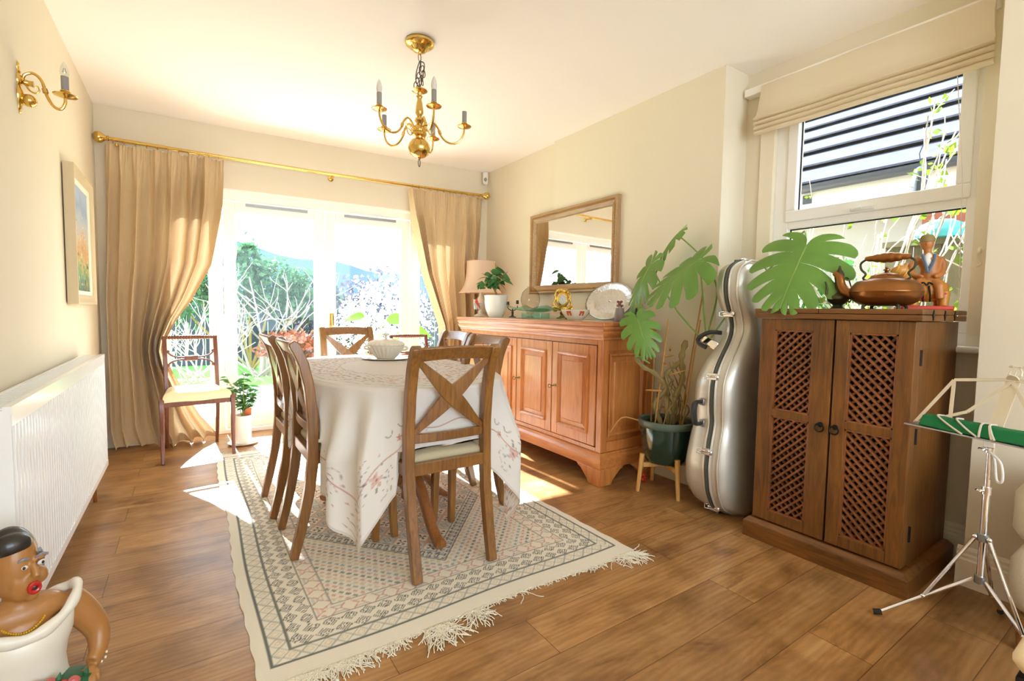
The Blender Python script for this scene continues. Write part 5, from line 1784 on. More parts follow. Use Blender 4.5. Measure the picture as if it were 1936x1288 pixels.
# cloth that meets a seat or a chair back slides in over the seat
blocked = np.full(NTH, -1.0)
for j in range(NS):
    P = PS[:, j]
    hit = np.zeros(NTH, bool)
    for o_, R in seatM:
        q = (P[:, :2] - o_) @ R.T
        hit |= (np.abs(q[:, 0]) < 0.208) & (q[:, 1] > 0.02) & (q[:, 1] < 0.47) & (P[:, 2] < 0.497)
    s = smax * (j / (NS - 1))
    new = hit & (blocked < 0)
    blocked[new] = s[new]
    hid = blocked >= 0
    ex = s - blocked
    for i in np.where(hid)[0]:
        jb = max(0, int(round(blocked[i] / max(smax[i], 1e-6) * (NS - 1))) - 1)
        base_ = PS[i, jb]
        PS[i, j, :2] = base_[:2] - Nn[i] * ex[i] * 0.9
        PS[i, j, 2] = 0.497 + 0.004 * math.sin(ex[i] * 60 + arc[i] * 30)
for o_, R in seatM:                                   # keep clear of the chair backs
    for j in range(NS):
        P = PS[:, j]
        q = (P[:, :2] - o_) @ R.T
        lim = stile_y(P[:, 2]) + 0.026
        m_ = (np.abs(q[:, 0]) < 0.20) & (q[:, 1] < lim) & (q[:, 1] > -0.12) & (P[:, 2] > 0.0)
        q[:, 1] = np.where(m_, lim, q[:, 1])
        PS[:, j, :2] = np.where(m_[:, None], q @ R + o_, P[:, :2])
PT = np.zeros((NTH, NT, 3))
for j, u in enumerate(np.linspace(0.0015, 1, NT)):
    PT[:, j, 0], PT[:, j, 1] = B[:, 0] * u + TC[0], B[:, 1] * u + TC[1]
    PT[:, j, 2] = Z0
flatT = PT[:, :, :2] - TC

LINEN, PINK, ROSE, DGREEN, TAUPE = (np.array(lin(c)) for c in ('#fbf8f1', '#e3b09c', '#cf8d7c', '#5a6450', '#8d8378'))
def paint(C, m_, c, k=1.0):
    m_ = (np.clip(m_, 0, 1) * k)[..., None]
    return C * (1 - m_) + c * m_
def embroider(x, y):
    C = np.tile(LINEN, x.shape + (1,))
    ax, ay = np.abs(x), np.abs(y)
    # oval wreath on the top
    rho = np.sqrt((x / TA) ** 2 + (y / TB) ** 2)
    a = np.arctan2(y / TB, x / TA)
    w1 = np.sin(a * 22 + 7 * np.sin(rho * 22)) * np.sin(rho * 40 + 2 * np.sin(a * 9))
    band = np.exp(-((rho - 0.70) / 0.16) ** 4)
    C = paint(C, np.clip((np.abs(w1) - 0.72) * 5, 0, 1) * band, ROSE, 0.75)
    w2 = np.sin(a * 31 - 9 * rho) * np.sin(rho * 52 + 3 * np.sin(a * 7))
    C = paint(C, np.clip((w2 - 0.72) * 6, 0, 1) * band, TAUPE, 0.7)
    w3 = np.sin(a * 14 + 2) * np.sin(rho * 34 + 1)
    C = paint(C, np.clip((w3 - 0.8) * 8, 0, 1) * np.exp(-((rho - 0.74) / 0.13) ** 4), PINK, 0.9)
    for r_ in (0.5, 0.93):
        C = paint(C, np.clip(1.4 - np.abs(rho - r_ - 0.012 * np.sin(a * 18)) / 0.006, 0, 1), TAUPE, 0.55)
    # thin rose line parallel to the hem, with blossoms and scrollwork
    dh = np.minimum(HA - ax, HB - ay)
    al = np.where(HA - ax < HB - ay, y, x)
    C = paint(C, np.clip(1.5 - np.abs(dh - 0.155 - 0.01 * np.sin(al * 24)) / 0.0025, 0, 1), ROSE, 0.8)
    C = paint(C, np.clip(1.4 - np.abs(dh - 0.006) / 0.004, 0, 1), TAUPE, 0.25)
    spots = []
    for sx in (-1, 1):
        for sy in (-1, 1):
            spots += [(sx * (HA - 0.12), sy * (HB - 0.12), 0.034), (sx * (HA - 0.12), sy * (HB - 0.36), 0.030), (sx * (HA - 0.36), sy * (HB - 0.13), 0.030), (sx * (HA - 0.04), sy * (HB - 0.04), 0.02), (sx * (HA - 0.155), sy * (HB - 0.56), 0.014), (sx * 0.18, sy * (HB - 0.155), 0.014)]
        spots += [(sx * (HA - 0.13), 0.0, 0.030), (sx * (HA - 0.155), 0.3, 0.014), (sx * (HA - 0.155), -0.3, 0.014)]
    for k_, (fx, fy, R_) in enumerate(spots):
        dx, dy = x - fx, y - fy
        r_ = np.hypot(dx, dy)
        near = r_ < R_ * 4.2
        if not near.any():
            continue
        an = np.arctan2(dy, dx)
        pet = R_ * (0.72 + 0.28 * np.cos(an * 5 + k_))
        C = paint(C, np.clip((pet - r_) / 0.003, 0, 1), PINK, 0.62)
        C = paint(C, np.clip(1.3 - np.abs(r_ - pet) / 0.002, 0, 1), ROSE, 0.85)
        C = paint(C, np.clip((R_ * 0.2 - r_) / 0.002, 0, 1), np.array(lin('#a8683c')), 0.9)
        # leaves round the flower
        lf = np.cos(an * 4 + k_ * 1.3)
        C = paint(C, np.clip((lf - 0.955) * 40, 0, 1) * ((r_ > R_ * 1.05) & (r_ < R_ * 1.7)), DGREEN, 0.8)
        lf2 = np.cos(an * 9 + k_)
        C = paint(C, np.clip((lf2 - 0.95) * 40, 0, 1) * ((r_ > R_ * 1.75) & (r_ < R_ * 2.15)), DGREEN, 0.7)
        # curled stems
        sp = np.abs(np.sin(an * 1.5 + r_ * 110 + 0.8 * np.sin(an * 5)))
        C = paint(C, np.clip(1 - sp / 0.20, 0, 1) * ((r_ > R_ * 1.9) & (r_ < R_ * 3.4)) * (np.cos(an * 2 + k_) > -0.2), TAUPE, 0.85)
        # outer buds
        C = paint(C, np.clip((np.cos(an * 7 + 1) - 0.975) * 60, 0, 1) * ((r_ > R_ * 2.9) & (r_ < R_ * 3.3)), ROSE, 0.7)
    # small garland hanging at the near rim
    for fx, fy in ((-0.30, -0.86), (0.36, -0.88), (-0.64, -0.42), (0.64, -0.45)):
        dx, dy = x - fx, y - fy
        r_ = np.hypot(dx, dy)
        C = paint(C, np.clip(1.3 - np.abs(np.hypot(np.abs(dx) - 0.04, dy - 0.02) - 0.02) / 0.0025, 0, 1) * (r_ < 0.075) * (dy < 0.02), DGREEN, 0.7)
        C = paint(C, np.clip((0.012 * (1 + 0.4 * np.cos(np.arctan2(dy + 0.03, dx) * 5)) - np.hypot(dx, dy + 0.03)) / 0.002, 0, 1), ROSE, 0.9)
    return C
Pall = np.concatenate([PT, PS[:, 1:]], 1)
Fall = np.concatenate([flatT, flat[:, 1:]], 1)
CC = embroider(Fall[..., 0], Fall[..., 1])
Pall = np.concatenate([Pall, Pall[:1]], 0)
CC = np.concatenate([CC, CC[:1]], 0)
g = G().grid(Pall, CC)
o = g.build('tablecloth', 'table_linen', smooth=180, pattern=True)
tag(o, 'white linen tablecloth with pink flower embroidery, draped over the dining table', 'tablecloth')

# ------------------------------------------------------------------ tureen on its plate
TZC = Z0 + 0.001
t = thing('serving_plate', 'white oval serving plate under the lidded tureen', 'plate', (1.01, 2.90, TZC), math.radians(-34))
G().lathe([(0.08, 0), (0.112, 0.002), (0.142, 0.0075), (0.147, 0.009), (0.142, 0.0115), (0.112, 0.0075), (0.08, 0.006), (0, 0.006)], n=48, sy=0.8).build('dish', 'porcelain', t)
t = thing('tureen', 'white lidded tureen with fluted sides on a plate on the dining table', 'tureen', (1.01, 2.90, TZC + 0.0065), math.radians(-34))
def fluted(prof, n, k, amp):
    P = np.zeros((len(prof), n, 3))
    for i, (r_, z, f_) in enumerate(prof):
        for j in range(n):
            a = j / n * 2 * math.pi
            q = r_ * (1 + amp * f_ * math.cos(k * a + (z * 30 if f_ > 1.5 else 0)))
            P[i, j] = (q * math.cos(a), q * 0.78 * math.sin(a), z)
    return P
body = fluted([(0.001, 0.0, 0), (0.055, 0, 0), (0.06, 0.004, 0.5), (0.074, 0.02, 1), (0.098, 0.05, 1), (0.108, 0.066, 0.8), (0.112, 0.074, 0.3), (0.112, 0.08, 0), (0.106, 0.08, 0)], 144, 24, 0.04)
G().grid(body, wrap=True).build('bowl', 'porcelain', t, smooth=50)
lid = fluted([(0.108, 0.079, 0), (0.115, 0.084, 0.2), (0.109, 0.093, 2), (0.094, 0.104, 2), (0.066, 0.116, 2), (0.034, 0.123, 1), (0.014, 0.125, 0), (0.001, 0.126, 0)], 144, 24, 0.026)
ld = G().grid(lid, wrap=True).build('lid', 'porcelain', t, smooth=50)
G().lathe([(0.012, 0.122), (0.007, 0.132), (0.008, 0.139), (0.021, 0.146), (0.021, 0.153), (0.008, 0.158), (0, 0.158)], n=18, sy=0.8).build('knob', 'porcelain', ld)
for s in (-1, 1):
    G().tube(smoothpath([(0.10 * s, 0, 0.052), (0.128 * s, 0, 0.058), (0.132 * s, 0, 0.07), (0.108 * s, 0, 0.076)], 14), 0.006, 8).build('handle', 'porcelain', t)

# ------------------------------------------------------------------ rug
RX0_, RX1_, RYa, RYb = 0.132, 1.605, 1.405, 3.90
nx, ny = 300, 505
xs, ys = np.linspace(RX0_, RX1_, nx), np.linspace(RYa, RYb, ny)
xx, yy = np.meshgrid(xs, ys, indexing='ij')
CREAM, CHAR, GREY, RUGP, BLUE, TAN = (np.array(lin(c)) for c in ('#e3dbc8', '#3e443f', '#a3a598', '#c88f7c', '#7f9295', '#cdb996'))
dx = np.minimum(xx - RX0_, RX1_ - xx)
dyn = np.minimum(yy - RYa, RYb - yy) - 0.035              # plain heading at the two ends
d = np.minimum(dx, dyn)
side = dx < dyn
al = np.where(side, yy, xx)                              # along the border
C = np.tile(CREAM, xx.shape + (1,))
C *= (1 + 0.03 * np.sin(yy * 700))[..., None]
def line(C, at, w, c, k=1.0):
    return paint(C, np.clip((w / 2 - np.abs(d - at)) / 0.0015 + 0.5, 0, 1), c, k)
# lattice band
m_ = (d > 0.046) & (d < 0.098)
f1 = np.abs(((al / 0.052 + (d - 0.046) / 0.052) % 1) - 0.5)
f2 = np.abs(((al / 0.052 - (d - 0.046) / 0.052) % 1) - 0.5)
C = paint(C, (np.clip((0.085 - np.minimum(f1, f2)) / 0.03, 0, 1)) * m_, GREY, 0.85)
dia = np.abs(((al / 0.052) % 1) - 0.5) + np.abs((d - 0.072) / 0.052)
C = paint(C, (np.abs(dia - 0.22) < 0.05) * m_, TAN, 0.7)
# two rows of dark concentric lozenges
m_ = (d > 0.103) & (d < 0.199)
row = np.floor((d - 0.103) / 0.048)
cd = ((d - 0.103) / 0.048) % 1 - 0.5
ca = ((al / 0.062) + 0.5 * row) % 1 - 0.5
q = (np.abs(ca) * 1.22 + np.abs(cd) * 1.22) * 1.7
ring = ((q > 0.80) & (q < 1.0)) | ((q > 0.44) & (q < 0.62)) | (q < 0.2)
chk = ring & (np.abs(cd) < 0.5)
C = paint(C, chk * m_ * 1.0, CHAR, 0.85)
# hourglass band in faded rose and blue
m_ = (d > 0.205) & (d < 0.262)
ca = (al / 0.075) % 1 - 0.5
hg = (np.abs(ca) < 0.08 + 0.30 * np.abs(d - 0.233) / 0.028)
edge_ = np.abs(np.abs(ca) - (0.08 + 0.30 * np.abs(d - 0.233) / 0.028)) < 0.05
alt = (np.floor(al / 0.075) % 2) == 0
C = paint(C, edge_ * m_, RUGP, 0.8)
C = paint(C, (hg & alt & (np.sin(d * 900) > 0)) * m_, RUGP, 0.35)
C = paint(C, (hg & ~alt & (np.sin(d * 900) > 0)) * m_, BLUE, 0.35)
for at, w, c, k in ((0.042, 0.008, CHAR, 0.85), (0.100, 0.008, CHAR, 0.85), (0.202, 0.007, CHAR, 0.7), (0.266, 0.006, CHAR, 0.6)):
    C = line(C, at, w, c, k)
# field: rows of dashes running parallel to the sides of the central lozenge
cx, cyr = (RX0_ + RX1_) / 2, (RYa + RYb) / 2
ady = (RYb - RYa) / 2 - np.abs(yy - cyr)
qq = (ady - 0.355 - 1.155 * np.abs(xx - cx)) / 1.528       # >0 inside the medallion
tl_ = (np.abs(xx - cx) + 1.155 * ady) / 1.528
fld = d > 0.27
m_ = fld & (qq < 0)
rowi = np.floor(qq / 0.0235)
rf_ = (qq / 0.0235) % 1
dash = (np.abs(rf_ - 0.5) < 0.26) & (((tl_ / 0.030 + 0.5 * rowi) % 1) < 0.6)
cols = np.array([RUGP, CHAR * 1.6, RUGP, BLUE, TAN])[(rowi.astype(int)) % 5]
kk = (dash & m_)[..., None] * 0.72
C = C * (1 - kk) + cols * kk
C = paint(C, (np.abs(rf_ - 0.02) < 0.05) & m_, GREY, 0.4)
# key border
m_ = fld & (qq >= 0) & (qq < 0.062)
C = paint(C, m_ * 1.0, BLUE, 0.14)
u_, v_ = (tl_ / 0.034) % 1, qq / 0.062
key = ((np.abs(v_ - 0.25) < 0.07) & (u_ < 0.7)) | ((np.abs(v_ - 0.72) < 0.07) & (u_ > 0.25)) | ((np.abs(u_ - 0.3) < 0.09) & (v_ > 0.25) & (v_ < 0.72)) | ((np.abs(u_ - 0.7) < 0.09) & (v_ > 0.4) & (v_ < 0.85))
C = paint(C, key & m_, CHAR, 0.75)
C = paint(C, ((np.abs(qq - 0.004) < 0.004) | (np.abs(qq - 0.06) < 0.003)) & fld, CHAR, 0.7)
# tiled medallion
m_ = fld & (qq >= 0.064)
ta = (ady - 1.155 * (xx - cx)) / 1.528
tb = (ady + 1.155 * (xx - cx)) / 1.528
S = 0.072
ua, ub = (ta / S) % 1 - 0.5, (tb / S) % 1 - 0.5
ia, ib = np.floor(ta / S), np.floor(tb / S)
mx_ = np.maximum(np.abs(ua), np.abs(ub))
C = paint(C, (mx_ > 0.42) & m_, RUGP, 0.75)
C = paint(C, (mx_ > 0.47) & m_, TAN, 0.9)
tilec = ((ia + ib) % 2 == 0)
an = np.arctan2(ub, ua)
rr2 = np.hypot(ua, ub)
flo = (rr2 < 0.33) & (rr2 > 0.1) & (np.cos(an * 4 + math.pi / 4 * 0) < -0.25)
C = paint(C, (mx_ < 0.42) & m_ & ~tilec, BLUE, 0.35)
C = paint(C, flo & m_ & tilec, CHAR, 0.9)
C = paint(C, (rr2 < 0.09) & m_, RUGP, 0.8)
C = paint(C, (np.abs(np.abs(ua) + np.abs(ub) - 0.3) < 0.05) & m_ & ~tilec, CHAR, 0.55)
# shape: a little wavy at the selvedges
zz = 0.0045 + 0.0012 * np.sin(yy * 14) * np.exp(-(dx / 0.05) ** 2)
xw = xx + 0.006 * np.sin(yy * 5.2) * np.clip(1 - dx / 0.4, 0, 1) + 0.0025 * np.sin(yy * 46) * np.exp(-(dx / 0.02) ** 2)
yw = yy + 0.008 * np.sin(xx * 7 + 1) * np.clip(1 - (yy - RYa) / 0.4, 0, 1)
P = np.stack([xw, yw, zz], -1)
t = thing('rug', 'cream flat-woven rug with dark diamond borders and fringed ends under the dining table', 'rug', (cx, cyr, 0))
g = G().grid(P, C)
rim = np.concatenate([P[:, 0], P[-1, 1:], P[::-1, -1][1:], P[0, ::-1][1:-1]])
low = rim.copy()
low[:, 2] = 0.0
n_ = len(rim)
g.add(np.concatenate([rim, low]), [(i, (i + 1) % n_, n_ + (i + 1) % n_, n_ + i) for i in range(n_)], CREAM)
g.move(t=(-cx, -cyr, 0))
g.build('woven_body', 'rug_weave', t, smooth=180, pattern=True)
rg = np.random.default_rng(9)
def strand(g, p, L, a, r=0.0016, curl=0.6):
    pts = [np.array((p[0], p[1], 0.004))]
    for i in range(7):
        a += rg.normal() * curl * 0.45
        pts.append(pts[-1] + np.array((math.cos(a), math.sin(a), 0)) * L / 7)
    pts = np.array(pts)
    pts[:, 2] = 0.0018 + 0.003 * np.abs(np.sin(np.linspace(0, 3, 8) + rg.uniform(0, 3)))
    pts[-1, 2] = 0.0016
    return g.tube(pts, r, 4)
def edge_y(x):
    return RYa + 0.008 * math.sin(x * 7 + 1)
g = G()
for x in np.arange(RX0_ + 0.004, RX1_, 0.0048):                     # short frayed loops all along
    strand(g, (x, edge_y(x) + 0.004), rg.uniform(0.016, 0.034), -math.pi / 2 + rg.normal() * 0.5, 0.0016, 1.3)
for xc, wd, n_, L in ((1.555, 0.055, 80, 0.105), (0.80, 0.04, 46, 0.10), (0.66, 0.05, 74, 0.115), (0.50, 0.06, 40, 0.06), (0.36, 0.09, 90, 0.075), (0.24, 0.08, 80, 0.07), (0.16, 0.03, 36, 0.07), (1.0, 0.02, 3, 0.1), (1.38, 0.05, 14, 0.04)):
    for k in range(n_):
        x = xc + rg.normal() * wd * 0.5
        x = min(max(x, RX0_ + 0.004), RX1_ - 0.004)
        strand(g, (x, edge_y(x) + 0.006), L * rg.uniform(0.5, 1.15), -math.pi / 2 + rg.normal() * 0.38 + (0.2 if xc > 1.4 else 0), 0.0017, 0.7)
for x in np.arange(RX0_ + 0.004, RX1_, 0.006):
    strand(g, (x, RYb - 0.004), rg.uniform(0.02, 0.05), math.pi / 2 + rg.normal() * 0.5, 0.0018, 1.0)
for k in range(70):
    x = 0.16 + abs(rg.normal()) * 0.03 - 0.02
    strand(g, (x, RYb - 0.01), rg.uniform(0.05, 0.10), math.radians(150) + rg.normal() * 0.5, 0.0018, 0.8)
g.move(t=(-cx, -cyr, 0))
g.build('fringe', 'rug_fringe', t, smooth=180, fix=False)

# ------------------------------------------------------------------ monstera on its stand
t = thing('plant_stand', 'pale wooden four-legged stand under the green plant pot', 'plant stand', (2.335, 1.815, 0), math.radians(20))
for k in range(4):
    a_ = math.radians(45 + 90 * k)
    G().tube([(0.168 * math.cos(a_), 0.168 * math.sin(a_), 0), (0.145 * math.cos(a_), 0.145 * math.sin(a_), 0.225)], [0.011, 0.015], 12).build('leg', 'pale_wood', t)
for a_ in (45, 135):
    c_, s_ = math.cos(math.radians(a_)), math.sin(math.radians(a_))
    G().bar((-0.14 * c_, -0.14 * s_, 0.16), (0.14 * c_, 0.14 * s_, 0.16), 0.024, 0.028).build('cross_rail', 'pale_wood', t, smooth=0, bevel=0.003)

MP = np.array((2.335, 1.815, 0.176))
t = thing('monstera', 'tall monstera in a dark green glazed pot beside the cello case', 'plant', MP)
prof = [(0.10, 0), (0.112, 0.004), (0.13, 0.03), (0.142, 0.10), (0.15, 0.19), (0.152, 0.212), (0.158, 0.218), (0.165, 0.232), (0.165, 0.246), (0.158, 0.252), (0.147, 0.245), (0.143, 0.225), (0, 0.222)]
pot = G().lathe(prof[:6] + [(0.14, 0.214)], n=48).build('pot', 'green_glaze', t)
G().lathe([(0.148, 0.208), (0.157, 0.214), (0.166, 0.232), (0.165, 0.25), (0.156, 0.254), (0.145, 0.247), (0.141, 0.215)], n=48, caps=False).build('rim', 'pot_rim', pot)
g = G().lathe([(0.144, 0.22), (0.1, 0.226), (0, 0.23)], n=30, caps=False)
for k in range(60):
    a_, r_ = random.uniform(0, 6.28), 0.13 * math.sqrt(random.random())
    g.ell((r_ * math.cos(a_), r_ * math.sin(a_), 0.226), random.uniform(0.004, 0.011), 6, 5)
g.build('soil', 'soil', pot)

def monstera_leaf(J, T, nrm, width=1.0, droop=0.12, cup=0.5, seed=0, K=6):
    """split leaf: J where the stalk joins, T the tip, nrm the upper side"""
    J, T, nrm = (np.array(v, float) for v in (J, T, nrm))
    L = np.linalg.norm(T - J)
    ey = (T - J) / L
    ex = np.cross(ey, nrm)
    ex /= np.linalg.norm(ex)
    ez = np.cross(ex, ey)
    r_ = np.random.default_rng(seed)
    m = [0.0, 0.03, 0.13, 0.27, 0.43, 0.60, 0.77, 1.0]
    psi = [178, 138, 108, 86, 68, 52, 36, 0]
    ell = [0.30, 0.56, 0.66, 0.67, 0.60, 0.48, 0.33, 0.0]
    g = G()
    nr, nv = 12, 6
    def bound(k, r, s):
        a = math.radians(psi[k]) - 0.30 * r * (1 if psi[k] > 20 else 0)
        return np.array((s * math.sin(a) * ell[k] * r * width, m[k] + math.cos(a) * ell[k] * r))
    def shape(x, y, s, lift):
        z = -cup * x * x * 0.9 - droop * max(0, y) ** 2 - 0.25 * max(0, -y) ** 2 * cup + lift
        return x, y, z
    for s in (-1, 1):
        for k in range(len(m) - 1):
            P = np.zeros((nr, nv, 3))
            lift = 0.012 * r_.normal()
            last = k == len(m) - 2
            sl = 0.40 + 0.12 * r_.random()
            for i, r in enumerate(np.linspace(0, 1, nr)):
                gap = 0.0 if r < sl else 0.42 * ((r - sl) / (1 - sl)) ** 0.8
                if last:
                    gap *= 0.4
                if k == 0:
                    gap *= 0.6
                for j, v in enumerate(np.linspace(0, 1, nv)):
                    vv = 0.5 + (v - 0.5) * (1 - gap)
                    rr = r * (1 - 0.10 * (2 * v - 1) ** 2 * r)
                    b0, b1 = bound(k, rr, s), bound(k + 1, rr, s)
                    if last:
                        b1 = np.array((0.0, m[k] + (1 - m[k]) * rr))
                    q = b0 * (1 - vv) + b1 * vv
                    rad = 0.02 * math.sin(v * math.pi) * r
                    X_, Y_, Z_ = shape(q[0], q[1], s, (lift + rad) * r)
                    P[i, j] = J + L * (ex * X_ + ey * Y_ + ez * Z_)
            g.grid(P)
    # midrib
    mid = [J + L * (ey * y - ez * (droop * y * y + 0.004)) for y in np.linspace(0, 0.97, 10)]
    g2 = G().tube(mid, np.linspace(0.005, 0.0015, 10), 6)
    return g, g2

def put_leaf(J, T, nrm, petiole, seed, width=1.0, droop=0.12, cup=0.5, pr=0.0055):
    g, g2 = monstera_leaf(J, T, nrm, width, droop, cup, seed)
    lf = g.move(t=-MP).build('leaf', 'leaf_green', t, smooth=60, fix=False)
    g2.move(t=-MP).build('midrib', 'stem_green', lf)
    G().tube(smoothpath(petiole, 18), np.linspace(pr, pr * 0.7, 18), 8).move(t=-MP).build('leaf_stalk', 'stem_green', t)

CAMV = np.array((0, 0, EYE))
hub = np.array((2.33, 1.73, 0.90))
put_leaf((2.40, 1.835, 1.52), (2.35, 2.02, 1.345), (-0.68, 0.40, 0.60), [hub + (0.07, -0.12, 0.05), (2.455, 1.60, 1.18), (2.44, 1.68, 1.36), (2.40, 1.835, 1.52)], 1, 0.52, 0.3, 1.0)
put_leaf((2.25, 1.585, 1.335), (2.15, 1.858, 1.155), (-0.42, -0.42, 0.80), [hub + (0.05, -0.13, -0.02), (2.33, 1.59, 1.05), (2.27, 1.575, 1.25), (2.25, 1.585, 1.335)], 2, 0.86, 0.15, 0.75)
put_leaf((2.30, 1.94, 1.345), (2.22, 2.075, 1.075), (-0.80, 0.15, 0.55), [hub + (0.02, -0.1, 0.03), (2.32, 1.75, 1.06), (2.30, 1.86, 1.22), (2.30, 1.94, 1.345)], 3, 0.62, 0.2, 0.7)
put_leaf((2.12, 1.875, 1.02), (2.08, 1.755, 0.83), (-0.75, -0.55, 0.4), [(2.22, 1.86, 0.76), (2.15, 1.91, 0.82), (2.115, 1.925, 0.90), (2.12, 1.875, 1.02)], 4, 0.78, 0.25, 0.7)
# the leaf that reaches round the case on to the cabinet
put_leaf((2.37, 1.105, 1.37), (2.15, 1.105, 1.095), (-0.74, -0.22, 0.64), [hub + (0.08, -0.12, 0.0), (2.69, 1.60, 1.15), (2.70, 1.35, 1.40), (2.58, 1.22, 1.47), (2.44, 1.14, 1.44), (2.37, 1.105, 1.365)], 5, 0.98, 0.10, 0.5)
# knobbly stems and aerial roots
def knobbly(pts, r, n=26):
    p = smoothpath(pts, n)
    return G().tube(p, r * (1 + 0.28 * np.sin(np.arange(n) * 1.7)), 8)
for pts, r_ in (([(2.30, 1.83, 0.40), (2.27, 1.85, 0.52), (2.30, 1.80, 0.62), (2.25, 1.84, 0.70), (2.19, 1.88, 0.74), (2.15, 1.91, 0.80)], 0.013),
                ([(2.36, 1.79, 0.40), (2.33, 1.76, 0.55), (2.37, 1.74, 0.68), (2.34, 1.73, 0.80), (2.36, 1.72, 0.90)], 0.015),
                ([(2.33, 1.80, 0.40), (2.29, 1.78, 0.50), (2.34, 1.82, 0.60), (2.30, 1.80, 0.70), (2.35, 1.74, 0.78)], 0.012)):
    knobbly(pts, r_).move(t=-MP).build('main_stem', 'stem_brown', t)
rm = np.random.default_rng(4)
for k in range(14):
    a_ = rm.uniform(0, 6.28)
    r0_ = 0.11 * math.sqrt(rm.random())
    x, y = 2.33 + r0_ * math.cos(a_), 1.81 + r0_ * math.sin(a_)
    z1 = rm.uniform(0.55, 0.78)
    knobbly([(x, y, 0.40), (x + rm.normal() * 0.02, y + rm.normal() * 0.02, 0.4 + (z1 - 0.4) * 0.5), (2.31 + rm.normal() * 0.04, 1.79 + rm.normal() * 0.04, z1)], 0.0035, 14).move(t=-MP).build('aerial_root', 'stem_brown', t)
for p, q in (((2.26, 1.84, 0.38), (2.30, 1.80, 1.02)), ((2.38, 1.76, 0.38), (2.44, 1.68, 1.16)), ((2.35, 1.72, 0.38), (2.40, 1.66, 1.02)), ((2.30, 1.9, 0.38), (2.31, 1.9, 0.88))):
    G().tube([p, q], 0.0045, 7).move(t=-MP).build('cane', 'cane', t)
G().tube(smoothpath([(2.22, 1.90, 0.41), (2.15, 1.97, 0.43), (2.12, 2.0, 0.40), (2.09, 2.03, 0.33)], 14), 0.004, 6).move(t=-MP).build('aerial_root', 'cane', t)
for k in range(8):
    z = 0.5 + 0.05 * k
    p = np.array((2.30 + rm.normal() * 0.03, 1.80 + rm.normal() * 0.03, z))
    dd = rm.normal(size=3) * (0.05, 0.05, 0.02)
    G().tube([p, p + dd * 0.6, p + dd], [0.007, 0.006, 0.002], 6).move(t=-MP).build('leaf_sheath', 'cane', t)

# ------------------------------------------------------------------ cello case
CC0 = np.array((2.42, 1.43, 0.0))
t = thing('cello_case', 'silver hard-shell cello case standing upright between monstera and cabinet', 'instrument case', CC0)
hz = np.array([0.0, 0.02, 0.06, 0.14, 0.27, 0.40, 0.50, 0.60, 0.70, 0.77, 0.84, 0.90, 0.96, 1.02, 1.08, 1.14, 1.20, 1.25, 1.29, 1.315, 1.33])
hw = np.array([0.06, 0.12, 0.185, 0.235, 0.256, 0.242, 0.218, 0.232, 0.230, 0.205, 0.160, 0.110, 0.078, 0.082, 0.115, 0.145, 0.155, 0.150, 0.125, 0.085, 0.02])
lt = np.array([0.10, 0.14, 0.175, 0.205, 0.20, 0.18, 0.165, 0.165, 0.158, 0.140, 0.112, 0.080, 0.052, 0.055, 0.075, 0.088, 0.092, 0.088, 0.08, 0.065, 0.04])
bt = np.array([0.08, 0.098, 0.105, 0.108, 0.108, 0.105, 0.10, 0.105, 0.108, 0.112, 0.116, 0.114, 0.108, 0.108, 0.105, 0.10, 0.096, 0.088, 0.078, 0.06, 0.03])
H = np.concatenate([np.linspace(0, 0.06, 8), np.linspace(0.075, 1.27, 64), np.linspace(1.28, 1.33, 10)])
def sm(a):
    return np.interp(H, hz, a)
def ksm(v):
    k = np.array([1, 2, 3, 2, 1.0]) / 9
    return np.convolve(np.pad(v, 2, mode='edge'), k, 'valid')
W_, LT, BT = ksm(sm(hw)), ksm(sm(lt)), ksm(sm(bt))
def half_shell(sign, depth, y0):
    """front (+Y) or back half of the shell"""
    rings = []
    nn = 26
    for i, z in enumerate(H):
        ring = []
        for a in np.linspace(0, math.pi, nn):
            c, s = math.cos(a), math.sin(a)
            ex = 2 / 3.4
            x = W_[i] * np.sign(c) * abs(c) ** ex
            y = sign * (y0 + (depth[i] - y0) * abs(s) ** (2 / 2.6))
            ring.append((x, y, z))
        rings.append(ring)
    return G().loft(rings, closed=False, caps=False)
def close_ends(g):
    return g
g = half_shell(1, LT, 0.004)
g.add(*(lambda ring: (ring, [tuple(range(len(ring)))]))([(W_[0] * math.cos(a) , (0.004 + (LT[0] - 0.004) * math.sin(a)), 0.0) for a in np.linspace(0, math.pi, 26)]))
g.build('lid', 'silver_shell', t, smooth=70)
g = half_shell(-1, BT, 0.004)
g.build('back_shell', 'silver_shell', t, smooth=70)
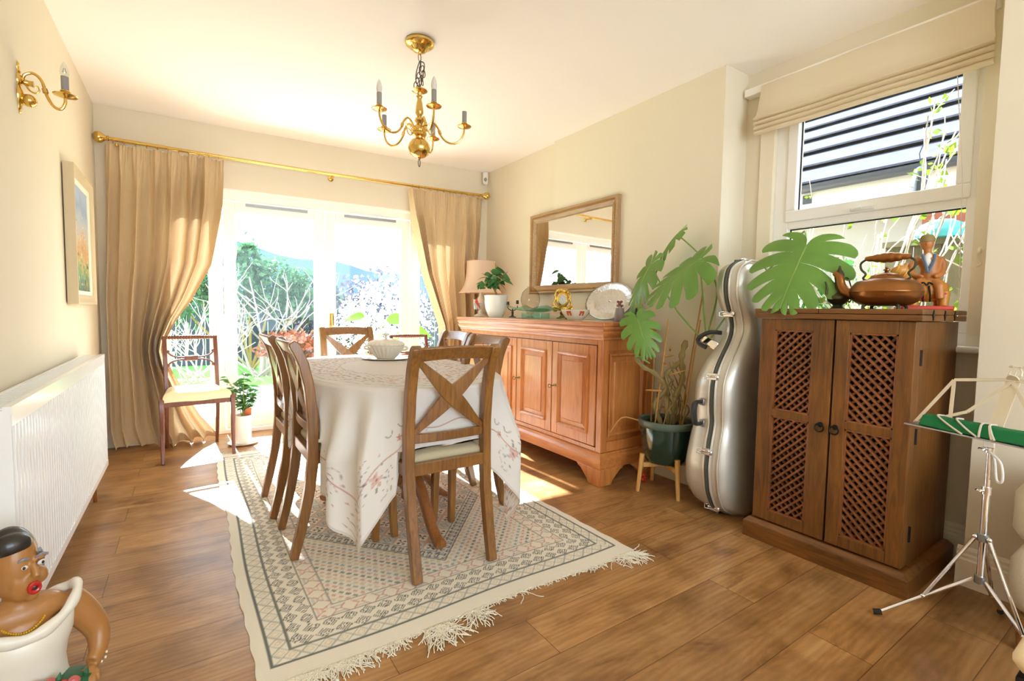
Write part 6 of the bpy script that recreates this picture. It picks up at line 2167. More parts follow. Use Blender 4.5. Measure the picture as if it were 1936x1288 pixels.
# rubber seam and the raised rims beside it
outline = np.concatenate([np.stack([-W_, np.zeros_like(H), H], 1), np.stack([W_, np.zeros_like(H), H], 1)[::-1]])
g = G().tube(outline, 0.0105, 8, closed=True)
g.build('seam_gasket', 'case_rubber', t)
o2 = outline.copy()
o2[:, 0] *= 1.004
for y in (0.016, -0.018):
    q = o2 + np.array((0, y, 0))
    G().tube(q, 0.006, 7, closed=True).build('rim', 'silver_shell', t)
q = outline + np.array((0, -0.058, 0))
q[:, 0] *= np.interp(np.abs(q[:, 0]), [0, 0.02, 0.3], [1, 0.97, 0.988])
G().tube(q, 0.0045, 7, closed=True).build('rib', 'silver_shell', t)
def wx(z):
    return -np.interp(z, H, W_)
for z in (0.045, 0.355, 0.735, 1.055):
    x = wx(z) - 0.004
    g = G().box((x, 0.004, z), (0.02, 0.055, 0.034), rotm(0, 0.2, 0))
    g.tube([(x - 0.008, -0.026, z), (x - 0.014, 0.0, z + 0.004), (x - 0.012, 0.032, z)], 0.006, 7)
    g.ell((x - 0.006, -0.02, z), (0.01, 0.012, 0.016), 10, 8)
    g.tube([(x - 0.006, 0.03, z + 0.012), (x - 0.018, 0.048, z + 0.008), (x - 0.018, 0.048, z - 0.012), (x - 0.006, 0.03, z - 0.014)], 0.0035, 6)
    g.build('latch', 'chrome', t, bevel=0.002)
G().box((0.0, 0.004, 1.334), (0.07, 0.06, 0.012)).tube([(-0.03, 0.0, 1.34), (0.0, 0.0, 1.346), (0.03, 0, 1.34)], 0.004, 6).build('top_latch', 'chrome', t, bevel=0.002)
# side handle and the angled neck handle, both on the lid side
g = G()
zc = 0.545
pts = smoothpath([(wx(0.60) + 0.01, 0.055, 0.60), (wx(0.60) - 0.04, 0.06, 0.60), (wx(0.56) - 0.062, 0.06, 0.575), (wx(0.5) - 0.062, 0.06, 0.515), (wx(0.48) - 0.04, 0.06, 0.488), (wx(0.48) + 0.01, 0.055, 0.488)], 30)
G().tube(pts, interp(np.linspace(0, 1, 30), [0, 0.15, 0.3, 0.7, 0.85, 1], [0.009, 0.010, 0.0145, 0.0145, 0.010, 0.009]), 10).build('carry_handle', 'case_handle', t)
for z in (0.60, 0.488):
    G().box((wx(z) + 0.002, 0.055, z), (0.02, 0.03, 0.036)).build('handle_mount', 'grey_metal', t, bevel=0.004)
pts = smoothpath([(wx(0.93) - 0.0, 0.05, 0.955), (wx(0.90) - 0.03, 0.09, 0.955), (wx(0.86) - 0.02, 0.135, 0.925), (wx(0.86) - 0.01, 0.14, 0.895), (wx(0.84) + 0.01, 0.10, 0.875)], 26)
G().tube(pts, 0.0115, 10).build('neck_handle', 'case_handle', t)
G().box((wx(0.9) - 0.012, 0.095, 0.902), (0.012, 0.10, 0.045), rotm(0.4, 0.25, 0)).build('name_plate', 'chrome', t, bevel=0.006)
for x in (-0.10, 0.10):
    G().lathe([(0.016, -0.0), (0.02, 0.006), (0.018, 0.014)], (x, 0.02, 0.0), 14).build('foot', 'black_rubber', t)

# ------------------------------------------------------------------ lattice-door cabinet
KB = np.array((2.46, 0.92, 0.0))
KX0, KX1, KY0, KY1, KT = 2.212, 2.715, 0.628, 1.212, 1.082
t = thing('lattice_cabinet', 'dark sheesham cabinet with two lattice-panelled doors under the side window', 'cabinet', KB)
def kb(g):
    return g.move(t=-KB)
dz0, dz1 = 0.098, 1.036
DXT = 0.062
g = G()
xb = KX0 + DXT + 0.003
g.bb((xb, KY0 + 0.006, 0.09), (KX1, KY0 + 0.026, dz1))
g.bb((xb, KY1 - 0.026, 0.09), (KX1, KY1 - 0.006, dz1))
g.bb((xb, KY0 + 0.026, 0.09), (KX1, KY1 - 0.026, 0.11))
g.bb((KX1 - 0.015, KY0 + 0.026, 0.11), (KX1, KY1 - 0.026, dz1))
g.bb((xb + 0.03, KY0 + 0.026, 0.55), (KX1 - 0.02, KY1 - 0.026, 0.57))
kb(g).build('carcass', 'sheesham', t, smooth=0, bevel=0.002)
kb(G().bb((xb + 0.022, KY0 + 0.027, 0.112), (xb + 0.03, KY1 - 0.027, dz1 - 0.004))).build('interior_shade_sheet', 'inside_shade', t, smooth=0)  # dark sheet standing in for the shade inside the cabinet
# hinged two-leaf top
g = G()
g.bb((KX0 - 0.02, KY0 - 0.018, 1.062), (KX1 + 0.0, 0.956, KT))
kb(g).build('top_flap', 'sheesham_y', t, smooth=0, bevel=0.003)
g = G()
g.bb((KX0 - 0.02, 0.958, 1.062), (KX1 + 0.0, KY1 + 0.018, KT))
kb(g).build('top_flap', 'sheesham_y', t, smooth=0, bevel=0.003)
kb(G().bb((KX0 - 0.02, KY0 - 0.018, 1.038), (KX1, KY1 + 0.018, 1.0605))).build('top', 'sheesham_y', t, smooth=0, bevel=0.003)
for x in (2.30, 2.43, 2.55):
    g = G().prism([(x - 0.011, 1.06), (x, 1.044), (x + 0.011, 1.06), (x, 1.078)], KY0 - 0.0185, KY0 - 0.021, 'XZ')
    g.bb((x - 0.0015, KY0 - 0.0205, 1.04), (x + 0.0015, KY0 - 0.0182, 1.08))
    kb(g).build('iron_stud', 'iron', t, smooth=0)
g = G().bb((KX0 - 0.026, KY0 - 0.028, 0), (KX1 + 0.012, KY1 + 0.028, 0.072))
g.loft([[(KX0 - 0.026, KY0 - 0.028, 0.072), (KX1 + 0.012, KY0 - 0.028, 0.072), (KX1 + 0.012, KY1 + 0.028, 0.072), (KX0 - 0.026, KY1 + 0.028, 0.072)], [(KX0 - 0.008, KY0 - 0.008, 0.092), (KX1, KY0 - 0.008, 0.092), (KX1, KY1 + 0.008, 0.092), (KX0 - 0.008, KY1 + 0.008, 0.092)]])
kb(g).build('plinth', 'sheesham_y', t, smooth=0, bevel=0.003)
def lattice(g, y0, y1, z0, z1, front_sign):
    sp = 0.0345
    xm = KX0 + 0.026
    for sg in (1, -1):
        x = xm - 0.006 if sg == front_sign else xm + 0.004
        c0, c1 = (z0 - y1, z1 - y0) if sg == 1 else (z0 + y0, z1 + y1)
        c = c0 + sp * 0.5
        while c < c1:
            # line z = sg*y + c
            ya, yb = (max(y0, (z0 - c)), min(y1, (z1 - c))) if sg == 1 else (max(y0, c - z1), min(y1, c - z0))
            if yb - ya > 0.008:
                g.sweep([(x, ya, sg * ya + c), (x, yb, sg * yb + c)], [(-0.0045, -0.007), (0.0, -0.0078), (0.0045, -0.007), (0.0045, 0.007), (0.0, 0.0078), (-0.0045, 0.007)], up=(1, 0, 0))
            c += sp
def beads(g, y0, y1, z0, z1):
    sp = 0.0345
    xm = KX0 + 0.0165
    ca = z0 - y1 + sp * 0.5
    while ca < z1 - y0:
        cb = z0 + y0 + sp * 0.5
        while cb < z1 + y1:
            y, z = (cb - ca) / 2, (ca + cb) / 2
            if y0 < y < y1 and z0 < z < z1:
                g.ell((xm, y, z), (0.003, 0.0032, 0.0032), 7, 5)
            cb += sp
        ca += sp
for side_, (y0, y1) in enumerate(((0.6325, 0.8955), (0.9035, 1.2085))):
    # side 0: right-hand door in the photograph (nearer), side 1: the one beside the cello case
    sL, sR = (0.052, 0.05) if side_ == 0 else (0.078, 0.066)
    g = G()
    x0, x1 = KX0, KX0 + DXT
    zr = ((dz0, 0.145), (0.590, 0.622), (0.985, dz1))
    g.bb((x0, y0, dz0), (x1, y0 + sL, dz1))
    g.bb((x0, y1 - sR, dz0), (x1, y1, dz1))
    for a, b in zr:
        g.bb((x0, y0 + sL, a), (x1, y1 - sR, b))
    d = kb(g).build('door', 'sheesham', t, smooth=0, bevel=0.0025)
    g = G()
    g2 = G()
    gb = G()
    for za, zb in ((0.145, 0.590), (0.622, 0.985)):
        lattice(g, y0 + sL, y1 - sR, za, zb, 1 if side_ == 0 else -1)
        beads(g2, y0 + sL, y1 - sR, za, zb)
        for p, q in (((y0 + sL, za), (y0 + sL + 0.006, zb)), ((y1 - sR - 0.006, za), (y1 - sR, zb))):
            gb.bb((x0 + 0.003, p[0], p[1]), (x0 + 0.014, q[0], q[1]))
        gb.bb((x0 + 0.003, y0 + sL, za), (x0 + 0.014, y1 - sR, za + 0.006))
        gb.bb((x0 + 0.003, y0 + sL, zb - 0.006), (x0 + 0.014, y1 - sR, zb))
    kb(g).build('lattice', 'lattice_wood', d, smooth=0)
    kb(g2).build('stud', 'old_brass', d)
    kb(gb).build('panel_bead', 'lattice_wood', d, smooth=0)
    ky = 0.878 if side_ == 0 else 0.934
    g = G().lathe([(0.011, 0), (0.011, 0.003), (0.006, 0.005), (0.006, 0.012), (0, 0.014)], (KX0, ky, 0.592), 16, rotm(0, -math.pi / 2, 0))
    a = np.linspace(0, 2 * np.pi, 22, endpoint=False)
    g.tube(np.stack([np.full(22, KX0 - 0.012), ky + 0.0165 * np.cos(a), 0.580 + 0.0165 * np.sin(a)], 1), 0.0036, 7, closed=True)
    kb(g).build('ring_handle', 'iron', d)
for z in (0.22, 0.60, 0.90):
    kb(G().tube([(KX0 + DXT + 0.001, KY0 + 0.004, z - 0.03), (KX0 + DXT + 0.001, KY0 + 0.004, z + 0.03)], 0.006, 8)).build('hinge', 'iron', t)

# ------------------------------------------------------------------ things on the cabinet
ZK = KT
t = thing('kettle', 'squat antique copper kettle with arched handle on the lattice cabinet', 'kettle', (2.335, 0.775, ZK), math.radians(95))
# local +X points to the spout
body = [(0.06, 0.014), (0.085, 0.020), (0.107, 0.034), (0.1185, 0.056), (0.1210, 0.068), (0.1225, 0.0695), (0.1225, 0.0715), (0.1210, 0.073), (0.117, 0.090), (0.098, 0.112), (0.06, 0.123), (0.057, 0.127), (0.0, 0.127)]
G().lathe(body, n=48).build('body', 'copper', t)
for k in range(4):
    a_ = math.radians(45 + 90 * k)
    G().tube([(0.07 * math.cos(a_), 0.07 * math.sin(a_), 0.025), (0.082 * math.cos(a_), 0.082 * math.sin(a_), 0.010), (0.08 * math.cos(a_), 0.08 * math.sin(a_), 0.0)], [0.009, 0.006, 0.008], 8).build('foot', 'dark_bronze', t)
ld = G().lathe([(0.056, 0.127), (0.05, 0.136), (0.03, 0.145), (0.008, 0.149), (0.005, 0.153), (0.011, 0.157), (0.011, 0.161), (0.005, 0.166), (0.004, 0.172), (0, 0.173)], n=32).build('lid', 'copper', t)
p = smoothpath([(0.10, 0, 0.06), (0.135, 0, 0.072), (0.155, 0, 0.10), (0.162, 0, 0.135), (0.182, 0, 0.156)], 18)
G().tube(p, np.linspace(0.026, 0.011, 18), 14).build('spout', 'copper', t)
for s in (-1, 1):
    G().tube(smoothpath([(0.066 * s, 0, 0.118), (0.078 * s, 0, 0.128), (0.07 * s, 0, 0.145), (0.086 * s, 0, 0.165), (0.088 * s, 0, 0.19), (0.066 * s, 0, 0.208)], 26), 0.0042, 8).build('handle_arm', 'dark_bronze', t)
xs_ = np.linspace(-0.074, 0.074, 40)
G().lathe([(0.008 + 0.011 * math.sin(math.pi * (x + 0.074) / 0.148) ** 1.5 + 0.0022 * abs(math.sin(x * 130)), x) for x in xs_], (0, 0, 0.208), 18, rotm(0, math.pi / 2, 0)).build('grip', 'copper', t)

t = thing('bronze_ewer', 'small dark bronze long-necked ewer between the glass decanter and the kettle', 'ewer', (2.33, 0.942, ZK), math.radians(146))
G().lathe([(0.028, 0), (0.028, 0.004), (0.02, 0.012), (0.018, 0.018), (0.036, 0.032), (0.042, 0.044), (0.04, 0.054), (0.026, 0.066), (0.017, 0.074), (0.015, 0.09), (0.015, 0.12), (0.018, 0.134), (0.019, 0.146), (0.014, 0.16), (0.007, 0.17), (0.003, 0.186), (0, 0.187)], n=30).build('body', 'dark_bronze', t)
G().tube(smoothpath([(0.036, 0, 0.04), (0.05, 0, 0.06), (0.05, 0, 0.09), (0.058, 0, 0.118)], 14), np.linspace(0.006, 0.003, 14), 8).build('spout', 'dark_bronze', t)
G().tube(smoothpath([(0.015, 0, 0.13), (0.035, 0, 0.135), (0.052, 0, 0.10), (0.058, 0, 0.06), (0.05, 0, 0.03), (0.04, 0, 0.045)], 20), 0.0028, 7).move(rotm(0, 0, math.pi)).build('handle', 'dark_bronze', t)

t = thing('glass_decanter', 'clear glass decanter with ball stopper behind the monstera leaf on the cabinet', 'decanter', (2.45, 1.045, ZK))
G().lathe([(0.055, 0), (0.066, 0.005), (0.085, 0.025), (0.088, 0.05), (0.07, 0.085), (0.04, 0.115), (0.022, 0.135), (0.018, 0.16), (0.018, 0.20), (0.026, 0.212)], n=40, caps=False).build('vessel', 'clear_glass', t, smooth=60)
G().lathe([(0.014, 0.19), (0.016, 0.214), (0.012, 0.22), (0.024, 0.236), (0.028, 0.254), (0.02, 0.272), (0, 0.28)], n=28).build('stopper', 'clear_glass', t)
G().lathe([(0.084, 0.0265), (0.083, 0.052), (0.0, 0.053)], n=36).build('liquid', 'lustre_glass', t)

t = thing('rider_figurine', 'painted ochre figurine of a rider on a donkey behind the kettle on the cabinet', 'figurine', (2.56, 0.715, ZK), math.radians(30))
# local +Y faces left into the room; local -X faces the camera
g = G()
g.ell((0, -0.01, 0.075), (0.042, 0.062, 0.045), 20, 14)
g.tube([(0, 0.035, 0.09), (0, 0.055, 0.125), (0, 0.06, 0.145)], [0.03, 0.022, 0.02], 12)
g.ell((-0.006, 0.078, 0.148), (0.018, 0.03, 0.019), 14, 10, rotm(-0.35, 0, 0))
for s in (-1, 1):
    g.tube([(0.012 * s, 0.062, 0.155), (0.018 * s, 0.056, 0.18)], [0.007, 0.002], 8)
    for y in (0.035, -0.05):
        g.tube([(0.022 * s, y, 0.07), (0.024 * s, y, 0.012)], [0.02, 0.015], 10)
o = g.build('donkey_body', 'figure_ochre', t)
def fuse(o, vox=0.0035, it=6):
    m = o.modifiers.new('fuse', 'REMESH')
    m.mode = 'VOXEL'
    m.voxel_size = vox
    m.use_smooth_shade = True
    s = o.modifiers.new('soften', 'SMOOTH')
    s.iterations = it
    s.factor = 0.5
fuse(o)
t.scale = (1.14, 1.14, 1.14)
g = G()
g.tube([(0, -0.015, 0.10), (0, -0.012, 0.15), (0, -0.008, 0.19), (0, -0.004, 0.205)], [0.03, 0.028, 0.033, 0.014], 14)
g.tube([(0, -0.004, 0.2), (0, -0.002, 0.225)], 0.012, 10)
g.ell((0, 0.0, 0.245), (0.019, 0.021, 0.027), 16, 12)
g.ell((-0.02, 0.006, 0.241), (0.005, 0.004, 0.006), 8, 6)
for s in (-1, 1):
    g.tube(smoothpath([(0.0, 0.03 * s - 0.006, 0.192), (-0.004, 0.044 * s - 0.004, 0.165), (-0.014, 0.044 * s, 0.135), (-0.034, 0.024 * s, 0.122)], 12), [0.013] * 5 + [0.011] * 4 + [0.009] * 3, 10)
    g.ell((-0.038, 0.02 * s, 0.122), (0.010, 0.008, 0.007), 8, 6)
    g.tube([(-0.01, 0.02 * s, 0.105), (-0.045, 0.03 * s, 0.085), (-0.048, 0.034 * s, 0.04)], [0.018, 0.015, 0.012], 10)
o = g.build('rider_body', 'figure_skin', t)
fuse(o, 0.003, 5)
g = G()
for s in (-1, 1):
    P = smoothpath([(-0.026, 0.018 * s, 0.202), (-0.033, 0.014 * s, 0.18), (-0.032, 0.006 * s, 0.155), (-0.033, 0.001 * s, 0.135)], 10)
    g.tube(P, 0.005, 6)
g.build('blue_braces', 'figure_blue', t)
G().ell((-0.026, 0, 0.182), (0.006, 0.013, 0.026), 12, 8).build('shirt_front', 'figure_white', t)
G().lathe([(0.022, 0.25), (0.0225, 0.262), (0.016, 0.274), (0, 0.279)], n=18).build('hair', 'stem_brown', t)
G().bb((-0.055, -0.075, 0), (0.055, 0.075, 0.016)).build('red_base', 'figure_red', t, smooth=0, bevel=0.005)
g = G()
for y in (-0.006, 0.014):
    g.tube([(-0.043, y + 0.004, 0.088), (-0.047, y, 0.055), (-0.042, y - 0.002, 0.03)], 0.0028, 6)
g.tube(smoothpath([(-0.044, -0.012, 0.092), (-0.047, 0.0, 0.1), (-0.046, 0.004, 0.09), (-0.047, 0.016, 0.1), (-0.044, 0.024, 0.09)], 16), 0.0028, 6)
g.build('painted_bow', 'iron', t)
g = G()
for k in range(3):
    a_ = np.linspace(0, 2 * np.pi, 16, endpoint=False)
    c_ = np.array((-0.002, 0.062 + 0.012 * k, 0.135 + 0.008 * k))
    g.tube(np.stack([0.021 * np.cos(a_), c_[1] - 0.01 * np.sin(a_), c_[2] + 0.022 * np.sin(a_)], 1), 0.0022, 5, closed=True)
g.build('yellow_bridle', 'bead_gold', t)
for q in ((-0.043, 0.03, 0.07), (-0.041, -0.04, 0.09), (-0.042, 0.012, 0.042), (-0.04, -0.05, 0.06)):
    G().ell(q, (0.003, 0.005, 0.004), 8, 6).build('red_spot', 'figure_red', t)

# ------------------------------------------------------------------ white pot with plant by the garden doors
t = thing('potted_shrub', 'leafy plant in a tall white pot on a saucer by the garden doors', 'plant', (0.325, 4.165, 0.0))
G().lathe([(0.07, 0), (0.095, 0.006), (0.105, 0.016), (0.1, 0.016), (0.09, 0.010), (0, 0.009)], n=36).build('saucer', 'tile_pot', t)
G().lathe([(0.055, 0.0105), (0.058, 0.02), (0.06, 0.12), (0.066, 0.225), (0.06, 0.225), (0.056, 0.2), (0, 0.2)], n=36).build('pot', 'tile_pot', t)
G().lathe([(0.03, 0.2), (0.035, 0.275), (0.028, 0.275), (0.0, 0.25)], (0.03, 0.01, 0), n=20).build('inner_pot', 'terracotta', t)
rp = np.random.default_rng(6)
g = G()
gl = G()
for k in range(9):
    x1, y1, z1 = rp.normal() * 0.06 - 0.01, rp.normal() * 0.05, rp.uniform(0.36, 0.56)
    p = smoothpath([(rp.normal() * 0.015, rp.normal() * 0.015, 0.2), (x1 * 0.5, y1 * 0.5, 0.2 + (z1 - 0.2) * 0.6), (x1, y1, z1)], 12)
    g.tube(p, np.linspace(0.005, 0.002, 12), 6)
    for i in range(3, 12):
        for s in range(2):
            a_ = rp.uniform(0, 6.28)
            blade(gl, p[i], (math.cos(a_), math.sin(a_), rp.uniform(-0.2, 0.5)), rp.uniform(0.05, 0.085), rp.uniform(0.016, 0.026), 0.2, 5, 0.15, 3, rp.uniform(-1.2, 1.2))
g.build('stems', 'stem_green', t)
gl.build('leaves', 'leaf_dark', t, smooth=60, fix=False)

# ------------------------------------------------------------------ music stand
MS = np.array((2.115, 0.397, 0.0))
t = thing('music_stand', 'folding chrome music stand beside the lattice cabinet', 'music stand', MS)
def ms(g):
    return g.move(t=-MS)
feet = [(1.994, 0.628), (2.375, 0.385), (1.976, 0.178)]
top_h, low_h = 0.345, 0.205
ms(G().tube([(*MS[:2], 0.19), (*MS[:2], 0.50)], 0.0095, 14)).build('lower_tube', 'chrome', t)
ms(G().tube([(*MS[:2], 0.50), (*MS[:2], 0.645)], 0.0070, 14)).build('upper_tube', 'chrome', t)
for z, r_ in ((0.5, 0.0125), (0.635, 0.012)):
    g = G().tube([(*MS[:2], z - 0.012), (*MS[:2], z + 0.012)], r_, 14)
    dv = np.array((-0.55, 0.35, 0))
    g.tube([MS + (0, 0, z), MS + dv * 0.035 + (0, 0, z)], 0.004, 8)
    g.ell(MS + dv * 0.045 + (0, 0, z + 0.002), (0.012, 0.008, 0.004), 10, 6)
    ms(g).build('clamp', 'chrome', t)
for z in (top_h, low_h):
    ms(G().tube([(*MS[:2], z - 0.012), (*MS[:2], z + 0.012)], 0.015, 14)).build('hub', 'grey_metal', t)
for fx, fy in feet:
    dv = np.array((fx, fy, 0)) - MS
    dv /= np.linalg.norm(dv)
    F_ = np.array((fx, fy, 0.010))
    hubp = MS + dv * 0.018 + (0, 0, low_h)
    mid = hubp * 0.45 + F_ * 0.55
    lg = ms(G().tube([hubp, F_], 0.0055, 10)).build('leg', 'chrome', t)
    knee = hubp * 0.5 + F_ * 0.5
    ms(G().tube([MS + dv * 0.018 + (0, 0, top_h), knee], 0.0055, 10).ell(knee, 0.008, 10, 8).ell(MS + dv * 0.02 + (0, 0, top_h), 0.008, 10, 8)).build('brace', 'chrome', lg)
    ms(G().tube([F_ - dv * 0.014 + (0, 0, 0.006), F_ + dv * 0.01], 0.0095, 10)).build('rubber_foot', 'black_rubber', lg)
# desk: leans away to the window side; its ledge towards the room
U = np.array((0.065, 0.213, 0)) / np.linalg.norm((0.065, 0.213, 0))      # along the ledge
Nn_ = np.array((-U[1], U[0], 0))                                          # towards the room
D0 = MS + (0, 0, 0.668)
def dk(a, b, c=0.0):
    """a along the ledge, b up the sloping desk, c towards the reader"""
    return D0 + U * a - Nn_ * (b * 0.42) + np.array((0, 0, b * 0.91)) + Nn_ * c
def flat_strip(g, p, q, w=0.011, th=0.0022):
    return g.sweep([p, q], [(-w / 2, -th / 2), (w / 2, -th / 2), (w / 2, th / 2), (-w / 2, th / 2)], up=Nn_ * 0.9 + np.array((0, 0, 0.42)))
g = G()
g.loft([[dk(a, 0.0, 0.0), dk(a, 0.0, 0.052), dk(a, 0.005, 0.052), dk(a, 0.005, 0.003), dk(a, 0.012, 0.0)] for a in (-0.225, 0.0, 0.225)])
ms(g).build('ledge', 'grey_metal', t, smooth=0)
for s in (-1, 1):
    g = flat_strip(G(), dk(0.225 * s, 0.0), dk(0.155 * s, 0.182))
    flat_strip(g, dk(0.155 * s, 0.182), dk(0.12 * s, 0.02))
    ms(g).build('side_arm', 'stand_ivory', t, smooth=0)
    ms(flat_strip(G(), dk(0.155 * s, 0.182), dk(0.0, 0.208))).build('top_rail', 'stand_ivory', t, smooth=0)
    g = flat_strip(G(), dk(0.21 * s, 0.006), dk(0.085 * s, 0.075))
    flat_strip(g, dk(0.085 * s, 0.075), dk(0.0, 0.2))
    ms(g).build('diagonal_arm', 'stand_ivory', t, smooth=0)
ms(flat_strip(G(), dk(0.0, -0.01, -0.003), dk(0.0, 0.21, -0.003), 0.036, 0.003)).build('spine', 'stand_ivory', t, smooth=0)
g = G().lathe([(0.016, -0.002), (0.016, 0.002)], dk(0, 0.208, 0.002), 16, rotm(0, -1.1, math.atan2(Nn_[1], Nn_[0])))
for s in (-1, 1):
    g.tube([dk(a * s, b) for a, b in ((0.004, 0.212), (0.016, 0.222), (0.014, 0.236), (0.008, 0.245), (0.014, 0.254), (0.022, 0.25))], 0.003, 6)
g.tube([dk(-0.022, 0.25), dk(0.022, 0.25)], 0.0022, 6)
g.tube([dk(0, 0.21), dk(0, 0.252)], 0.0022, 6)
ms(g).build('lyre_finial', 'stand_ivory', t)
g = G().bb(MS + (-0.016, -0.014, 0.640), MS + (0.016, 0.014, 0.668))
ms(g).build('desk_bracket', 'chrome', t, smooth=0, bevel=0.003)
g = G()
pts = smoothpath([MS + (-0.012, 0.0, 0.63), MS + (-0.02, -0.03, 0.60), MS + (-0.012, -0.035, 0.545), MS + (0.0, -0.02, 0.54), MS + (0.0, -0.012, 0.6), MS + (-0.008, -0.004, 0.63)], 28)
o = g.tube(pts, 0.0038, 8).build('cord_loop', 'white_plastic')
tag(o, 'loop of clear white cord hanging from the neck of the music stand', 'cord')
# green cloth roll lying on the ledge, tied with ribbon
t = thing('green_roll', 'long green cloth-covered bundle tied with pale ribbon on the music stand ledge', 'bundle', D0)
def gr(g):
    return g.move(t=-D0)
g = G()
sec = [(0.006, 0.010), (0.0065, 0.046), (0.044, 0.050), (0.0475, 0.012)]
rings = []
for a in np.linspace(-0.23, 0.185, 12):
    rings.append([dk(a, b + 0.001 * math.sin(a * 50), c + 0.003) for b, c in ((0.0062, 0.003), (0.0062, 0.046), (0.046, 0.040), (0.048, 0.006))])
gr(g.loft(rings)).build('cloth_cover', 'green_cloth', t, smooth=30, bevel=0.005)
for a0, a1 in ((0.14, 0.05), (0.085, 0.01), (0.015, 0.005), (-0.005, -0.028), (-0.005, -0.035)):
    pts = [dk(a0, 0.049, 0.006), dk(a0, 0.051, 0.040), dk((a0 + a1) / 2, 0.028, 0.050), dk(a1, 0.0072, 0.0535)]
    gr(G().tube(smoothpath(pts, 14), 0.0032, 6)).build('ribbon', 'ribbon', t)

# ------------------------------------------------------------------ upholstered chair and stool at the right edge
AC = np.array((2.30, 0.02, 0.0))
t = thing('upholstered_chair', 'cream upholstered chair with piped edges at the right edge by the wall', 'chair', AC)
def soft_box(a, b, r, n=5):
    a, b = np.array(a), np.array(b)
    rings = []
    zs = [(0, r), (r * 0.3, r * 0.35), (r, 0)]
    H_ = b[2] - a[2]
    lv = [(z, i) for z, i in zs] + [(H_ - z, i) for z, i in zs[::-1]]
    for z, i in lv:
        ring = []
        x0, x1, y0, y1 = a[0] + i, b[0] - i, a[1] + i, b[1] - i
        for cx_, cy_, a0 in ((x1 - r, y1 - r, 0), (x0 + r, y1 - r, 90), (x0 + r, y0 + r, 180), (x1 - r, y0 + r, 270)):
            for k in range(n):
                th = math.radians(a0 + 90 * k / (n - 1))
                ring.append((cx_ + r * math.cos(th), cy_ + r * math.sin(th), a[2] + z))
        rings.append(ring)
    return G().loft(rings)
def ac(g):
    return g.move(t=-AC)
ac(soft_box((2.145, -0.42, 0.11), (2.495, 0.345, 0.33), 0.05)).build('seat_base', 'armchair_fabric', t, smooth=60)
ac(soft_box((2.15, -0.40, 0.335), (2.49, 0.20, 0.43), 0.035)).build('seat_cushion', 'armchair_fabric', t, smooth=60)
ac(soft_box((2.20, 0.205, 0.32), (2.495, 0.355, 0.535), 0.05)).build('backrest', 'armchair_fabric', t, smooth=60)
ac(G().tube(smoothpath([(2.198, 0.25, 0.34), (2.197, 0.262, 0.42), (2.198, 0.27, 0.505), (2.212, 0.28, 0.534), (2.3, 0.29, 0.538), (2.48, 0.29, 0.538)], 40), 0.006, 8)).build('piping', 'cream_fabric', t)
for x in (2.17, 2.455):
    for y in (-0.38, 0.30):
        ac(G().tube([(x, y, 0.0), (x, y, 0.115)], [0.014, 0.022], 12)).build('leg', 'chair_wood', t)
FS = np.array((1.70, 0.06, 0.0))
t = thing('footstool', 'cream padded footstool with dark base at the lower right corner', 'footstool', FS)
soft_box(np.array((1.545, -0.12, 0.235)) - FS, np.array((1.86, 0.232, 0.305)) - FS, 0.03).build('cushion', 'cream_fabric', t, smooth=60)
G().bb(np.array((1.555, -0.11, 0.15)) - FS, np.array((1.85, 0.222, 0.234)) - FS).build('frame', 'iron', t, smooth=0, bevel=0.004)
for x in (1.58, 1.825):
    for y in (-0.085, 0.197):
        G().tube([np.array((x, y, 0)) - FS, np.array((x, y, 0.152)) - FS], [0.013, 0.02], 10).build('leg', 'chair_wood', t)

# ------------------------------------------------------------------ painted clay bust in the lower left corner
t = thing('clay_bust', 'painted clay bust of a woman in a white off-shoulder dress with roses', 'figurine', (-0.355, 1.665, 0), math.radians(18))
t.scale = (0.76, 0.76, 1.0)
# local x: across (right in the photograph), local y: away from the viewer, z up
g = G()
g.ell((-0.028, 0.0, 0.392), (0.060, 0.064, 0.088), 24, 18)                    # skull
g.ell((-0.016, -0.022, 0.352), (0.046, 0.044, 0.046), 20, 14)                 # jaw
g.ell((0.004, -0.036, 0.318), (0.020, 0.018, 0.016), 14, 10)                  # chin
g.ell((0.026, -0.030, 0.362), (0.022, 0.024, 0.022), 14, 10)                  # cheeks
g.ell((-0.030, -0.046, 0.362), (0.022, 0.020, 0.022), 14, 10)
g.tube([(0.008, -0.056, 0.404), (0.012, -0.066, 0.386), (0.014, -0.073, 0.370)], [0.007, 0.009, 0.012], 10)   # nose
g.ell((0.006, -0.062, 0.366), (0.017, 0.010, 0.009), 12, 8)
for x, y in ((-0.018, -0.054), (0.027, -0.046)):
    g.ell((x, y, 0.412), (0.016, 0.008, 0.007), 12, 8)                         # brow ridges
g.tube([(-0.02, 0.012, 0.335), (-0.02, 0.012, 0.30), (-0.02, 0.014, 0.27)], [0.04, 0.042, 0.055], 16)         # neck
g.ell((-0.02, 0.015, 0.258), (0.125, 0.062, 0.048), 24, 14)                   # shoulders
g.ell((-0.02, 0.0, 0.20), (0.098, 0.062, 0.075), 24, 14)                      # chest
g.tube([(-0.02, 0.01, 0.19), (-0.02, 0.01, 0.02)], [0.085, 0.08], 20)
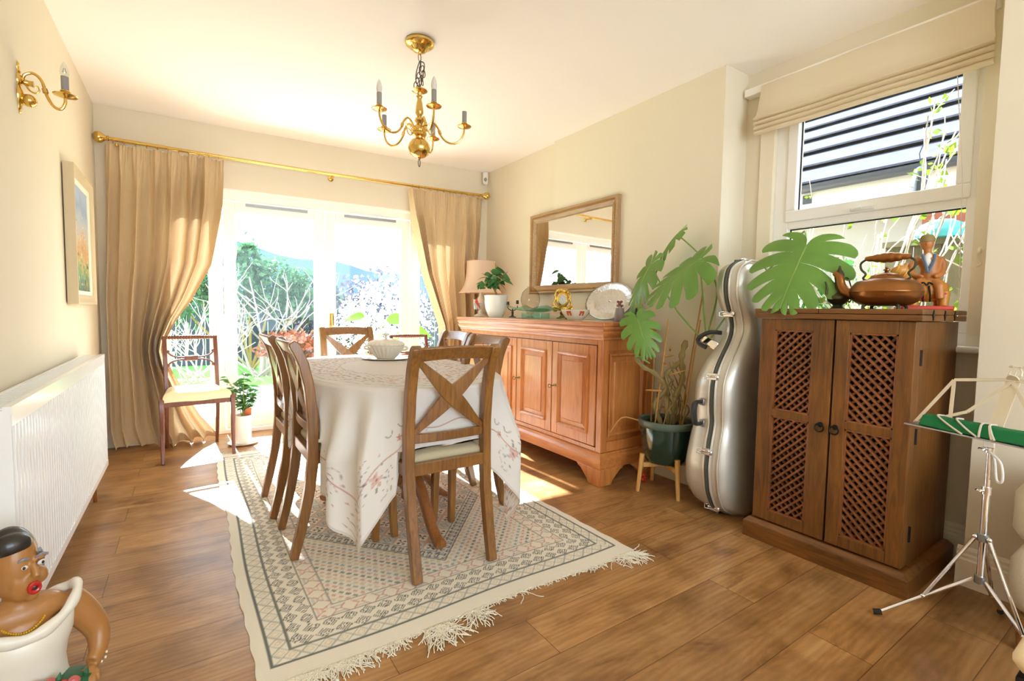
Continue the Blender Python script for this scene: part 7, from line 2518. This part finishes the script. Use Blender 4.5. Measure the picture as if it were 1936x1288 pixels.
for s in (1, -1):
    A = smoothpath([(-0.02 + 0.108 * s, 0.015, 0.262), (-0.02 + 0.155 * s, 0.012, 0.212), (-0.02 + 0.192 * s, 0.0, 0.15), (-0.02 + 0.188 * s, -0.03, 0.105), (-0.02 + 0.165 * s, -0.06, 0.082)], 22)
    g.tube(A, np.interp(np.linspace(0, 1, 22), [0, 0.3, 0.6, 0.85, 1], [0.046, 0.043, 0.034, 0.025, 0.022]), 14)
    w = A[-1]
    g.ell(w + (-0.010 * s, -0.014, -0.010), (0.022, 0.024, 0.013), 14, 10)     # palm
    for k in range(4):
        b = w + np.array(((-0.026 + 0.013 * k) * s + -0.004 * s, -0.030, -0.010))
        L_ = (0.030, 0.036, 0.034, 0.026)[k]
        g.tube([b, b + (-0.002 * s, -L_ * 0.6, -0.006), b + (-0.003 * s, -L_, -0.020)], [0.0066, 0.006, 0.0048], 8)
    g.tube([w + (-0.03 * s, -0.008, -0.008), w + (-0.046 * s, -0.022, -0.012), w + (-0.050 * s, -0.036, -0.022)], [0.008, 0.0068, 0.005], 8)
o = g.build('body', 'clay_skin', t)
fuse(o, 0.0042, 5)
# hair drawn back in a smooth cap with a bun
g = G()
g.ell((-0.036, 0.020, 0.412), (0.066, 0.062, 0.078), 26, 18)
g.ell((-0.036, -0.022, 0.452), (0.050, 0.036, 0.030), 20, 12)
g.ell((-0.05, 0.085, 0.41), (0.034, 0.03, 0.034), 16, 12)
o = g.build('hair', 'clay_hair', t)
fuse(o, 0.004, 4)
G().tube(smoothpath([(0.026, -0.040, 0.43), (0.036, -0.012, 0.40), (0.034, 0.0, 0.36)], 12), 0.006, 8).build('head_scarf', 'clay_grey', t)
for x, y, rz_ in ((-0.016, -0.058, -0.1), (0.030, -0.049, 0.35)):
    e = G().ell((x, y, 0.398), (0.0125, 0.005, 0.0068), 14, 10, rotm(0, 0, rz_)).build('eye', 'clay_eye', t)
    G().ell((x + 0.002, y - 0.0042, 0.398), (0.0042, 0.002, 0.0044), 10, 8, rotm(0, 0, rz_)).build('pupil', 'clay_hair', e)
    G().tube(smoothpath([(x - 0.014, y + 0.002, 0.412), (x, y - 0.006, 0.421), (x + 0.015, y + 0.004, 0.415)], 10), 0.0036, 7).build('eyebrow', 'clay_grey', t)
# open rounded lips
a = np.linspace(0, 2 * np.pi, 24, endpoint=False)
lc = np.array((0.008, -0.064, 0.342))
g = G().tube(np.stack([lc[0] + 0.012 * np.cos(a), lc[1] + 0.003 * np.cos(a), lc[2] + 0.0105 * np.sin(a)], 1), 0.0066, 10, closed=True)
lp = g.build('lips', 'clay_red', t)
G().ell(lc + (0, -0.001, 0), (0.0075, 0.003, 0.0065), 12, 8).build('mouth', 'clay_hair', lp)
# white dress: bodice with a rolled off-shoulder collar
rings = []
for z, w, d_, ox_ in ((0.0, 0.125, 0.10, 0), (0.03, 0.122, 0.098, 0), (0.08, 0.108, 0.086, 0), (0.12, 0.104, 0.084, 0), (0.16, 0.112, 0.092, 0), (0.195, 0.126, 0.096, 0.002), (0.225, 0.134, 0.088, 0.004), (0.246, 0.136, 0.078, 0.004)):
    rings.append([(-0.02 + ox_ + w * math.cos(q), 0.01 + d_ * math.sin(q) * (1.0 if math.sin(q) < 0 else 0.85), z + (0.028 * abs(math.cos(q)) ** 2 - 0.020 * max(0, -math.sin(q)) if z > 0.2 else 0)) for q in np.linspace(0, 2 * math.pi, 48, endpoint=False)])
dr = G().loft(rings, caps=False).build('dress', 'clay_white', t, smooth=70, solid=0.008)
q = np.linspace(0, 2 * np.pi, 64, endpoint=False)
col_ = np.stack([-0.016 + 0.140 * np.cos(q), 0.008 + 0.082 * np.sin(q) * np.where(np.sin(q) < 0, 1.06, 0.85), 0.256 + 0.036 * np.abs(np.cos(q)) ** 2 - 0.034 * np.clip(-np.sin(q), 0, 1)], 1)
G().tube(col_, 0.0155 + 0.002 * np.sin(q * 9), 12, closed=True).build('collar', 'clay_white', dr)
n_ = G()
for k in range(26):                                # bead necklace
    q_ = math.radians(200 + 140 * k / 25)
    n_.ell((-0.018 + 0.062 * math.cos(q_), -0.006 + 0.062 * math.sin(q_) * 0.9, 0.262 - 0.028 * max(0, -math.sin(q_)) ** 2), 0.0032, 8, 6)
n_.ell((-0.014, -0.066, 0.226), (0.006, 0.004, 0.007), 8, 6)
n_.build('necklace', 'bead_gold', t)
g = G()
for k in range(9):
    q_ = k / 9 * 6.28
    g.ell((0.166 + 0.02 * math.cos(q_), -0.052 + 0.012 * math.sin(q_), 0.094 + 0.017 * math.sin(q_)), 0.004, 7, 5)
g.build('bracelet', 'clay_white', t)
rb = np.random.default_rng(17)
for k, (x, y, z, s, mt) in enumerate(((-0.005, -0.11, 0.098, 0.024, 'clay_pink'), (0.030, -0.108, 0.094, 0.02, 'clay_pink'), (-0.04, -0.105, 0.092, 0.022, 'clay_red'), (0.085, -0.112, 0.072, 0.024, 'clay_pink'), (0.058, -0.12, 0.082, 0.018, 'clay_red'), (0.01, -0.125, 0.066, 0.024, 'clay_pink'), (-0.06, -0.115, 0.066, 0.022, 'clay_pink'))):
    g = G()
    for m_ in range(4):
        r_ = s * (1 - 0.24 * m_)
        qq_ = np.linspace(0, 2 * np.pi, 18, endpoint=False)
        g.tube(np.stack([x + r_ * 0.62 * np.cos(qq_ + m_), y - 0.004 * m_ - 0.002 * np.sin(3 * qq_), z + r_ * 0.62 * np.sin(qq_ + m_)], 1), s * 0.26, 6, closed=True)
    g.ell((x, y, z), (s * 0.7, s * 0.5, s * 0.7), 12, 8)
    g.build('rose', mt, t)
for x, y, z, dx_, dz_ in ((0.046, -0.112, 0.084, 0.008, 0.034), (0.114, -0.10, 0.07, 0.012, 0.026), (-0.03, -0.118, 0.072, -0.012, 0.03), (0.128, -0.095, 0.052, 0.02, 0.02)):
    g = G().tube([(x, y, z), (x + dx_ * 0.5, y - 0.004, z + dz_ * 0.6), (x + dx_, y, z + dz_)], [0.004, 0.009, 0.001], 8)
    g.build('leaf', 'leaf_paint', t)
g = G().lathe([(0.10, 0.03), (0.135, 0.045), (0.125, 0.075), (0.09, 0.08)], (0.02, -0.07, 0), 28, sy=0.62)
g.build('flower_basket', 'leaf_paint', t)
